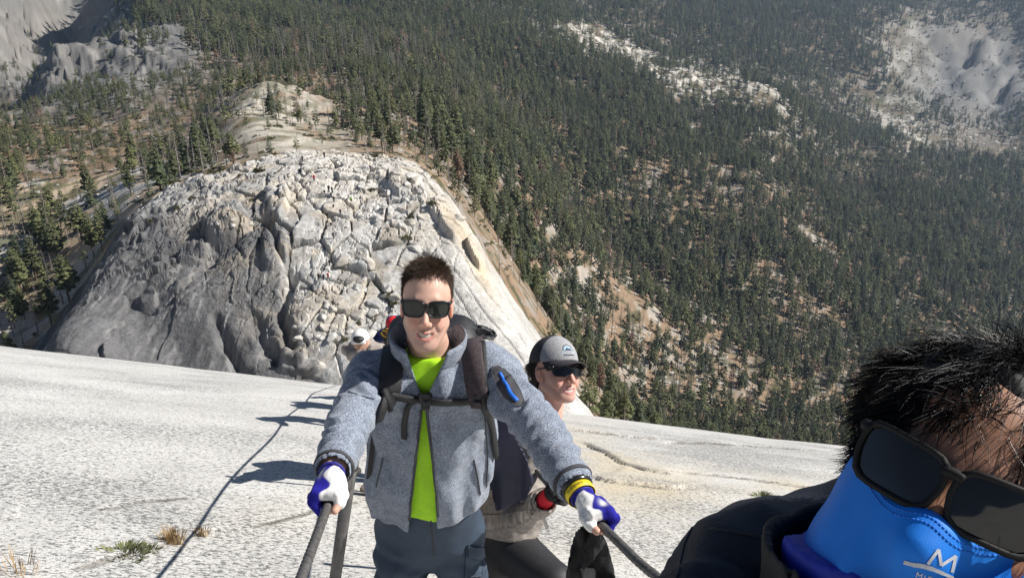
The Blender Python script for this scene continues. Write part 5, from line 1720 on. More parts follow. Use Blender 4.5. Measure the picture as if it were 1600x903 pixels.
    # --- boots
    for a_ in (ankL, ankR):
        b_ = Field(np.array(a_) - 0.3, np.array(a_) + np.array((0.2, 0.2, 0.2)), 0.01)
        A = np.array(a_); fw_ = np.array((0, -0.93, 0.36))
        b_.cap(A + np.array((0, 0, .06)), A, 0.055, 0.056, 0.02); foot(b_, a_, fw_, 1.05); b_.d -= 0.008
        v, q = b_.mesh(1); mesh_np('boot', v, q, MAT['boot'], root)
    # --- fleece jacket
    jk = Field((-0.62, 1.45, -1.80), (0.36, 2.80, -0.83), 0.0055)
    jk.cap(chest + spine * 0.06, chest - spine * 0.05, 0.172, 0.180, 0.05, f=0.70, **tf_)
    jk.cap(chest - spine * 0.05, waist, 0.180, 0.176, 0.05, f=0.72, **tf_)
    jk.cap(waist, pelv, 0.176, 0.182, 0.05, f=0.76, **tf_)
    jk.cap(SLi, SRi, 0.076, 0.076, 0.06)
    jk.cap(neckb - spine * 0.03, neckb - spine * 0.10, 0.075, 0.11, 0.05)
    # chest folds before the sleeves go on
    jk.disp(cloth_noise(0.105, 0.036, 63, (1.7, 0.7, 0.5)))
    jk.cap(SLi, EL, 0.067, 0.053, 0.03, fold=sleeve_fold(0.008, 4.0, 64)); jk.cap(EL, WL + (EL - WL) * 0.02, 0.053, 0.042, 0.02, fold=sleeve_fold(0.007, 3.5, 65))
    jk.cap(SRi, ER, 0.070, 0.057, 0.03, fold=sleeve_fold(0.008, 4.0, 66)); jk.cap(ER, WR + (ER - WR) * 0.14, 0.057, 0.046, 0.02, fold=sleeve_fold(0.009, 4.5, 67))
    jk.disp(cloth_noise(0.035, 0.004, 68))
    # elastic cuffs drawn in
    jk.cap(WL, WL + (WL - EL).normalized() * 0.1, 0.036, 0.040, 0.004, 's'); jk.cap(WR + (ER - WR) * 0.10, WR + (WR - ER) * 0.3, 0.037, 0.040, 0.004, 's')
    # collar: stand-up ring leaning open
    colr = Field((-0.45, 1.50, -1.10), (0.12, 2.40, -0.65), 0.004)
    cu = (spine + CAMU * 0.35).normalized()
    n0 = neckb - spine * 0.030 + fwd * 0.028; n1 = n0 + cu * 0.118 + fwd * 0.024
    colr.cap(n0 - cu * 0.05, n1, 0.092, 0.106, 0.005, flat=list(back), f=0.95)
    colr.plane(n1 - cu * 0.002 + fwd * 0.02, cu + fwd * 0.12, 0.004)
    colr.cap(n0 - cu * 0.2, n1 + cu * 0.16, 0.074, 0.110, 0.004, 's', flat=list(back), f=0.95)
    colr.plane(n0 - cu * 0.05, -cu)
    # opening
    open_poly = [(634, 500), (700, 500), (712, 530), (690, 572), (667, 619), (664, 640), (670, 690), (679, 750), (683, 830), (638, 830), (643, 780), (652, 700), (659, 640), (660, 619), (640, 578), (630, 540)]
    pc = np.array(chest)
    def cut(X, Y, Z):
        px, row = proj(X, Y, Z)
        sd = poly_sd(px, row, open_poly) * (2.2 / F)
        fr = (X - pc[0]) * fwd.x + (Y - pc[1]) * fwd.y + (Z - pc[2]) * fwd.z
        return np.maximum(sd, -(fr - 0.02))
    def cutc(X, Y, Z):
        px, row = proj(X, Y, Z)
        sd = poly_sd(px, row, [(632, 480), (706, 480), (706, 532), (690, 572), (667, 619), (660, 619), (646, 582), (634, 545)]) * (2.1 / F)
        fr = (X - n0[0]) * fwd.x + (Y - n0[1]) * fwd.y + (Z - n0[2]) * fwd.z
        return np.maximum(sd, -(fr - 0.0))
    X, Y, Z = jk.grid()
    near = jk.d < 0.03
    cc = np.ones(jk.d.shape, np.float32); cc[near] = cut(X[near], Y[near], Z[near])
    jk.d = smax(jk.d, -cc, 0.004)
    colr.sub_fn(cutc, 0.004)
    # neck hole and hem
    jk.cap(neckb - spine * 0.02 + fwd * 0.012, neckb + spine * 0.25 + fwd * 0.03, 0.072, 0.10, 0.004, 's')
    pA, pB, pC = P(584, 797, 2.44), P(645, 818, 2.43), P(757, 764, 2.46)
    hn = (pB - pA).cross(pC - pA).normalized()
    hn = (-spine + (pC - pA).normalized() * 0.22 + Vector((0, 0, 0))).normalized()
    hn = (-spine * 1.0 + Vector((0.20, 0, -0.10))).normalized()
    jk.plane(P(660, 806, 2.44), hn, 0.010)
    v, q = jk.mesh(1)
    jo = mesh_np('fleece_jacket', v, q, MAT['fleece'], root)
    v, q = colr.mesh(1)
    co = mesh_np('collar', v, q, MAT['fleece'], jo)
    jb = obj_bvh_w(jo)
    cb = obj_bvh_w(co)
    J['jacket_bvh'] = jb
    # collar trim, zips, pockets, cuffs
    for nm, bv_, pts, rad, mt in (
        ('zip', jb, [(661, 618), (658, 640), (651, 700), (642, 780), (639, 812)], 0.004, 'zip'),
        ('zip', jb, [(667, 618), (668, 650), (674, 700), (682, 770), (684, 806)], 0.004, 'zip'),
        ('pocket_zip', jb, [(598, 715), (594, 735), (588, 760)], 0.0022, 'zip'),
        ('pocket_zip', jb, [(740, 718), (746, 745), (750, 772)], 0.0025, 'zip'),
        ('seam', jb, [(752, 600), (758, 660), (762, 720), (760, 760)], 0.002, 'zip'),
        ('seam', jb, [(545, 612), (560, 617), (585, 622)], 0.0025, 'fleece'),
    ):
        r_ = tube_on(bv_, pts, rad, 0.0015, 26)
        if r_: mesh_np(nm, np.array(r_[0]), r_[1], MAT[mt], jo)
    for pts, w in (([(637, 577), (648, 593), (659, 612)], 0.012), ([(729, 560), (706, 566), (688, 578), (668, 612)], 0.012)):
        r_ = ribbon(jb, pts, w, 0.003, 0.001, 16)
        if r_: mesh_np('collar_binding', np.array(r_[0]), r_[1], MAT['dk_trim'], jo)
    pp = patch_on(jb, [(768, 573), (776, 571), (789, 577), (803, 592), (813, 610), (820, 628), (815, 635), (803, 632), (789, 621), (778, 604), (770, 588)], 0.0022, 0.0015, 1.3)
    po = mesh_np('arm_pocket', np.array(pp[0]), pp[1], MAT['dk_trim'], jo)
    r_ = tube_on(jb, [(780, 582), (786, 592), (792, 603)], 0.0045, 0.004, 10); mesh_np('pocket_zip', np.array(r_[0]), r_[1], MAT['blue_zip'], po)
    r_ = ribbon(jb, [(792, 603), (796, 612), (802, 620), (808, 627)], 0.010, 0.003, 0.004, 12); mesh_np('zip_pull', np.array(r_[0]), r_[1], MAT['blue_zip'], po)
    for W, E, rr, off in ((WL, EL, 0.041, 0.04), (WR, ER, 0.046, 0.15)):
        d = (W - E); c0 = E + d * (1 - off)
        d.normalize()
        t = Matrix.Translation(c0)
        tv_, tf2 = torus_np(c0, d, rr, 0.0055)
        mesh_np('cuff', tv_, tf2, MAT['dk_trim'], jo)
    # --- gloves: fingertips bare
    for gi, (G, c, n, s, W) in enumerate(J['frames']):
        g = np.array(G); lo = np.minimum(g - 0.09, np.array(W) - 0.05); hi = np.maximum(g + 0.09, np.array(W) + 0.05)
        f = Field(lo, hi, 0.0028); add_hand(f, G, c, n, s, W, 0.0032, True)
        E = (EL, ER)[gi]
        d = (W - E).normalized()
        f.plane(np.array(W) + np.array(d) * (0.012 if gi == 0 else 0.018), -np.array(d))
        f.disp(cloth_noise(0.016, 0.0042, 80 + gi))
        v, q = f.mesh(1)
        rel = (v - g) / HS
        a = rel @ np.array(s); b = rel @ np.array(c); hgt = rel @ np.array(n)
        blue = np.array([0.020, 0.018, 0.26]); white = np.array([0.80, 0.79, 0.76])
        if gi == 0:
            m = sstep(0.004, 0.010, a + 0.012 * np.sin(b * 90)) * sstep(0.075, 0.055, -b - 0.0)
            m = np.maximum(m, sstep(-0.055, -0.062, b))
            m *= 1 - np.exp(-((a - 0.030) / 0.008) ** 2 - ((b + 0.035) / 0.016) ** 2)
        else:
            m = sstep(-0.006, 0.000, a + 0.010 * np.sin(b * 80)); m = np.maximum(m, sstep(-0.045, -0.052, b))
            m *= 1 - np.exp(-((a - 0.022) / 0.010) ** 2 - ((b - 0.010) / 0.013) ** 2)
        tone = white * (1 - m[:, None]) + blue * m[:, None]
        tone = np.clip(tone * (1 + 0.12 * vn3(v[:, 0] / .006, v[:, 1] / .006, v[:, 2] / .006, 4))[:, None], 0.004, 1)
        go = mesh_np('glove', v, q, MAT['glove'], root, attrs={'tone': tone})
        w0 = np.array(W) + np.array(d) * 0.016
        # wrist tab
        tv_, tf2 = torus_np(Vector(w0), d, 0.0265, 0.0035)
        mesh_np('wrist_strap', tv_, tf2, MAT['navy_blue'], go)
    # watch and yellow paper band on the right of the picture
    d = (WR - ER).normalized()
    tv_, tf2 = band_np(WR + (ER - WR).normalized() * 0.016, d, 0.034, 0.022, 0.004); mesh_np('wristwatch', tv_, tf2, MAT['watch'], root)
    c0 = WR + d * 0.006
    tv_, tf2 = band_np(c0, d, 0.0335, 0.020, 0.0016); yb = mesh_np('paper_wristband', tv_, tf2, MAT['yellow'], root)
    # lettering round the band
    cu_ = bpy.data.curves.new('band_text', 'FONT'); cu_.body = 'eritapers'; cu_.size = 0.013; cu_.align_x = 'CENTER'; cu_.align_y = 'CENTER'; cu_.resolution_u = 2
    to = bpy.data.objects.new('band_text', cu_); COL.objects.link(to)
    dg = bpy.context.evaluated_depsgraph_get(); me_ = bpy.data.meshes.new_from_object(to.evaluated_get(dg)); bpy.data.objects.remove(to)
    tc_ = (Vector((0, 0, 0)) - c0); tc_ = (tc_ + CAMR * -0.15 - d * tc_.dot(d)).normalized(); tx_ = tc_.cross(d)
    if tx_.x < 0: tx_ = -tx_
    co_ = np.array([tuple(v.co) for v in me_.vertices]); fs_ = [tuple(p.vertices) for p in me_.polygons]
    bpy.data.meshes.remove(me_)
    Rb_ = 0.0354
    mesh_np('lettering', np.array([tuple(c0 + (tc_ * math.cos(x / Rb_) + tx_ * math.sin(x / Rb_)) * Rb_ - d * y) for x, y, z in co_]), fs_, MAT['ink'], yb, smooth=False)
    return root, J

def torus_np(c, ax, R_, r_, n=28, k=8):
    c = Vector(c); ax = Vector(ax).normalized(); a = ax.orthogonal().normalized(); b = ax.cross(a)
    V = []; Fc = []
    for i in range(n):
        t = 2 * math.pi * i / n; d = a * math.cos(t) + b * math.sin(t)
        for j in range(k):
            u = 2 * math.pi * j / k
            V.append(tuple(c + d * (R_ + r_ * math.cos(u)) + ax * r_ * math.sin(u)))
    for i in range(n):
        for j in range(k):
            Fc.append((i * k + j, i * k + (j + 1) % k, ((i + 1) % n) * k + (j + 1) % k, ((i + 1) % n) * k + j))
    return np.array(V), Fc

def band_np(c, ax, R_, w, th, n=36):
    c = Vector(c); ax = Vector(ax).normalized(); a = ax.orthogonal().normalized(); b = ax.cross(a)
    V = []; Fc = []
    for i in range(n):
        t = 2 * math.pi * i / n; d = a * math.cos(t) + b * math.sin(t)
        for rr, z in ((R_, -w / 2), (R_ + th, -w / 2 + th * .4), (R_ + th, w / 2 - th * .4), (R_, w / 2)):
            V.append(tuple(c + d * rr + ax * z))
    for i in range(n):
        for j in range(4):
            Fc.append((i * 4 + j, i * 4 + (j + 1) % 4, ((i + 1) % n) * 4 + (j + 1) % 4, ((i + 1) % n) * 4 + j))
    return np.array(V), Fc

def obj_bvh_w(o):
    """BVH in world space of a mesh built in world coordinates"""
    me = o.data
    co = np.empty(len(me.vertices) * 3, np.float32); me.vertices.foreach_get('co', co)
    return BVHTree.FromPolygons(co.reshape(-1, 3).tolist(), [tuple(p.vertices) for p in me.polygons])

MAT['navy_blue'] = simple_mat('blue_strap', (0.022, 0.020, 0.24), 0.7, 0.1, 80)
man, MJ = build_man()
# ---------------------------------------------------------------- cloth sheets with thickness
def sheet(name, poly, depth_fn, thick, mat, parent=None, step=4.0, wav=0.01, wsc=18.0, seed=0):
    poly_l = [tuple(p) for p in poly]
    P2 = np.array(poly, float); x0, y0 = P2.min(0); x1, y1 = P2.max(0)
    idx = {}; V = []
    for j in range(int((y1 - y0) / step) + 2):
        for i in range(int((x1 - x0) / step) + 2):
            px = x0 + i * step; row = y0 + j * step
            sd = float(poly_sd(np.array([px]), np.array([row]), poly_l)[0])
            if sd > step * 0.75: continue
            if sd > 0:
                best = None
                for a, b in zip(P2, np.roll(P2, -1, 0)):
                    ab = b - a; t = np.clip(((px - a[0]) * ab[0] + (row - a[1]) * ab[1]) / (ab @ ab + 1e-9), 0, 1); q = a + t * ab
                    dd = np.hypot(px - q[0], row - q[1])
                    if best is None or dd < best[0]: best = (dd, q)
                px, row = best[1]
            w = wav * float(vn2(np.array([px / wsc]), np.array([row / (wsc * 3.2)]), seed)[0]) * 2
            idx[(i, j)] = len(V); V.append(P(px, row, depth_fn(px, row) + w))
    Fc = []
    for (i, j), a in idx.items():
        q = [idx.get((i + 1, j)), idx.get((i + 1, j + 1)), idx.get((i, j + 1))]
        if None not in q: Fc.append((a, q[2], q[1], q[0]))
    n = len(V); off = CAMF * thick
    ec = {}
    for f in Fc:
        for a, b in zip(f, f[1:] + f[:1]): ec[(a, b)] = 1
    rim = [(b, a, a + n, b + n) for (a, b) in ec if (b, a) not in ec]
    back_f = [tuple(k + n for k in reversed(f)) for f in Fc]
    return mesh_np(name, np.array([tuple(v) for v in V] + [tuple(v + off) for v in V]), Fc + rim + back_f, mat, parent)

def strip(name, pts, width, thick, mat, parent=None, face=None):
    pts = [Vector(p) for p in pts]
    V = []; Fc = []
    for i, p in enumerate(pts):
        tg = (pts[min(i + 1, len(pts) - 1)] - pts[max(i - 1, 0)]).normalized()
        nr = Vector(face) if face is not None else -CAMF
        nr = (nr - tg * nr.dot(tg)).normalized(); sd = tg.cross(nr)
        for a, b in ((-1, -1), (-1, 1), (1, 1), (1, -1)):
            V.append(tuple(p + sd * a * width / 2 + nr * b * thick / 2))
    for i in range(len(pts) - 1):
        for k in range(4): Fc.append((i * 4 + k, i * 4 + (k + 1) % 4, i * 4 + 4 + (k + 1) % 4, i * 4 + 4 + k))
    e = (len(pts) - 1) * 4; Fc += [(3, 2, 1, 0), (e, e + 1, e + 2, e + 3)]
    return mesh_np(name, np.array(V), Fc, mat, parent, smooth=False)

# ---------------------------------------------------------------- the man's backpack
def build_pack():
    jb = MJ['jacket_bvh']; back = MJ['back']; spine = MJ['spine']; ch = MJ['chest']
    root = empty('backpack', tuple(ch + back * 0.2 - spine * 0.25))
    tag(root, 'black backpack worn by the man in the grey fleece', 'backpack')
    f = Field(np.array(ch) - 0.5, np.array(ch) + 0.55, 0.012)
    R = np.stack([np.array((1, 0, 0)), np.array(back), np.array(spine)], 1)
    c = ch + back * 0.235 - spine * 0.10
    f.box_(np.array(c), np.array((0.145, 0.09, 0.25)), R, 0.07, 0.02)
    f.box_(np.array(c + back * 0.09 - spine * 0.06), np.array((0.11, 0.05, 0.15)), R, 0.05, 0.03)
    f.disp(cloth_noise(0.08, 0.012, 31))
    v, q = f.mesh(1); mesh_np('pack_body', v, q, MAT['pack_black'], root)
    fl = Field(np.array(P(748, 520, 2.5)) - 0.15, np.array(P(748, 520, 2.5)) + 0.15, 0.005)
    a = P(730, 512, 2.40); b = P(772, 524, 2.44); e = P(735, 525, 2.42)
    sheet('top_flap', [(724, 508), (738, 506), (760, 511), (772, 517), (777, 525), (771, 532), (757, 530), (735, 534), (722, 530)], lambda px, row: 2.44 + 0.0015 * (530 - row), 0.05, MAT['pack_black'], root, 2.5, 0.02, 8, 3)
    sheet('flap_edge', [(730, 510), (760, 514), (774, 524), (766, 526), (742, 520)], lambda px, row: 2.425, 0.006, MAT['pack_black'], root, 2.5, 0.006, 8, 4)
    for pts, mt, w in (([(618, 538), (614, 560), (611, 590), (606, 612), (600, 628)], 'webbing', 0.062), ([(735, 512), (738, 530), (741, 560), (744, 590), (749, 615), (754, 632)], 'pad', 0.062)):
        r_ = ribbon(jb, pts, w, 0.014, 0.002, 26)
        s_ = mesh_np('shoulder_strap', np.array(r_[0]), r_[1], MAT[mt], root)
        if mt == 'pad':
            r2 = ribbon(jb, [(752, 512), (755, 540), (757, 580), (759, 615), (763, 640)], 0.016, 0.013, 0.003, 20)
            if r2: mesh_np('strap_edging', np.array(r2[0]), r2[1], MAT['webbing'], s_)
    r_ = ribbon(jb, [(600, 622), (594, 640), (588, 655)], 0.03, 0.008, 0.004, 10)
    if r_: mesh_np('adjuster_webbing', np.array(r_[0]), r_[1], MAT['webbing'], root)
    r_ = ribbon(jb, [(756, 630), (764, 655), (769, 690), (773, 720)], 0.024, 0.006, 0.006, 14)
    if r_: mesh_np('adjuster_webbing', np.array(r_[0]), r_[1], MAT['webbing'], root)
    strip('side_webbing', [P(590, 648, 2.22), P(583, 690, 2.27), P(576, 748, 2.34)], 0.014, 0.003, MAT['webbing'], root)
    r_ = ribbon(jb, [(600, 614), (622, 618), (645, 621), (664, 622), (690, 625), (715, 625), (748, 621)], 0.022, 0.004, 0.010, 34)
    cs = mesh_np('chest_strap', np.array(r_[0]), r_[1], MAT['webbing'], root)
    bl = Field(np.array(P(664, 622, 2.1)) - 0.1, np.array(P(664, 622, 2.1)) + 0.1, 0.003)
    h = jb.ray_cast(Vector((0, 0, 0)), ray(650, 622).normalized()); dep = h[0].dot(CAMF) - 0.02
    Rb = np.stack([np.array(CAMR), np.array(-CAMF), np.array(CAMU)], 1)
    bl.box_(np.array(P(664, 622, dep)), np.array((0.019, 0.007, 0.015)), Rb, 0.005, 0.004)
    bl.box_(np.array(P(665, 634, dep)), np.array((0.012, 0.006, 0.012)), Rb, 0.005, 0.004)
    bl.box_(np.array(P(664, 622, dep - 0.008)), np.array((0.008, 0.003, 0.009)), Rb, 0.002, 0.002, 's')
    v, q = bl.mesh(1); mesh_np('buckle', v, q, MAT['buckle'], cs)
    for px, row in ((603, 616), (746, 622)):
        h = jb.ray_cast(Vector((0, 0, 0)), ray(px, row).normalized())
        if h[0] is None: continue
        g = Field(np.array(h[0]) - 0.05, np.array(h[0]) + 0.05, 0.003)
        g.box_(np.array(h[0] - CAMF * 0.018), np.array((0.012, 0.006, 0.014)), Rb, 0.004, 0.004)
        g.box_(np.array(h[0] - CAMF * 0.024), np.array((0.007, 0.004, 0.004)), Rb, 0.002, 0.002, 's')
        v, q = g.mesh(1); mesh_np('buckle', v, q, MAT['buckle'], cs)
    r_ = ribbon(jb, [(650, 623), (640, 628), (634, 636), (633, 660), (633, 684)], 0.017, 0.003, 0.006, 20)
    mesh_np('strap_tail', np.array(r_[0]), r_[1], MAT['webbing'], cs)
build_pack()

# navy shell hanging from the pack
nj = empty('hanging_jacket', tuple(P(795, 790, 2.5)))
tag(nj, 'dark navy shell jacket hanging from the backpack beside the grey fleece', 'jacket')
sheet('panel', [(758, 590), (772, 612), (783, 640), (800, 672), (822, 715), (834, 752), (827, 762), (823, 780), (800, 790), (775, 799), (766, 760), (762, 700), (757, 640)], lambda px, row: 2.44 + 0.0008 * (row - 590) - 0.0006 * (px - 790), 0.03, MAT['navy'], nj, 4.0, 0.014, 14, 5)
sheet('hem_fold', [(769, 752), (795, 756), (829, 760), (823, 780), (800, 790), (776, 798)], lambda px, row: 2.50 + 0.0008 * (row - 590), 0.02, MAT['navy'], nj, 4.0, 0.012, 9, 6)

# black cloth in the man's hand
bc = empty('black_jacket', tuple(P(925, 960, 1.85)))
tag(bc, 'black fleece garment dangling from the gloved hand on the cable', 'garment')
sheet('cloth', [(912, 824), (932, 826), (942, 836), (950, 852), (960, 890), (968, 940), (960, 990), (915, 1000), (880, 970), (886, 900), (893, 862), (900, 838)], lambda px, row: 1.765 + 0.0006 * (row - 830), 0.03, MAT['black_cloth'], bc, 4.0, 0.035, 13, 9)
sheet('fold', [(925, 828), (938, 834), (946, 850), (930, 872), (912, 893), (906, 880), (916, 850)], lambda px, row: 1.735 + 0.0007 * (row - 830), 0.012, MAT['black_cloth'], bc, 4.0, 0.02, 9, 10)

# ---------------------------------------------------------------- the woman in the cap
MAT['beige'] = simple_mat('taupe_knit', (0.30, 0.265, 0.235), 0.9, 0.12, 60, 0.5, 260)
MAT['rib'] = simple_mat('taupe_rib', (0.33, 0.29, 0.26), 0.9, 0.3, 14, 0.9, 90, 0, 0.3, 0, (6, 6, 0.3))
MAT['leggings'] = simple_mat('black_leggings', (0.020, 0.020, 0.023), 0.62, 0.08, 40, 0.15, 300)
MAT['teal'] = simple_mat('teal_shirt', (0.02, 0.30, 0.28), 0.8, 0.1, 40)
MAT['cap_grey'] = simple_mat('grey_cap', (0.33, 0.33, 0.34), 0.9, 0.18, 220, 0.4, 500)
MAT['cap_dark'] = simple_mat('charcoal_cap', (0.038, 0.035, 0.042), 0.9, 0.15, 150, 0.4, 500)
MAT['cap_logo'] = simple_mat('logo_blue', (0.32, 0.52, 0.66), 0.8, 0.05, 100)
MAT['cap_ink'] = simple_mat('logo_navy', (0.03, 0.05, 0.11), 0.8, 0.05, 100)
MAT['redglove'] = mat_tone('climbing_glove', 0.75, 0.3, 300, 0.3)
MAT['strapgrey'] = simple_mat('grey_webbing', (0.30, 0.29, 0.28), 0.7, 0.1, 100)

def cap_hat(parent, R, t, s=1.0):
    """baseball cap in head space: crown, visor, button"""
    f = Field((-0.11, -0.14, 0.0), (0.11, 0.13, 0.17), 0.0035)
    f.ell((0, -0.012, 0.040), (0.088, 0.107, 0.104), 0.01)
    f.box_((0, 0, -0.04), (0.2, 0.2, 0.077), np.eye(3), 0.004, 0.006, 's')
    f.ell((0, -0.012, 0.030), (0.082, 0.101, 0.094), 0.004, 's')
    v, q = f.mesh(2)
    fm_ = (v[q].mean(1)[:, 1] < 0.018).astype(int)
    crown = mesh_np('cap_crown', xf(v, R, t, s), q, [MAT['cap_grey'], MAT['cap_dark']], parent, fmat=fm_)
    # visor: curved plate
    V = []; Fc = []; nu, nv = 17, 9
    for k, dz in ((0, 0.0), (1, -0.0035)):
        for j in range(nv):
            for i in range(nu):
                a = -1 + 2 * i / (nu - 1); b = j / (nv - 1)
                x = 0.080 * math.sin(a * 1.35) / math.sin(1.35) * (1 - 0.10 * b)
                y0 = -0.012 + 0.106 * math.sqrt(max(0, 1 - (x / 0.088) ** 2)) - 0.004
                y = y0 + b * 0.060 * (1 - abs(a) ** 3.2) ** 0.8
                z = 0.046 - 0.014 * b - 0.030 * (x / 0.08) ** 2 * (0.25 + 0.75 * b) + dz
                V.append((x, y, z))
    n = nu * nv
    for j in range(nv - 1):
        for i in range(nu - 1):
            a = j * nu + i
            Fc += [(a, a + 1, a + nu + 1, a + nu), (a + n, a + n + nu, a + n + nu + 1, a + n + 1)]
    for i in range(nu - 1):
        a = (nv - 1) * nu + i; Fc.append((a, a + 1, a + 1 + n, a + n))
    mesh_np('visor', xf(np.array(V), R, t, s), Fc, MAT['cap_dark'], crown)
    # badge on the front: half gear over a band of wording
    cb = obj_bvh_w(crown)
    def on(x, z):
        o = Vector(xf(np.array([(x, 0.2, z)]), R, t, s)[0]); d = Vector(-np.asarray(R)[:, 1])
        h = cb.ray_cast(o, d)
        return (h[0], h[1]) if h[0] is not None else (o + d * 0.1, -d)
    def flat_piece(poly, m, lift, nm):
        V = []
        for x, z in poly:
            p, nr = on(x, z); V.append(tuple(p + Vector(np.asarray(R)[:, 1]) * lift))
        c = np.mean(np.array(V), 0); n = len(V)
        mesh_np(nm, np.array(V + [tuple(c)]), [(i, (i + 1) % n, n) for i in range(n)], m, crown, smooth=False)
    cz = 0.078
    gear = []
    for i in range(37):
        a = math.pi * i / 36; rr = 0.0255 if (i % 4) < 2 else 0.0215
        gear.append((-math.cos(a) * rr, cz + math.sin(a) * rr))
    flat_piece(gear, MAT['cap_ink'], 0.0008, 'badge_gear')
    flat_piece([(-math.cos(math.pi * i / 20) * 0.018, cz + 0.001 + math.sin(math.pi * i / 20) * 0.017) for i in range(21)], MAT['cap_logo'], 0.0014, 'badge_sky')
    flat_piece([(-0.016, cz + 0.001), (-0.008, cz + 0.010), (-0.003, cz + 0.005), (0.004, cz + 0.013), (0.016, cz + 0.001)], MAT['cap_ink'], 0.0019, 'badge_peak')
    flat_piece([(-0.027, cz - 0.010), (0.027, cz - 0.010), (0.027, cz - 0.001), (-0.027, cz - 0.001)], MAT['cap_logo'], 0.0012, 'badge_band')
    rr = random.Random(4)
    x = -0.024
    while x < 0.022:      # small unreadable lettering under the band
        w = rr.uniform(0.002, 0.004)
        flat_piece([(x, cz - 0.018), (x + w, cz - 0.018), (x + w, cz - 0.0135), (x, cz - 0.0135)], MAT['cap_ink'], 0.0010, 'badge_letter'); x += w + 0.0016
    return crown

def build_woman():
    hd = P(868, 582, 2.90)
    tocam = -ray(862, 578).normalized()
    fw = (tocam * 0.80 + CAMR * 0.55 + CAMU * 0.04).normalized()
    R = frame(fw, CAMU + CAMR * 0.06); hs = 0.96
    neckb = P(842, 660, 3.0); chest = P(815, 720, 3.05); pelv = P(778, 838, 3.22)
    spine = (neckb - pelv).normalized()
    SR_ = P(858, 690, 3.00); SL_ = P(770, 690, 3.06)
    E = P(812, 806, 2.72); W = P(850, 783, 2.52); G = P(872, 772, 2.45)
    E2 = P(730, 780, 3.0); W2 = P(700, 800, 2.8)
    hipR = P(798, 856, 3.20); hipL = P(757, 858, 3.22)
    kneeR = P(868, 910, 3.0); kneeL = P(772, 985, 3.3)
    aR = Vector((kneeR.x + 0.03, kneeR.y + 0.34, 0)); aR.z = on_slab(aR.x, aR.y) + 0.1
    aL = Vector((kneeL.x, kneeL.y + 0.2, 0)); aL.z = on_slab(aL.x, aL.y) + 0.1
    root = empty('person', (float(pelv.x), float(pelv.y) + .1, on_slab(pelv.x, pelv.y + .1)))
    tag(root, 'woman in grey cap and sunglasses leaning out behind the man in fleece', 'person')
    base = (0.60, 0.35, 0.28)
    hf = head_sdf(0.003, 1.0, 1.0, ((0, -0.03, -0.06), (0.02, -0.05, -0.22)), 0.050)
    hv, hq = hf.mesh(1)
    parts = [(xf(hv, R, hd, hs), hq)]; tones = [skin_tone(hv, base, 0.0, (0.52, 0.20, 0.19))]
    bf = Field((-0.5, 1.8, -3.45), (0.5, 3.7, -1.2), 0.011)
    fl = dict(flat=[0, -0.95, -0.3], f=0.7)
    bf.cap(hd - Vector(R[:, 2]) * 0.12 - Vector(R[:, 1]) * 0.04, neckb, 0.048, 0.052, 0.02)
    bf.cap(chest, pelv, 0.11, 0.13, 0.04, **fl); bf.cap(SL_, SR_, 0.05, 0.05, 0.04)
    bf.cap(SR_, E, 0.04, 0.036, 0.01); bf.cap(E, W, 0.036, 0.025, 0.01); bf.cap(SL_, E2, 0.04, 0.036, 0.01); bf.cap(E2, W2, 0.036, 0.026, 0.01)
    for h_, k_, a_ in ((hipL, kneeL, aL), (hipR, kneeR, aR)):
        bf.cap(h_, k_, 0.078, 0.054, 0.02); bf.cap(k_, a_, 0.052, 0.035, 0.02); foot(bf, a_, (0, -0.93, 0.36), 0.9)
    bm_ = bf.mesh(1); parts.append(bm_); tones.append(np.tile(base, (len(bm_[0]), 1)))
    cab = (MJ['GR'] - G).normalized()
    n = Vector((0.1, -0.3, 1)); n = (n - cab * n.dot(cab)).normalized(); s = n.cross(cab).normalized()
    if s.x < 0: s = -s
    f = Field(np.minimum(np.array(G), np.array(W)) - 0.09, np.maximum(np.array(G), np.array(W)) + 0.09, 0.003); add_hand(f, G, cab, n, s, W)
    hm = f.mesh(1); parts.append(hm); tones.append(np.tile(base, (len(hm[0]), 1)))
    body_mesh('body', parts, tones, root)
    f.d -= 0.004; f.plane(np.array(W) - np.array((W - G).normalized()) * -0.005, np.array((W - E)) * -1)
    v, q = f.mesh(1); rel = v - np.array(G)
    b = rel @ np.array((G - W).normalized()); a = rel @ np.array(s)
    m = np.maximum(sstep(-0.042, -0.050, b), np.exp(-((a - 0.03) / 0.008) ** 2) * 0.9)[:, None]
    mesh_np('glove', v, q, MAT['redglove'], root, attrs={'tone': np.array([0.012, 0.012, 0.013]) * (1 - m) + np.array([0.55, 0.015, 0.03]) * m})
    tv = []; tf = []
    for i in range(9):
        x = -0.021 + 0.042 * i / 8; y = 0.0887 - 19.0 * x * x
        tv += [(x, y, -0.0648 + 6.0 * x * x), (x, y, -0.0752 + 13 * x * x)]
    for i in range(8): tf.append((2 * i, 2 * i + 1, 2 * i + 3, 2 * i + 2))
    mesh_np('teeth', xf(np.array(tv), R, hd, hs), tf, MAT['teeth'], root)
    sunglasses(root, R, hd, hs, MAT['glasses'], MAT['lens'], wdt=0.142, hgt=0.038, yf=0.103, zc=0.003, wrap=0.026)
    cap_hat(root, R, hd, hs)
    # hair tied back
    C = Vector((0, -0.014, 0.036))
    def rootfn(r):
        while True:
            a = r.uniform(0, 6.283); e = math.asin(r.uniform(-0.85, 0.4))
            d = Vector((math.sin(a) * math.cos(e), math.cos(a) * math.cos(e), math.sin(e)))
            p = C + Vector((d.x * 0.0735, d.y * 0.0925, d.z * 0.0785))
            if p.y > -0.012 + 0.25 * p.z: continue
            return p, Vector((d.x / 0.0735, d.y / 0.0925, d.z / 0.0785)).normalized()
    back_pt = Vector((0, -0.115, -0.02))
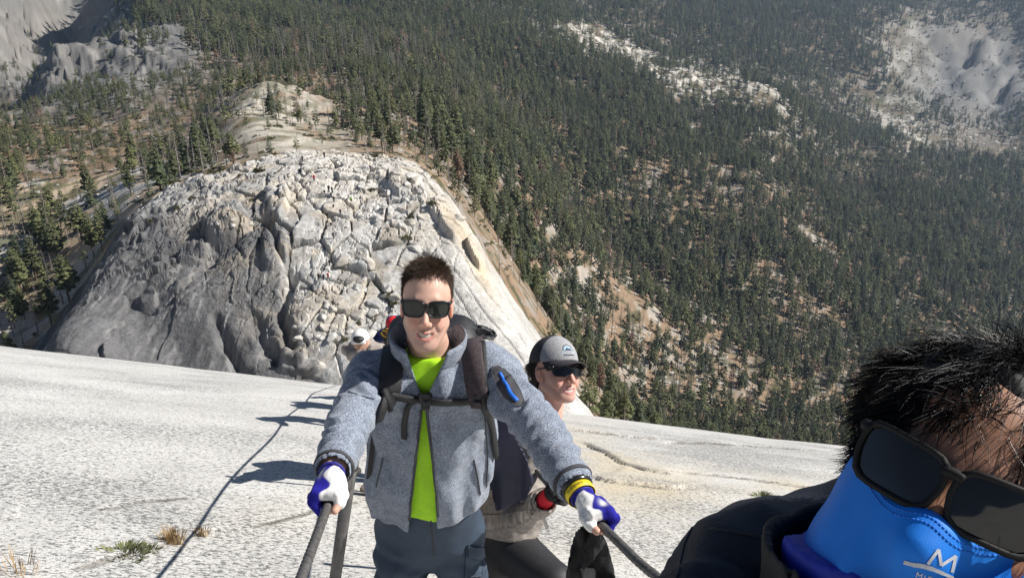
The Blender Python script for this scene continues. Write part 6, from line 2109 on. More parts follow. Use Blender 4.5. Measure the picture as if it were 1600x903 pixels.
    def dirfn(p, nr, r):
        t = back_pt - p; t = t - nr * t.dot(nr) * 0.9
        return (t.normalized() + nr * 0.12 + Vector((r.gauss(0, .1), r.gauss(0, .1), r.gauss(0, .1)))).normalized()
    sv, sf = strands(9, 1500, rootfn, dirfn, lambda p, r: min(0.09, (back_pt - p).length * 0.9), 0.0013, 4, 0.1, 0.1)
    hs_ = Field((-0.1, -0.18, -0.2), (0.1, 0.06, 0.12), 0.004)
    hs_.ell(C, (0.0755, 0.0945, 0.080), 0.01); hs_.box_((0, 0.09, 0.0), (0.2, 0.095, 0.2), np.eye(3), 0.01, 0.01, 's'); hs_.box_((0, 0, -0.10), (0.2, 0.2, 0.06), np.eye(3), 0.01, 0.01, 's')
    hs_.chain([(0, -0.10, 0.0), (0.01, -0.13, -0.05), (0.02, -0.125, -0.12), (0.02, -0.105, -0.18)], [0.020, 0.028, 0.026, 0.008], 0.012)
    hs_.disp(cloth_noise(0.02, 0.006, 12, (3, 3, 0.5)))
    cv, cq = hs_.mesh(1)
    mesh_np('hair', xf(np.concatenate([cv, sv]), R, hd, hs), np.concatenate([cq, sf + len(cv)]), MAT['hair_dark'], root)
    # jumper
    jk = Field((-0.5, 1.9, -2.45), (0.45, 3.6, -1.3), 0.008)
    jk.cap(chest + spine * 0.06, chest - spine * 0.1, 0.145, 0.15, 0.05, **fl); jk.cap(chest - spine * 0.1, pelv, 0.15, 0.165, 0.05, **fl)
    jk.cap(SL_, SR_, 0.068, 0.068, 0.05); jk.cap(neckb + spine * 0.01, neckb - spine * 0.06, 0.066, 0.09, 0.04)
    jk.cap(SR_, E, 0.060, 0.055, 0.02, fold=sleeve_fold(0.005, 4, 33)); jk.cap(E, W, 0.055, 0.040, 0.02, fold=sleeve_fold(0.005, 4, 34))
    jk.cap(SL_, E2, 0.060, 0.055, 0.02); jk.cap(E2, W2, 0.055, 0.040, 0.02)
    jk.disp(cloth_noise(0.06, 0.018, 35))
    jk.cap(neckb + spine * 0.02, neckb + spine * 0.3, 0.055, 0.08, 0.004, 's')
    jk.plane(P(785, 842, 3.1), (-spine + Vector((0.10, 0, 0))), 0.008)
    jk.cap(W, W + (W - E), 0.032, 0.04, 0.004, 's')
    v, q = jk.mesh(1)
    jo = mesh_np('jumper', v, q, MAT['beige'], root)
    jb = obj_bvh_w(jo)
    pp = patch_on(jb, [(755, 803), (790, 803), (826, 795), (838, 797), (826, 812), (800, 822), (757, 828)], 0.004, 0.001, 3)
    mesh_np('ribbed_hem', np.array(pp[0]), pp[1], MAT['rib'], jo)
    tv_, tf2 = band_np(W + (E - W) * 0.12, (W - E), 0.043, 0.055, 0.003); mesh_np('ribbed_cuff', tv_, tf2, MAT['rib'], jo)
    strip('strap', [P(841, 792, 2.6), P(846, 806, 2.6), P(852, 815, 2.6), P(855, 826, 2.6)], 0.012, 0.002, MAT['strapgrey'], root)
    # teal shirt tail, leggings
    st = Field((-0.45, 2.4, -2.45), (0.3, 3.6, -1.9), 0.009)
    st.cap(pelv + spine * 0.08, pelv - spine * 0.01, 0.130, 0.130, 0.03, **fl); st.plane(pelv + spine * 0.022, -spine); st.plane(pelv + spine * 0.1, spine)
    v, q = st.mesh(1); mesh_np('shirt', v, q, MAT['teal'], root)
    lg = Field((-0.45, 2.2, -3.45), (0.5, 3.75, -1.95), 0.0095)
    lg.cap(pelv + spine * 0.02, pelv - spine * 0.05, 0.135, 0.142, 0.05, **fl)
    for h_, k_, a_ in ((hipL, kneeL, aL), (hipR, kneeR, aR)):
        lg.cap(h_, k_, 0.104, 0.072, 0.035); lg.cap(k_, a_, 0.064, 0.043, 0.03)
    v, q = lg.mesh(1); mesh_np('leggings', v, q, MAT['leggings'], root)
    for a_ in (aL, aR):
        b_ = Field(np.array(a_) - 0.3, np.array(a_) + 0.2, 0.011)
        b_.cap(np.array(a_) + np.array((0, 0, .05)), np.array(a_), 0.05, 0.05, 0.02); foot(b_, a_, (0, -0.93, 0.36), 0.95); b_.d -= 0.008
        v, q = b_.mesh(1); mesh_np('boot', v, q, MAT['boot'], root)
    return G, cab
WG, Wcab = build_woman()

# ---------------------------------------------------------------- the man at the edge of the frame
MAT['gaiter'] = simple_mat('bright_blue_gaiter', (0.010, 0.20, 0.74), 0.6, 0.05, 20, 0.10, 900, 0.0, 0.3)
MAT['gaiter_in'] = simple_mat('royal_blue_lining', (0.010, 0.030, 0.42), 0.6, 0.1, 40)
MAT['stitch'] = simple_mat('blue_stitching', (0.015, 0.19, 0.70), 0.6, 0.1, 200)
MAT['silver_print'] = simple_mat('silver_print', (0.50, 0.52, 0.55), 0.35, 0.1, 300)
MAT['collar_black'] = simple_mat('black_collar', (0.008, 0.008, 0.009), 0.75, 0.15, 60, 0.3, 300)

def build_taker():
    br = P(1486, 752, 0.53)
    tocam = -br.normalized()
    fw = (tocam + CAMR * -0.10 + CAMU * -0.02).normalized()
    up = CAMU * math.cos(math.radians(27)) + CAMR * math.sin(math.radians(27))
    R0 = frame(fw, up); R = R0 @ np.diag([0.93, 1, 1]); hs = 1.0
    hd = br - Vector(R[:, 1]) * 0.098 - Vector(R[:, 2]) * 0.012
    ux, uy, uz = [Vector(R0[:, i]) for i in range(3)]
    SLp = P(1215, 930, 0.74); SRp = SLp + Vector((0.36, 0.03, -0.02))
    neckb = (SLp + SRp) * 0.5 + Vector((0.0, 0.02, 0.07))
    pelv = Vector((neckb.x - 0.02, neckb.y - 0.10, neckb.z - 0.62))
    EL_ = P(1065, 1040, 0.66); WL_ = EL_ + Vector((-0.03, -0.20, -0.02))
    ER_ = SRp + Vector((0.06, 0.05, -0.28)); WR_ = ER_ + Vector((0.0, 0.18, -0.12))
    hipL = pelv + Vector((-0.09, 0, -0.04)); hipR = pelv + Vector((0.09, 0, -0.04))
    root = empty('person', (float(pelv.x), float(pelv.y), on_slab(pelv.x, pelv.y)))
    tag(root, 'man close to the camera in dark sunglasses and blue neck gaiter', 'person')
    base = (0.36, 0.185, 0.115)
    hf = head_sdf(0.0028, 0.0, 0.0, ((0, -0.03, -0.06), (0, -0.06, -0.22)), 0.058)
    hv, hq = hf.mesh(1)
    parts = [(xf(hv, R, hd, hs), hq)]; tones = [skin_tone(hv, base, 0.0)]
    bf = Field((-0.15, -0.75, -2.1), (0.85, 1.05, -0.15), 0.011)
    fl = dict(flat=[0, 1, 0], f=0.66)
    bf.cap(hd - uz * 0.09 - uy * 0.04, neckb, 0.056, 0.062, 0.03); bf.cap(neckb - Vector((0, 0, .14)), pelv, 0.13, 0.13, 0.05, **fl); bf.cap(SLp, SRp, 0.055, 0.055, 0.04)
    bf.cap(SLp, EL_, 0.046, 0.04, 0.02); bf.cap(EL_, WL_, 0.04, 0.028, 0.02); bf.cap(SRp, ER_, 0.046, 0.04, 0.02); bf.cap(ER_, WR_, 0.04, 0.028, 0.02)
    an = []
    for h_ in (hipL, hipR):
        a_ = Vector((h_.x, h_.y + 0.05, 0)); a_.z = on_slab(a_.x, a_.y) + 0.1
        k_ = (h_ + a_) * 0.5 + Vector((0, 0.08, 0)); an.append((h_, k_, a_))
        bf.cap(h_, k_, 0.078, 0.055, 0.02); bf.cap(k_, a_, 0.052, 0.036, 0.02); foot(bf, a_, (0, 0.93, -0.36))
    bm_ = bf.mesh(1); parts.append(bm_); tones.append(np.tile(base, (len(bm_[0]), 1)))
    for W_, E_ in ((WL_, EL_), (WR_, ER_)):
        d = (W_ - E_).normalized(); G = W_ + d * 0.06
        n = Vector((0, 0, 1)); n = (n - d * n.dot(d)).normalized(); s = n.cross(d)
        f = Field(np.array(G) - 0.12, np.array(G) + 0.12, 0.004); add_hand(f, G - n * 0.03, d, n, s, W_)
        hm = f.mesh(1); parts.append(hm); tones.append(np.tile(base, (len(hm[0]), 1)))
    body_mesh('body', parts, tones, root)
    # rounded-off rectangular sport glasses
    sunglasses(root, R, hd, hs, MAT['glasses_mat'], MAT['lens'], wdt=0.138, hgt=0.039, yf=0.106, zc=0.006, wrap=0.020, thick=0.006, pw=5.0, rim=0.0032)
    # --- hair: black, thick, tousled
    C = Vector((0, -0.014, 0.036))
    def rootfn(r):
        while True:
            a = r.uniform(0, 6.283); e = math.asin(r.uniform(-0.7, 1))
            d = Vector((math.sin(a) * math.cos(e), math.cos(a) * math.cos(e), math.sin(e)))
            p = C + Vector((d.x * 0.074, d.y * 0.093, d.z * 0.0785))
            if p.y > 0.035 and p.z < 0.051 - 0.45 * max(0, abs(p.x) - 0.030): continue
            if p.y > 0.042 and p.z < 0.03: continue
            if p.z < -0.02 and p.y > 0.015: continue
            if p.z < -0.030 or (p.z < -0.005 and p.y < -0.03): continue
            return p, Vector((d.x / 0.074, d.y / 0.093, d.z / 0.0785)).normalized()
    def dirfn(p, nr, r):
        top = max(0, min(1, (p.z - 0.05) / 0.05))
        q = Vector((math.floor(p.x / 0.018), math.floor(p.y / 0.018), math.floor(p.z / 0.018)))
        cr = random.Random(int(q.x * 7349 + q.y * 913 + q.z * 53)); cl = Vector((cr.gauss(0, .6), cr.gauss(0, .6), cr.gauss(0, .4)))
        fr = max(0, min(1, p.y / 0.06)); t = Vector((0.7 * p.x / 0.07 + 0.35 * top, 0.5 * top + 0.5 * fr - 0.25 * (1 - top) * (1 - fr), -0.8 * (1 - top) - 0.3 * fr))
        t = t - nr * t.dot(nr)
        return (t + nr * (0.04 + 0.08 * top) + cl + Vector((r.gauss(0, .15), r.gauss(0, .15), r.gauss(0, .12)))).normalized()
    def lenfn(p, r):
        top = max(0, min(1, (p.z - 0.03) / 0.05))
        return (0.026 + 0.026 * top) * r.uniform(0.6, 1.2)
    sv, sf = strands(21, 24000, rootfn, dirfn, lenfn, 0.00042, 6, 0.9, 1.3)
    cf = Field((-0.11, -0.14, -0.07), (0.11, 0.11, 0.14), 0.004)
    cf.ell(C, (0.0815, 0.0985, 0.0885), 0.01)
    cf.box_((0, 0.098, -0.020), (0.15, 0.046, 0.060), np.eye(3), 0.02, 0.012, 's'); cf.box_((0, 0.06, -0.03), (0.15, 0.045, 0.065), np.eye(3), 0.01, 0.01, 's')
    cf.box_((0, 0.05, -0.06), (0.15, 0.06, 0.055), np.eye(3), 0.01, 0.01, 's'); cf.box_((0, -0.03, -0.085), (0.15, 0.2, 0.05), np.eye(3), 0.01, 0.01, 's')
    cf.disp(cloth_noise(0.02, 0.006, 14))
    cv, cq = cf.mesh(1)
    mesh_np('hair', xf(np.concatenate([cv, sv]), R0 @ np.diag([1.07, 1.0, 1.0]), hd - uz * 0.003, hs), np.concatenate([cq, sf + len(cv)]), MAT['hair_black'], root)
    # --- neck gaiter drawn up over nose and cheeks
    g = Field((-0.18, -0.16, -0.30), (0.12, 0.15, 0.06), 0.003)
    g.ell((0, 0.003, -0.030), (0.077, 0.090, 0.080), 0.03); g.ell((0, 0.036, -0.030), (0.064, 0.060, 0.062), 0.03); g.ell((0, 0.040, -0.072), (0.058, 0.058, 0.048), 0.03)
    g.cap((0, 0.088, -0.010), (0, 0.108, -0.040), 0.010, 0.014, 0.03); g.ell((0, 0.074, -0.092), (0.042, 0.034, 0.036), 0.03); g.ell((0, 0.038, -0.082), (0.060, 0.060, 0.048), 0.03)
    g.cap((-0.006, 0.005, -0.09), (-0.085, 0.0, -0.26), 0.076, 0.072, 0.03); g.cap((0, 0.0, -0.10), (-0.035, -0.015, -0.24), 0.072, 0.068, 0.03)
    g.disp(cloth_noise(0.06, 0.012, 15, (1.3, 1, 0.5)))
    # upper rim: dips under the glasses, rises to the ears
    rim = lambda X: -0.017 + 0.007 * np.exp(-(X / 0.016) ** 2) + 10.0 * np.clip(np.abs(X) - 0.02, 0, 1) ** 2
    g.sub_fn(lambda X, Y, Z: -(Z - rim(X)) * 0.8, 0.004)
    g.plane((0, 0, -0.25), (0, 0, -1))
    v, q = g.mesh(1)
    go = mesh_np('neck_gaiter', xf(v, R, hd, hs), q, MAT['gaiter'], root)
    gb = BVHTree.FromPolygons(v.tolist(), q.tolist())
    for dz in (0.004, 0.008):
        for k in range(46):
            x = -0.062 + 0.124 * k / 45
            def pt(xx):
                z = float(rim(np.array(xx))) - dz
                h = gb.ray_cast(Vector((xx, 0.2, z)), Vector((0, -1, 0)))
                return None if h[0] is None else h[0] + Vector((0, 0.0004, 0))
            a = pt(x - 0.00095); b = pt(x + 0.00095)
            if a is None or b is None: continue
            if k == 0: SV = []; SF = []
            tv_, tf2 = tube_np([a, b], [0.00055, 0.00055], 5); n0 = len(SV); SV += tv_; SF += [tuple(i + n0 for i in f_) for f_ in tf2]
        mesh_np('stitching', xf(np.array(SV), R, hd, hs), SF, MAT['stitch'], go)
    # printed mark: a peak letter M over a swoosh, wording below
    def mark(poly, nm, lift=0.0007):
        V = []
        for px, row in poly:
            o = Vector((0, 0, 0)); d = ray(px, row).normalized()
            h = gw.ray_cast(o, d)
            V.append(tuple((h[0] if h[0] is not None else P(px, row, 0.4)) - d * lift))
        mesh_np(nm, np.array(V), [tuple(range(len(V)))], MAT['silver_print'], go, smooth=False)
    gw = obj_bvh_w(go)
    def bar(x1, y1, x2, y2, w, nm='logo_letter'):
        dx, dy = x2 - x1, y2 - y1; l = math.hypot(dx, dy); nx, ny = -dy / l * w / 2, dx / l * w / 2
        k = max(1, int(l / 5))
        for i in range(k):
            a, b = i / k, (i + 1) / k
            mark([(x1 + dx * a + nx, y1 + dy * a + ny), (x1 + dx * b + nx, y1 + dy * b + ny), (x1 + dx * b - nx, y1 + dy * b - ny), (x1 + dx * a - nx, y1 + dy * a - ny)], nm)
    bar(1450, 881, 1467, 858, 5); bar(1467, 858, 1471, 883, 5); bar(1471, 883, 1494, 868, 5); bar(1494, 868, 1488, 894, 5)
    sw = [(1412, 878), (1426, 882), (1442, 884), (1458, 889), (1475, 896), (1490, 903)]
    for (a, b), (c, d), w in zip(sw[:-1], sw[1:], (6, 7, 7, 6, 5)): bar(a, b, c, d, w, 'logo_swoosh')
    # wording begins MIST ... below the swoosh
    def letter(ch, x, y, s):
        S = {'M': [(0, 1, 0, 0), (0, 0, .5, .6), (.5, .6, 1, 0), (1, 0, 1, 1)], 'I': [(.5, 0, .5, 1)], 'S': [(1, .1, .1, .1), (.1, .1, .1, .5), (.1, .5, .9, .5), (.9, .5, .9, .9), (.9, .9, 0, .9)], 'T': [(0, 0, 1, 0), (.5, 0, .5, 1)]}[ch]
        ca, sa = math.cos(math.radians(20)), math.sin(math.radians(20))
        for x1, y1, x2, y2 in S:
            f_ = lambda u, v_: (x + (u * ca - v_ * sa) * s, y + (u * sa + v_ * ca) * s * 1.15)
            p, q_ = f_(x1, y1), f_(x2, y2); bar(p[0], p[1], q_[0], q_[1], 1.6, 'logo_wording')
    for ch, x, y in (('M', 1434, 893), ('I', 1442, 897), ('S', 1451, 899), ('T', 1461, 903)): letter(ch, x, y, 8)
    # lining showing at the neck
    ln = Field((-0.13, -0.17, -0.36), (0.13, 0.15, -0.12), 0.005)
    nc = P(1425, 918, 0.60)
    ln = Field(np.array(nc) - 0.2, np.array(nc) + 0.2, 0.005)
    ln.cap(nc - CAMU * 0.08, nc + CAMU * 0.022, 0.094, 0.090, 0.01); ln.plane(nc + CAMU * 0.030, CAMU); ln.disp(cloth_noise(0.05, 0.012, 18))
    v, q = ln.mesh(1); mesh_np('inner_shirt', v, q, MAT['gaiter_in'], root)
    # --- dark softshell
    jk = Field((-0.12, -0.6, -0.98), (0.85, 1.05, -0.05), 0.0075)
    jk.cap(SLp, SRp, 0.086, 0.086, 0.05, fold=sleeve_fold(0.003, 5, 44)); jk.cap(neckb - Vector((0, 0, .13)), pelv, 0.165, 0.165, 0.06, **fl)
    jk.cap(SLp, EL_, 0.080, 0.066, 0.03, fold=sleeve_fold(0.006, 3.0, 45)); jk.cap(EL_, WL_, 0.066, 0.048, 0.02); jk.cap(SRp, ER_, 0.078, 0.066, 0.03); jk.cap(ER_, WR_, 0.066, 0.048, 0.02)
    jk.cap(neckb - Vector((0, 0, .03)), neckb - Vector((0, 0, .10)), 0.10, 0.12, 0.05)
    jk.disp(cloth_noise(0.07, 0.016, 46, (1.6, 1, 0.6)))
    v, q = jk.mesh(1); jo = mesh_np('softshell_jacket', v, q, MAT['navy_dark'], root)
    cl = Field(np.array(nc) - 0.22, np.array(nc) + 0.22, 0.005)
    a = nc - CAMU * 0.05; b = nc + CAMU * 0.040
    cl.cap(a, b, 0.118, 0.108, 0.005); cl.plane(b, CAMU - CAMR * 0.10); cl.plane(a - CAMU * 0.06, -CAMU); cl.cap(a - CAMU * 0.2, b + CAMU * 0.2, 0.104, 0.098, 0.004, 's')
    cl.disp(cloth_noise(0.05, 0.008, 47))
    v, q = cl.mesh(1); mesh_np('collar', v, q, MAT['collar_black'], jo)
    jb = obj_bvh_w(jo)
    for pts in ([(1100, 783), (1088, 810), (1070, 850), (1058, 903)], [(1110, 825), (1160, 832), (1230, 846)], [(1060, 800), (1040, 830), (1020, 880)]):
        r_ = tube_on(jb, pts, 0.0016, 0.0, 18)
        if r_: mesh_np('seam', np.array(r_[0]), r_[1], MAT['navy_dark'], jo)
    tr = Field((-0.05, -0.7, -2.05), (0.75, 0.85, -0.85), 0.012)
    tr.cap(pelv + Vector((0, 0, .05)), pelv, 0.155, 0.16, 0.04, **fl)
    for h_, k_, a_ in an: tr.cap(h_, k_, 0.095, 0.075, 0.03); tr.cap(k_, a_, 0.075, 0.062, 0.03)
    v, q = tr.mesh(1); mesh_np('trousers', v, q, MAT['pack_black'], root)
    for h_, k_, a_ in an:
        b_ = Field(np.array(a_) - 0.3, np.array(a_) + 0.3, 0.013); foot(b_, a_, (0, 0.93, -0.36), 1.05); b_.d -= 0.008
        v, q = b_.mesh(1); mesh_np('boot', v, q, MAT['boot'], root)
build_taker()

# ---------------------------------------------------------------- cables, posts, planks
MAT['steel'] = simple_mat('weathered_steel_cable', (0.115, 0.110, 0.105), 0.5, 0.2, 90, 0.2, 300, 0.35)
MAT['pipe'] = simple_mat('steel_post', (0.13, 0.125, 0.12), 0.45, 0.15, 30, 0.1, 200, 0.6)
MAT['pipe_grey'] = simple_mat('galvanised_post', (0.30, 0.30, 0.30), 0.45, 0.12, 30, 0.1, 200, 0.4)
MAT['plank'] = simple_mat('grey_plank', (0.16, 0.13, 0.10), 0.9, 0.25, 20, 0.4, 60, 0, 0.3, 0, (1, 8, 8))

def cable(label, pts, fine_len):
    """twisted strand rope along pts (Catmull-Rom)"""
    Q = []
    for i in range(len(pts) - 1):
        p0, p1, p2, p3 = pts[max(i - 1, 0)], pts[i], pts[i + 1], pts[min(i + 2, len(pts) - 1)]
        L = (p2 - p1).length; n = max(2, int(L / (0.0026 if 0.6 < p1.y < fine_len else 0.12)))
        for k in range(n):
            t = k / n
            Q.append(0.5 * ((2 * p1) + (p2 - p0) * t + (2 * p0 - 5 * p1 + 4 * p2 - p3) * t * t + (3 * p1 - p0 - 3 * p2 + p3) * t ** 3))
    Q.append(pts[-1])
    V = []; Fc = []; K = 14; s = 0
    for i, p in enumerate(Q):
        tg = (Q[min(i + 1, len(Q) - 1)] - Q[max(i - 1, 0)]).normalized()
        a = tg.cross(Vector((0, 0, 1))).normalized(); b = tg.cross(a)
        if i: s += (p - Q[i - 1]).length
        for k in range(K):
            t = 2 * math.pi * k / K
            rr = 0.0098 * (0.80 + 0.26 * abs(math.cos(2 * t + s * 230)))
            V.append(tuple(p + (a * math.cos(t) + b * math.sin(t)) * rr))
    for i in range(len(Q) - 1):
        for k in range(K): Fc.append((i * K + k, i * K + (k + 1) % K, (i + 1) * K + (k + 1) % K, (i + 1) * K + k))
    o = mesh_np('steel_cable', np.array(V), np.array(Fc), MAT['steel'])
    tag(o, label, 'cable', 'cables up the slab')
    return o

def rail_x(y, side):
    return (-0.46 if side < 0 else 0.20) - 0.18 * (y - 1.6)

PAIRS = [1.95, 4.9, 7.9, 10.9, 13.9, 16.9, 20.5, 24.5]
def rail_top(y, side, h=1.02):
    x = rail_x(y, side)
    return Vector((x, y + 0.12, on_slab(x, y) + h))
lp = [Vector((-0.32, -1.6, -0.12)), Vector((-0.34, -0.2, -0.66)), P(470, 903, 1.40) + (P(470, 903, 1.40) - MJ['GL']) * 1.5, P(470, 903, 1.40), MJ['GL'] + MJ['cabL'] * 0.03, MJ['GL'] - MJ['cabL'] * 0.05, P(546, 742, 2.02)] + [rail_top(y, -1) for y in PAIRS[1:]]
lp2 = []
for a, b in zip(lp[:-1], lp[1:]):
    lp2.append(a)
    if b.y - a.y > 2 and a.y > 1.5: lp2.append((a + b) / 2 - Vector((0, 0, 0.03)))
lp2.append(lp[-1])
cable('thick twisted steel cable held in the bare-fingered glove at the lower left', lp2, 1.9)
rp = [Vector((0.29, -1.6, -0.12)), Vector((0.275, 0.2, -0.82)), P(992, 872, 1.60) + (P(992, 872, 1.60) - MJ['GR']) * 2.5, P(992, 872, 1.60), MJ['GR'] + MJ['cabR'] * 0.03, MJ['GR'] - MJ['cabR'] * 0.06, WG + Wcab * 0.03, WG - Wcab * 0.06] + [rail_top(y, 1) for y in PAIRS[1:]]
rp2 = []
for a, b in zip(rp[:-1], rp[1:]):
    rp2.append(a)
    if b.y - a.y > 2 and a.y > 1.5: rp2.append((a + b) / 2 - Vector((0, 0, 0.03)))
rp2.append(rp[-1])
cable('twisted steel cable running under the woman\'s red glove to the black garment', rp2, 2.1)

def post(base, top, mat, label):
    root = empty('cable_post', tuple(base))
    tag(root, label, 'post', 'steel posts carrying the cables')
    d = (top - base).normalized()
    V, Fc = tube_np([base - d * 0.10, base + (top - base) * 0.5, top + d * 0.03], [0.0165, 0.0165, 0.0165], 14)
    mesh_np('pole', np.array(V), Fc, mat, root)
    a = d.orthogonal().normalized()
    V, Fc = tube_np([top + d * 0.02, top + d * 0.045], [0.0185, 0.0185], 12); mesh_np('pole_cap', np.array(V), Fc, mat, root)
    tv_, tf2 = torus_np(base + Vector((0, 0, 0.01)), d, 0.022, 0.006); mesh_np('base_collar', tv_, tf2, mat, root)
    V, Fc = tube_np([top - a * 0.03, top + a * 0.03], [0.008, 0.008], 8); mesh_np('cable_pin', np.array(V), Fc, mat, root)
b0 = Vector((-0.655, 1.80, on_slab(-0.655, 1.80)))
post(b0, P(547, 740, 2.03), MAT['pipe'], 'dark steel post leaning beside the lower left glove')
b1 = Vector((-0.075, 3.45, on_slab(-0.075, 3.45)))
post(b1, Vector((-0.055, 3.52, on_slab(-0.05, 3.5) + 0.95)), MAT['pipe_grey'], 'light grey post seen between the trouser legs and the leggings')
for k, y in enumerate(PAIRS[1:]):
    for side in (-1, 1):
        x = rail_x(y, side)
        post(Vector((x, y, on_slab(x, y))), rail_top(y, side), MAT['pipe'], ('steel post further down the %s cable behind the man in fleece' % ('left' if side < 0 else 'right')))
    if k < 4:
        xa, xb = rail_x(y, -1) - 0.06, rail_x(y, 1) + 0.06
        z = max(on_slab(xa, y - 0.06), on_slab(xb, y - 0.06))
        R_ = np.eye(3)
        f = Field((xa - .05, y - .25, z - .3), (xb + .05, y + .1, z + .2), 0.012)
        a = Vector((xa, y - 0.075, on_slab(xa, y - 0.075) + 0.05)); b = Vector((xb, y - 0.075, on_slab(xb, y - 0.075) + 0.05))
        d = (b - a).normalized(); nn = Vector((0, 0.36, 0.93)); nn = (nn - d * nn.dot(d)).normalized(); e = nn.cross(d)
        f.box_(np.array((a + b) / 2), np.array(((b - a).length / 2, 0.05, 0.02)), np.stack([np.array(d), np.array(e), np.array(nn)], 1), 0.006, 0.004)
        v, q = f.mesh(0)
        o = mesh_np('wooden_plank', v, q, MAT['plank'])
        tag(o, ['weathered foot plank on the slab just left of the fleece hem', 'second foot plank down the slab behind the man', 'third foot plank down the slab behind the man', 'fourth foot plank down the slab behind the man'][k], 'plank', 'foot planks between the posts')

# ---------------------------------------------------------------- hikers further down the cables
def hiker(head, label, jc, pc, hat, seed, arm=1):
    """stooped climber facing uphill; head = world position of the head centre"""
    r = random.Random(seed)
    H = Vector(head)
    x, y = H.x, H.y
    gz = on_slab(x, y + 0.25)
    root = empty('person', (x, y + 0.25, gz)); tag(root, label, 'person', 'climbers lower on the cables')
    nb = H + Vector((0, 0.12, -0.13)); pv = Vector((x, y + 0.42, max(gz + 0.62, H.z - 0.52)))
    SL_, SR_ = nb + Vector((-0.17, 0.02, -0.04)), nb + Vector((0.17, 0.02, -0.04))
    hl = Vector((rail_x(y - .25, -1), y - 0.25, on_slab(rail_x(y - .25, -1), y - .25) + 1.0)); hr = Vector((rail_x(y - .25, 1), y - .25, on_slab(rail_x(y - .25, 1), y - .25) + 1.0))
    def reach(S, T):
        d = T - S
        return S + d * min(1, 0.60 / d.length)
    hl, hr = reach(SL_, hl), reach(SR_, hr)
    elb = [(a + b) / 2 + Vector((s * 0.08, 0.05, -0.08)) for a, b, s in ((SL_, hl, -1), (SR_, hr, 1))]
    fl = dict(flat=[0, 0.8, -0.6], f=0.7)
    legs = []
    for s in (-1, 1):
        hp = pv + Vector((s * 0.09, 0, -0.05)); a_ = Vector((x + s * 0.12, y + 0.30 + 0.12 * s, 0)); a_.z = on_slab(a_.x, a_.y) + 0.09
        legs.append((hp, (hp + a_) / 2 + Vector((s * 0.03, -0.14, 0.02)), a_))
    f = Field((x - 0.75, y - 0.8, gz - 0.25), (x + 0.75, y + 1.0, H.z + 0.25), 0.016)
    f.ell(np.array(H), (0.078, 0.098, 0.115), 0.02); f.cap(np.array(H) + np.array((0, -.09, -.02)), np.array(H) + np.array((0, -.095, -.04)), 0.018, 0.016, 0.02)
    f.cap(H, nb, 0.055, 0.06, 0.02); f.cap(nb, pv, 0.12, 0.13, 0.05, **fl)
    for S, e_, h_ in ((SL_, elb[0], hl), (SR_, elb[1], hr)):
        f.cap(S, e_, 0.045, 0.04, 0.02); f.cap(e_, h_, 0.04, 0.028, 0.02); f.ell(np.array(h_), (0.04, 0.05, 0.035), 0.02)
    for hp, k_, a_ in legs: f.cap(hp, k_, 0.075, 0.055, 0.02); f.cap(k_, a_, 0.052, 0.038, 0.02); foot(f, a_, (0, -0.93, 0.36))
    v, q = f.mesh(1)
    body_mesh('body', [(v, q)], [np.tile((0.45, 0.27, 0.2), (len(v), 1))], root)
    j = Field((x - 0.75, y - 0.8, gz - 0.25), (x + 0.75, y + 1.0, H.z + 0.25), 0.015)
    j.cap(nb - Vector((0, 0, .02)), pv, 0.15, 0.165, 0.05, **fl); j.cap(SL_, SR_, 0.07, 0.07, 0.04)
    for S, e_, h_ in ((SL_, elb[0], hl), (SR_, elb[1], hr)): j.cap(S, e_, 0.062, 0.054, 0.02); j.cap(e_, e_ + (h_ - e_) * 0.9, 0.054, 0.042, 0.02)
    j.disp(cloth_noise(0.07, 0.02, seed)); v, q = j.mesh(1); mesh_np('jacket', v, q, jc, root)
    t = Field((x - 0.75, y - 0.8, gz - 0.25), (x + 0.75, y + 1.0, H.z + 0.25), 0.016)
    t.cap(pv + Vector((0, 0, .02)), pv - Vector((0, 0, .05)), 0.155, 0.15, 0.04, **fl)
    for hp, k_, a_ in legs: t.cap(hp, k_, 0.092, 0.072, 0.03); t.cap(k_, a_, 0.07, 0.058, 0.03)
    v, q = t.mesh(1); mesh_np('trousers', v, q, pc, root)
    for hp, k_, a_ in legs:
        b_ = Field(np.array(a_) - 0.3, np.array(a_) + 0.2, 0.015); foot(b_, a_, (0, -0.93, 0.36), 1.0); b_.cap(np.array(a_) + np.array((0, 0, .05)), np.array(a_), 0.052, 0.052, 0.02); b_.d -= 0.009
        v, q = b_.mesh(1); mesh_np('boot', v, q, MAT['boot'], root)
    hh = Field(np.array(H) - 0.22, np.array(H) + 0.22, 0.008)
    hh.ell(np.array(H) + np.array((0, 0.005, 0.03)), (0.098, 0.118, 0.105), 0.01)
    hh.plane(H + Vector((0, 0, 0.02)), (0, -0.15, -1))
    if hat[1] == 'cap': hh.cap(np.array(H) + np.array((-.05, -.11, .03)), np.array(H) + np.array((.05, -.11, .03)), 0.012, 0.012, 0.02, flat=[0, 1, 0], f=4.0)
    else: hh.cap(np.array(H) + np.array((-.06, -.10, .03)), np.array(H) + np.array((.06, -.10, .03)), 0.016, 0.016, 0.03)
    v, q = hh.mesh(1); ho = mesh_np('hat' if hat[1] == 'cap' else 'helmet', v, q, hat[0], root)
    return root, nb, pv, ho, H

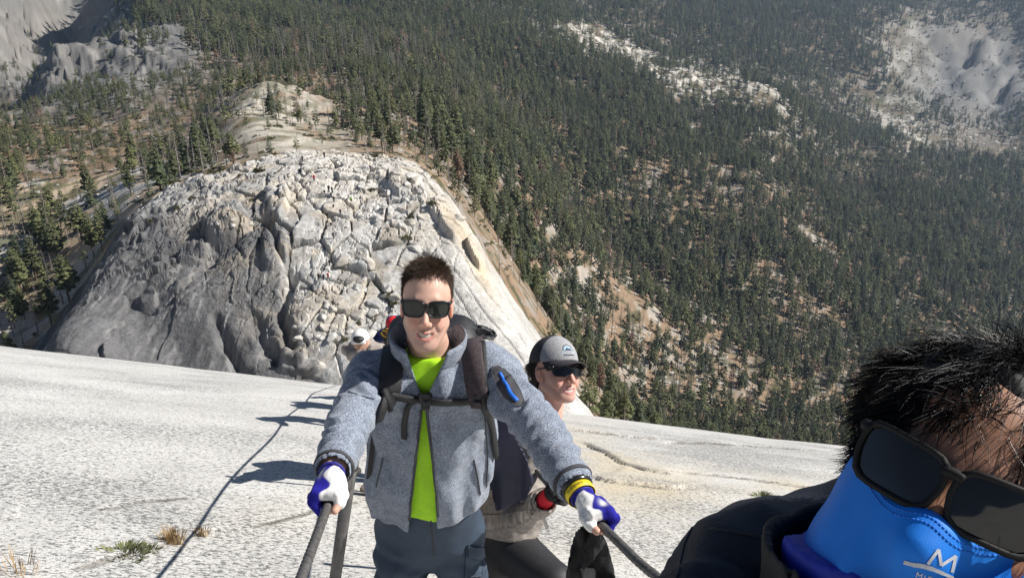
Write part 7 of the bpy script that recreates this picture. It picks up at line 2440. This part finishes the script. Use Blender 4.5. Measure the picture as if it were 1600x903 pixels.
MAT['white_cap'] = simple_mat('white_cap', (0.78, 0.77, 0.74), 0.7, 0.04, 40)
MAT['red_cap'] = simple_mat('red_cap', (0.62, 0.012, 0.02), 0.7, 0.06, 40)
MAT['royal'] = simple_mat('royal_blue_pack', (0.014, 0.022, 0.11), 0.7, 0.15, 40)
MAT['yellow_rope'] = simple_mat('yellow_rope', (0.75, 0.45, 0.03), 0.7, 0.15, 60)
MAT['grey_shirt'] = simple_mat('grey_shirt', (0.42, 0.42, 0.44), 0.9, 0.1, 30)
def climber_pack(nb, pv, mat, label, seed):
    root = empty('backpack', tuple(pv)); tag(root, label, 'backpack', 'packs of the climbers lower down')
    c = nb * 0.62 + pv * 0.38 + Vector((0, 0.17, 0.07)); ax = (nb - pv).normalized(); bk = Vector((1, 0, 0)).cross(ax) * -1
    f = Field(np.array(c) - 0.42, np.array(c) + 0.42, 0.014)
    f.box_(np.array(c), np.array((0.15, 0.10, 0.23)), np.stack([np.array((1, 0, 0)), np.array(ax.cross(Vector((1, 0, 0)))), np.array(ax)], 1), 0.07, 0.02)
    f.disp(cloth_noise(0.09, 0.02, seed)); v, q = f.mesh(1); mesh_np('pack_body', v, q, mat, root)
    for s in (-1, 1): strip('shoulder_strap', [nb + Vector((s * .10, 0.12, 0.02)), nb + Vector((s * .11, -0.02, 0.03)), nb + Vector((s * .12, -0.10, -0.08)), nb + Vector((s * .14, -.03, -.22))], 0.05, 0.012, MAT['webbing'], root, (0, -0.7, 0.7))
    return root, c
_, nb, pv, ho, H = hiker(P(634, 560, 5.75), 'climber hidden behind the man in fleece whose shadow lies on the slab', MAT['grey_shirt'], MAT['pack_black'], (MAT['cap_dark'], 'cap'), 301)
climber_pack(nb, pv, MAT['pack_black'], 'black pack of the climber hidden behind the fleece', 1)
_, nb, pv, ho, H = hiker(P(563, 533, 8.4), 'climber in white helmet seen past the shoulder of the fleece', MAT['beige'], MAT['trousers'], (MAT['white_cap'], 'helmet'), 302)
# dark visor panel of the helmet
f = Field(np.array(H) - 0.2, np.array(H) + 0.2, 0.008); f.ell(np.array(H) + np.array((0, -0.075, 0.062)), (0.062, 0.060, 0.040), 0.01); f.plane(H + Vector((0, 0, 0.03)), (0, 0.2, -1)); v, q = f.mesh(1); mesh_np('visor', v, q, MAT['pack_black'], ho)
_, nb, pv, ho, H = hiker(P(615, 510, 10.2), 'climber in red cap with blue pack beyond the white helmet', MAT['royal'], MAT['pack_black'], (MAT['red_cap'], 'cap'), 303)
bp_, c = climber_pack(nb, pv, MAT['royal'], 'blue pack with a coil of yellow rope beside the red cap', 2)
for k in range(4):
    tv_, tf2 = torus_np(P(600, 523, 10.0) + Vector((0.02 * k, 0, 0.012 * k)), Vector((0.3, 0.8, 0.3)), 0.055, 0.009); mesh_np('rope_coil', tv_, tf2, MAT['yellow_rope' if k % 2 else 'pack_black'], bp_)
_, nb, pv, ho, H = hiker(P(600, 545, 11.8), 'climber low on the cables near the slab edge, hidden by the fleece', MAT['pack_black'], MAT['trousers'], (MAT['cap_dark'], 'cap'), 304)

# ---------------------------------------------------------------- tiny hikers on the rock dome
def tiny_person(px, row, hgt, top, leg, label, seated=False):
    h = cast_dome(px, row)
    if h is None: return
    p = h[0]
    root = empty('person', tuple(p)); tag(root, label, 'person', 'hikers on the rock dome')
    k = 0.6 if seated else 1.0
    def blobm(nm, fn, mat):
        f = Field((-0.45, -0.45, -0.1), (0.45, 0.45, 1.95), 0.05); fn(f); v, q = f.mesh(1)
        s = hgt / 1.75
        mesh_np(nm, v * s + np.array(p), q, mat, root)
    def bd(f):
        f.ell((0, 0, 1.62 * k), (0.085, 0.10, 0.125), 0.03); f.cap((0, 0, 1.5 * k), (0, 0, 0.9 * k), 0.12, 0.13, 0.05)
        for s in (-1, 1): f.cap((s * .09, 0, .85 * k), (s * .12, -.05, 0.04), 0.08, 0.06, 0.03); f.cap((s * .2, 0, 1.38 * k), (s * .26, -.1, .85 * k), 0.055, 0.045, 0.03)
    f = Field((-0.45, -0.45, -0.1), (0.45, 0.45, 1.95), 0.05); bd(f); v, q = f.mesh(1); s = hgt / 1.75
    body_mesh('body', [(v * s + np.array(p), q)], [np.tile((0.35, 0.22, 0.16), (len(v), 1))], root)
    blobm('shirt', lambda f: (f.cap((0, 0, 1.42 * k), (0, 0, .95 * k), 0.17, 0.17, 0.04), f.cap((-.2, 0, 1.38 * k), (-.25, -.08, 1.0 * k), 0.085, 0.07, 0.03), f.cap((.2, 0, 1.38 * k), (.25, -.08, 1.0 * k), 0.085, 0.07, 0.03)), top)
    blobm('trousers', lambda f: (f.cap((-.09, 0, .9 * k), (-.12, -.05, 0.1), 0.11, 0.08, 0.04), f.cap((.09, 0, .9 * k), (.12, -.05, 0.1), 0.11, 0.08, 0.04)), leg)
MAT['lime_far'] = simple_mat('lime_top', (0.35, 0.65, 0.05), 0.8, 0.05, 10)
DK, BK, RD, WT = MAT['navy_dark'], MAT['pack_black'], MAT['red_cap'], MAT['white_cap']
for a in [
    (491, 283, 1.8, RD, BK, 'hiker in red standing on the pale top of the dome'),
    (514, 300, 1.9, BK, DK, 'dark clad hiker standing by the joint below the hiker in red'),
    (507, 302, 1.5, DK, BK, 'seated dark hiker left of the standing pair', True),
    (519, 301, 1.6, DK, BK, 'dark hiker at the right of the standing pair'),
    (507, 247, 1.9, BK, BK, 'tall dark hiker on the crest skyline of the dome'),
    (473, 252, 1.6, DK, BK, 'hiker near the lone pine on the dome crest'),
    (549, 314, 1.5, MAT['lime_far'], BK, 'hiker in lime green on the open dome top', True),
    (522, 316, 1.6, BK, BK, 'dark hiker starting down the dome steps'),
    (521, 325, 1.6, DK, BK, 'dark hiker on the upper dome steps', True),
    (511, 341, 1.6, BK, DK, 'pair of hikers on the dome, left one in navy'),
    (532, 336, 1.6, DK, BK, 'hiker right of the dome steps in navy'),
    (517, 353, 1.5, DK, DK, 'hiker crouching below the dome steps', True),
    (521, 372, 1.6, BK, BK, 'hiker above the big smooth plate of the dome'),
    (515, 415, 1.6, BK, DK, 'lone hiker on the lower smooth plate of the dome'),
    (498, 437, 1.7, BK, BK, 'first of three hikers at the dome foot, in black'),
    (506, 437, 1.5, DK, BK, 'middle hiker of three at the dome foot'),
    (513, 436, 1.6, RD, BK, 'hiker in red at the dome foot, last of three'),
]:
    tiny_person(*a)

# ---------------------------------------------------------------- small plants in the slab joints
def tuft(px, row, n, hgt, spread, mat, name, label, cat, leafy=False, seed=0):
    r = random.Random(seed); p = slab_hit(px, row); p.z = on_slab(p.x, p.y)
    V = []; Fc = []
    for i in range(n):
        a = r.uniform(0, 6.283); q = r.random() ** 0.5 * spread
        b = Vector((math.cos(a) * q * 1.6, math.sin(a) * q, 0)); h = hgt * r.uniform(0.5, 1.1)
        lean = Vector((math.cos(a) * q * 0.9 + r.gauss(0, .2) * h, math.sin(a) * q * .6 + r.gauss(0, .2) * h, h))
        w = 0.0022 if not leafy else 0.0045
        s = Vector((math.cos(a + 1.57), math.sin(a + 1.57), 0)) * w
        n0 = len(V); m_ = b + lean * 0.55 + Vector((0, 0, h * .1))
        V += [tuple(b - s), tuple(b + s), tuple(m_ + s), tuple(m_ - s), tuple(b + lean)]
        Fc += [(n0, n0 + 1, n0 + 2, n0 + 3), (n0 + 3, n0 + 2, n0 + 4)]
    o = bpy.data.objects.new(name, bpy.data.meshes.new(name)); o.data.from_pydata(V, [], Fc); o.data.materials.append(mat); o.location = p; COL.objects.link(o)
    tag(o, label, cat, 'plants in the slab cracks')
tuft(272, 848, 200, 0.095, 0.035, MAT['dry_grass'], 'grass_tuft', 'golden dry grass tuft rooted in the slab crack', 'grass tuft', seed=1)
tuft(316, 836, 70, 0.06, 0.024, MAT['dry_grass'], 'grass_tuft', 'small brownish tuft right of the golden grass', 'grass tuft', seed=2)
tuft(192, 868, 160, 0.032, 0.07, MAT['weed'], 'weed', 'low green weed spreading along the slab crack', 'plant', True, 3)
tuft(228, 860, 60, 0.022, 0.04, MAT['weed'], 'weed', 'tiny weed between the green weed and dry grass', 'plant', True, 4)
tuft(28, 892, 50, 0.10, 0.06, MAT['dry_grass'], 'grass_tuft', 'thin dry stalks in the lower left corner of the slab', 'grass tuft', seed=5)
tuft(1190, 778, 110, 0.035, 0.05, MAT['weed'], 'weed', 'small green plant on the slab above the dark shoulder', 'plant', True, 6)
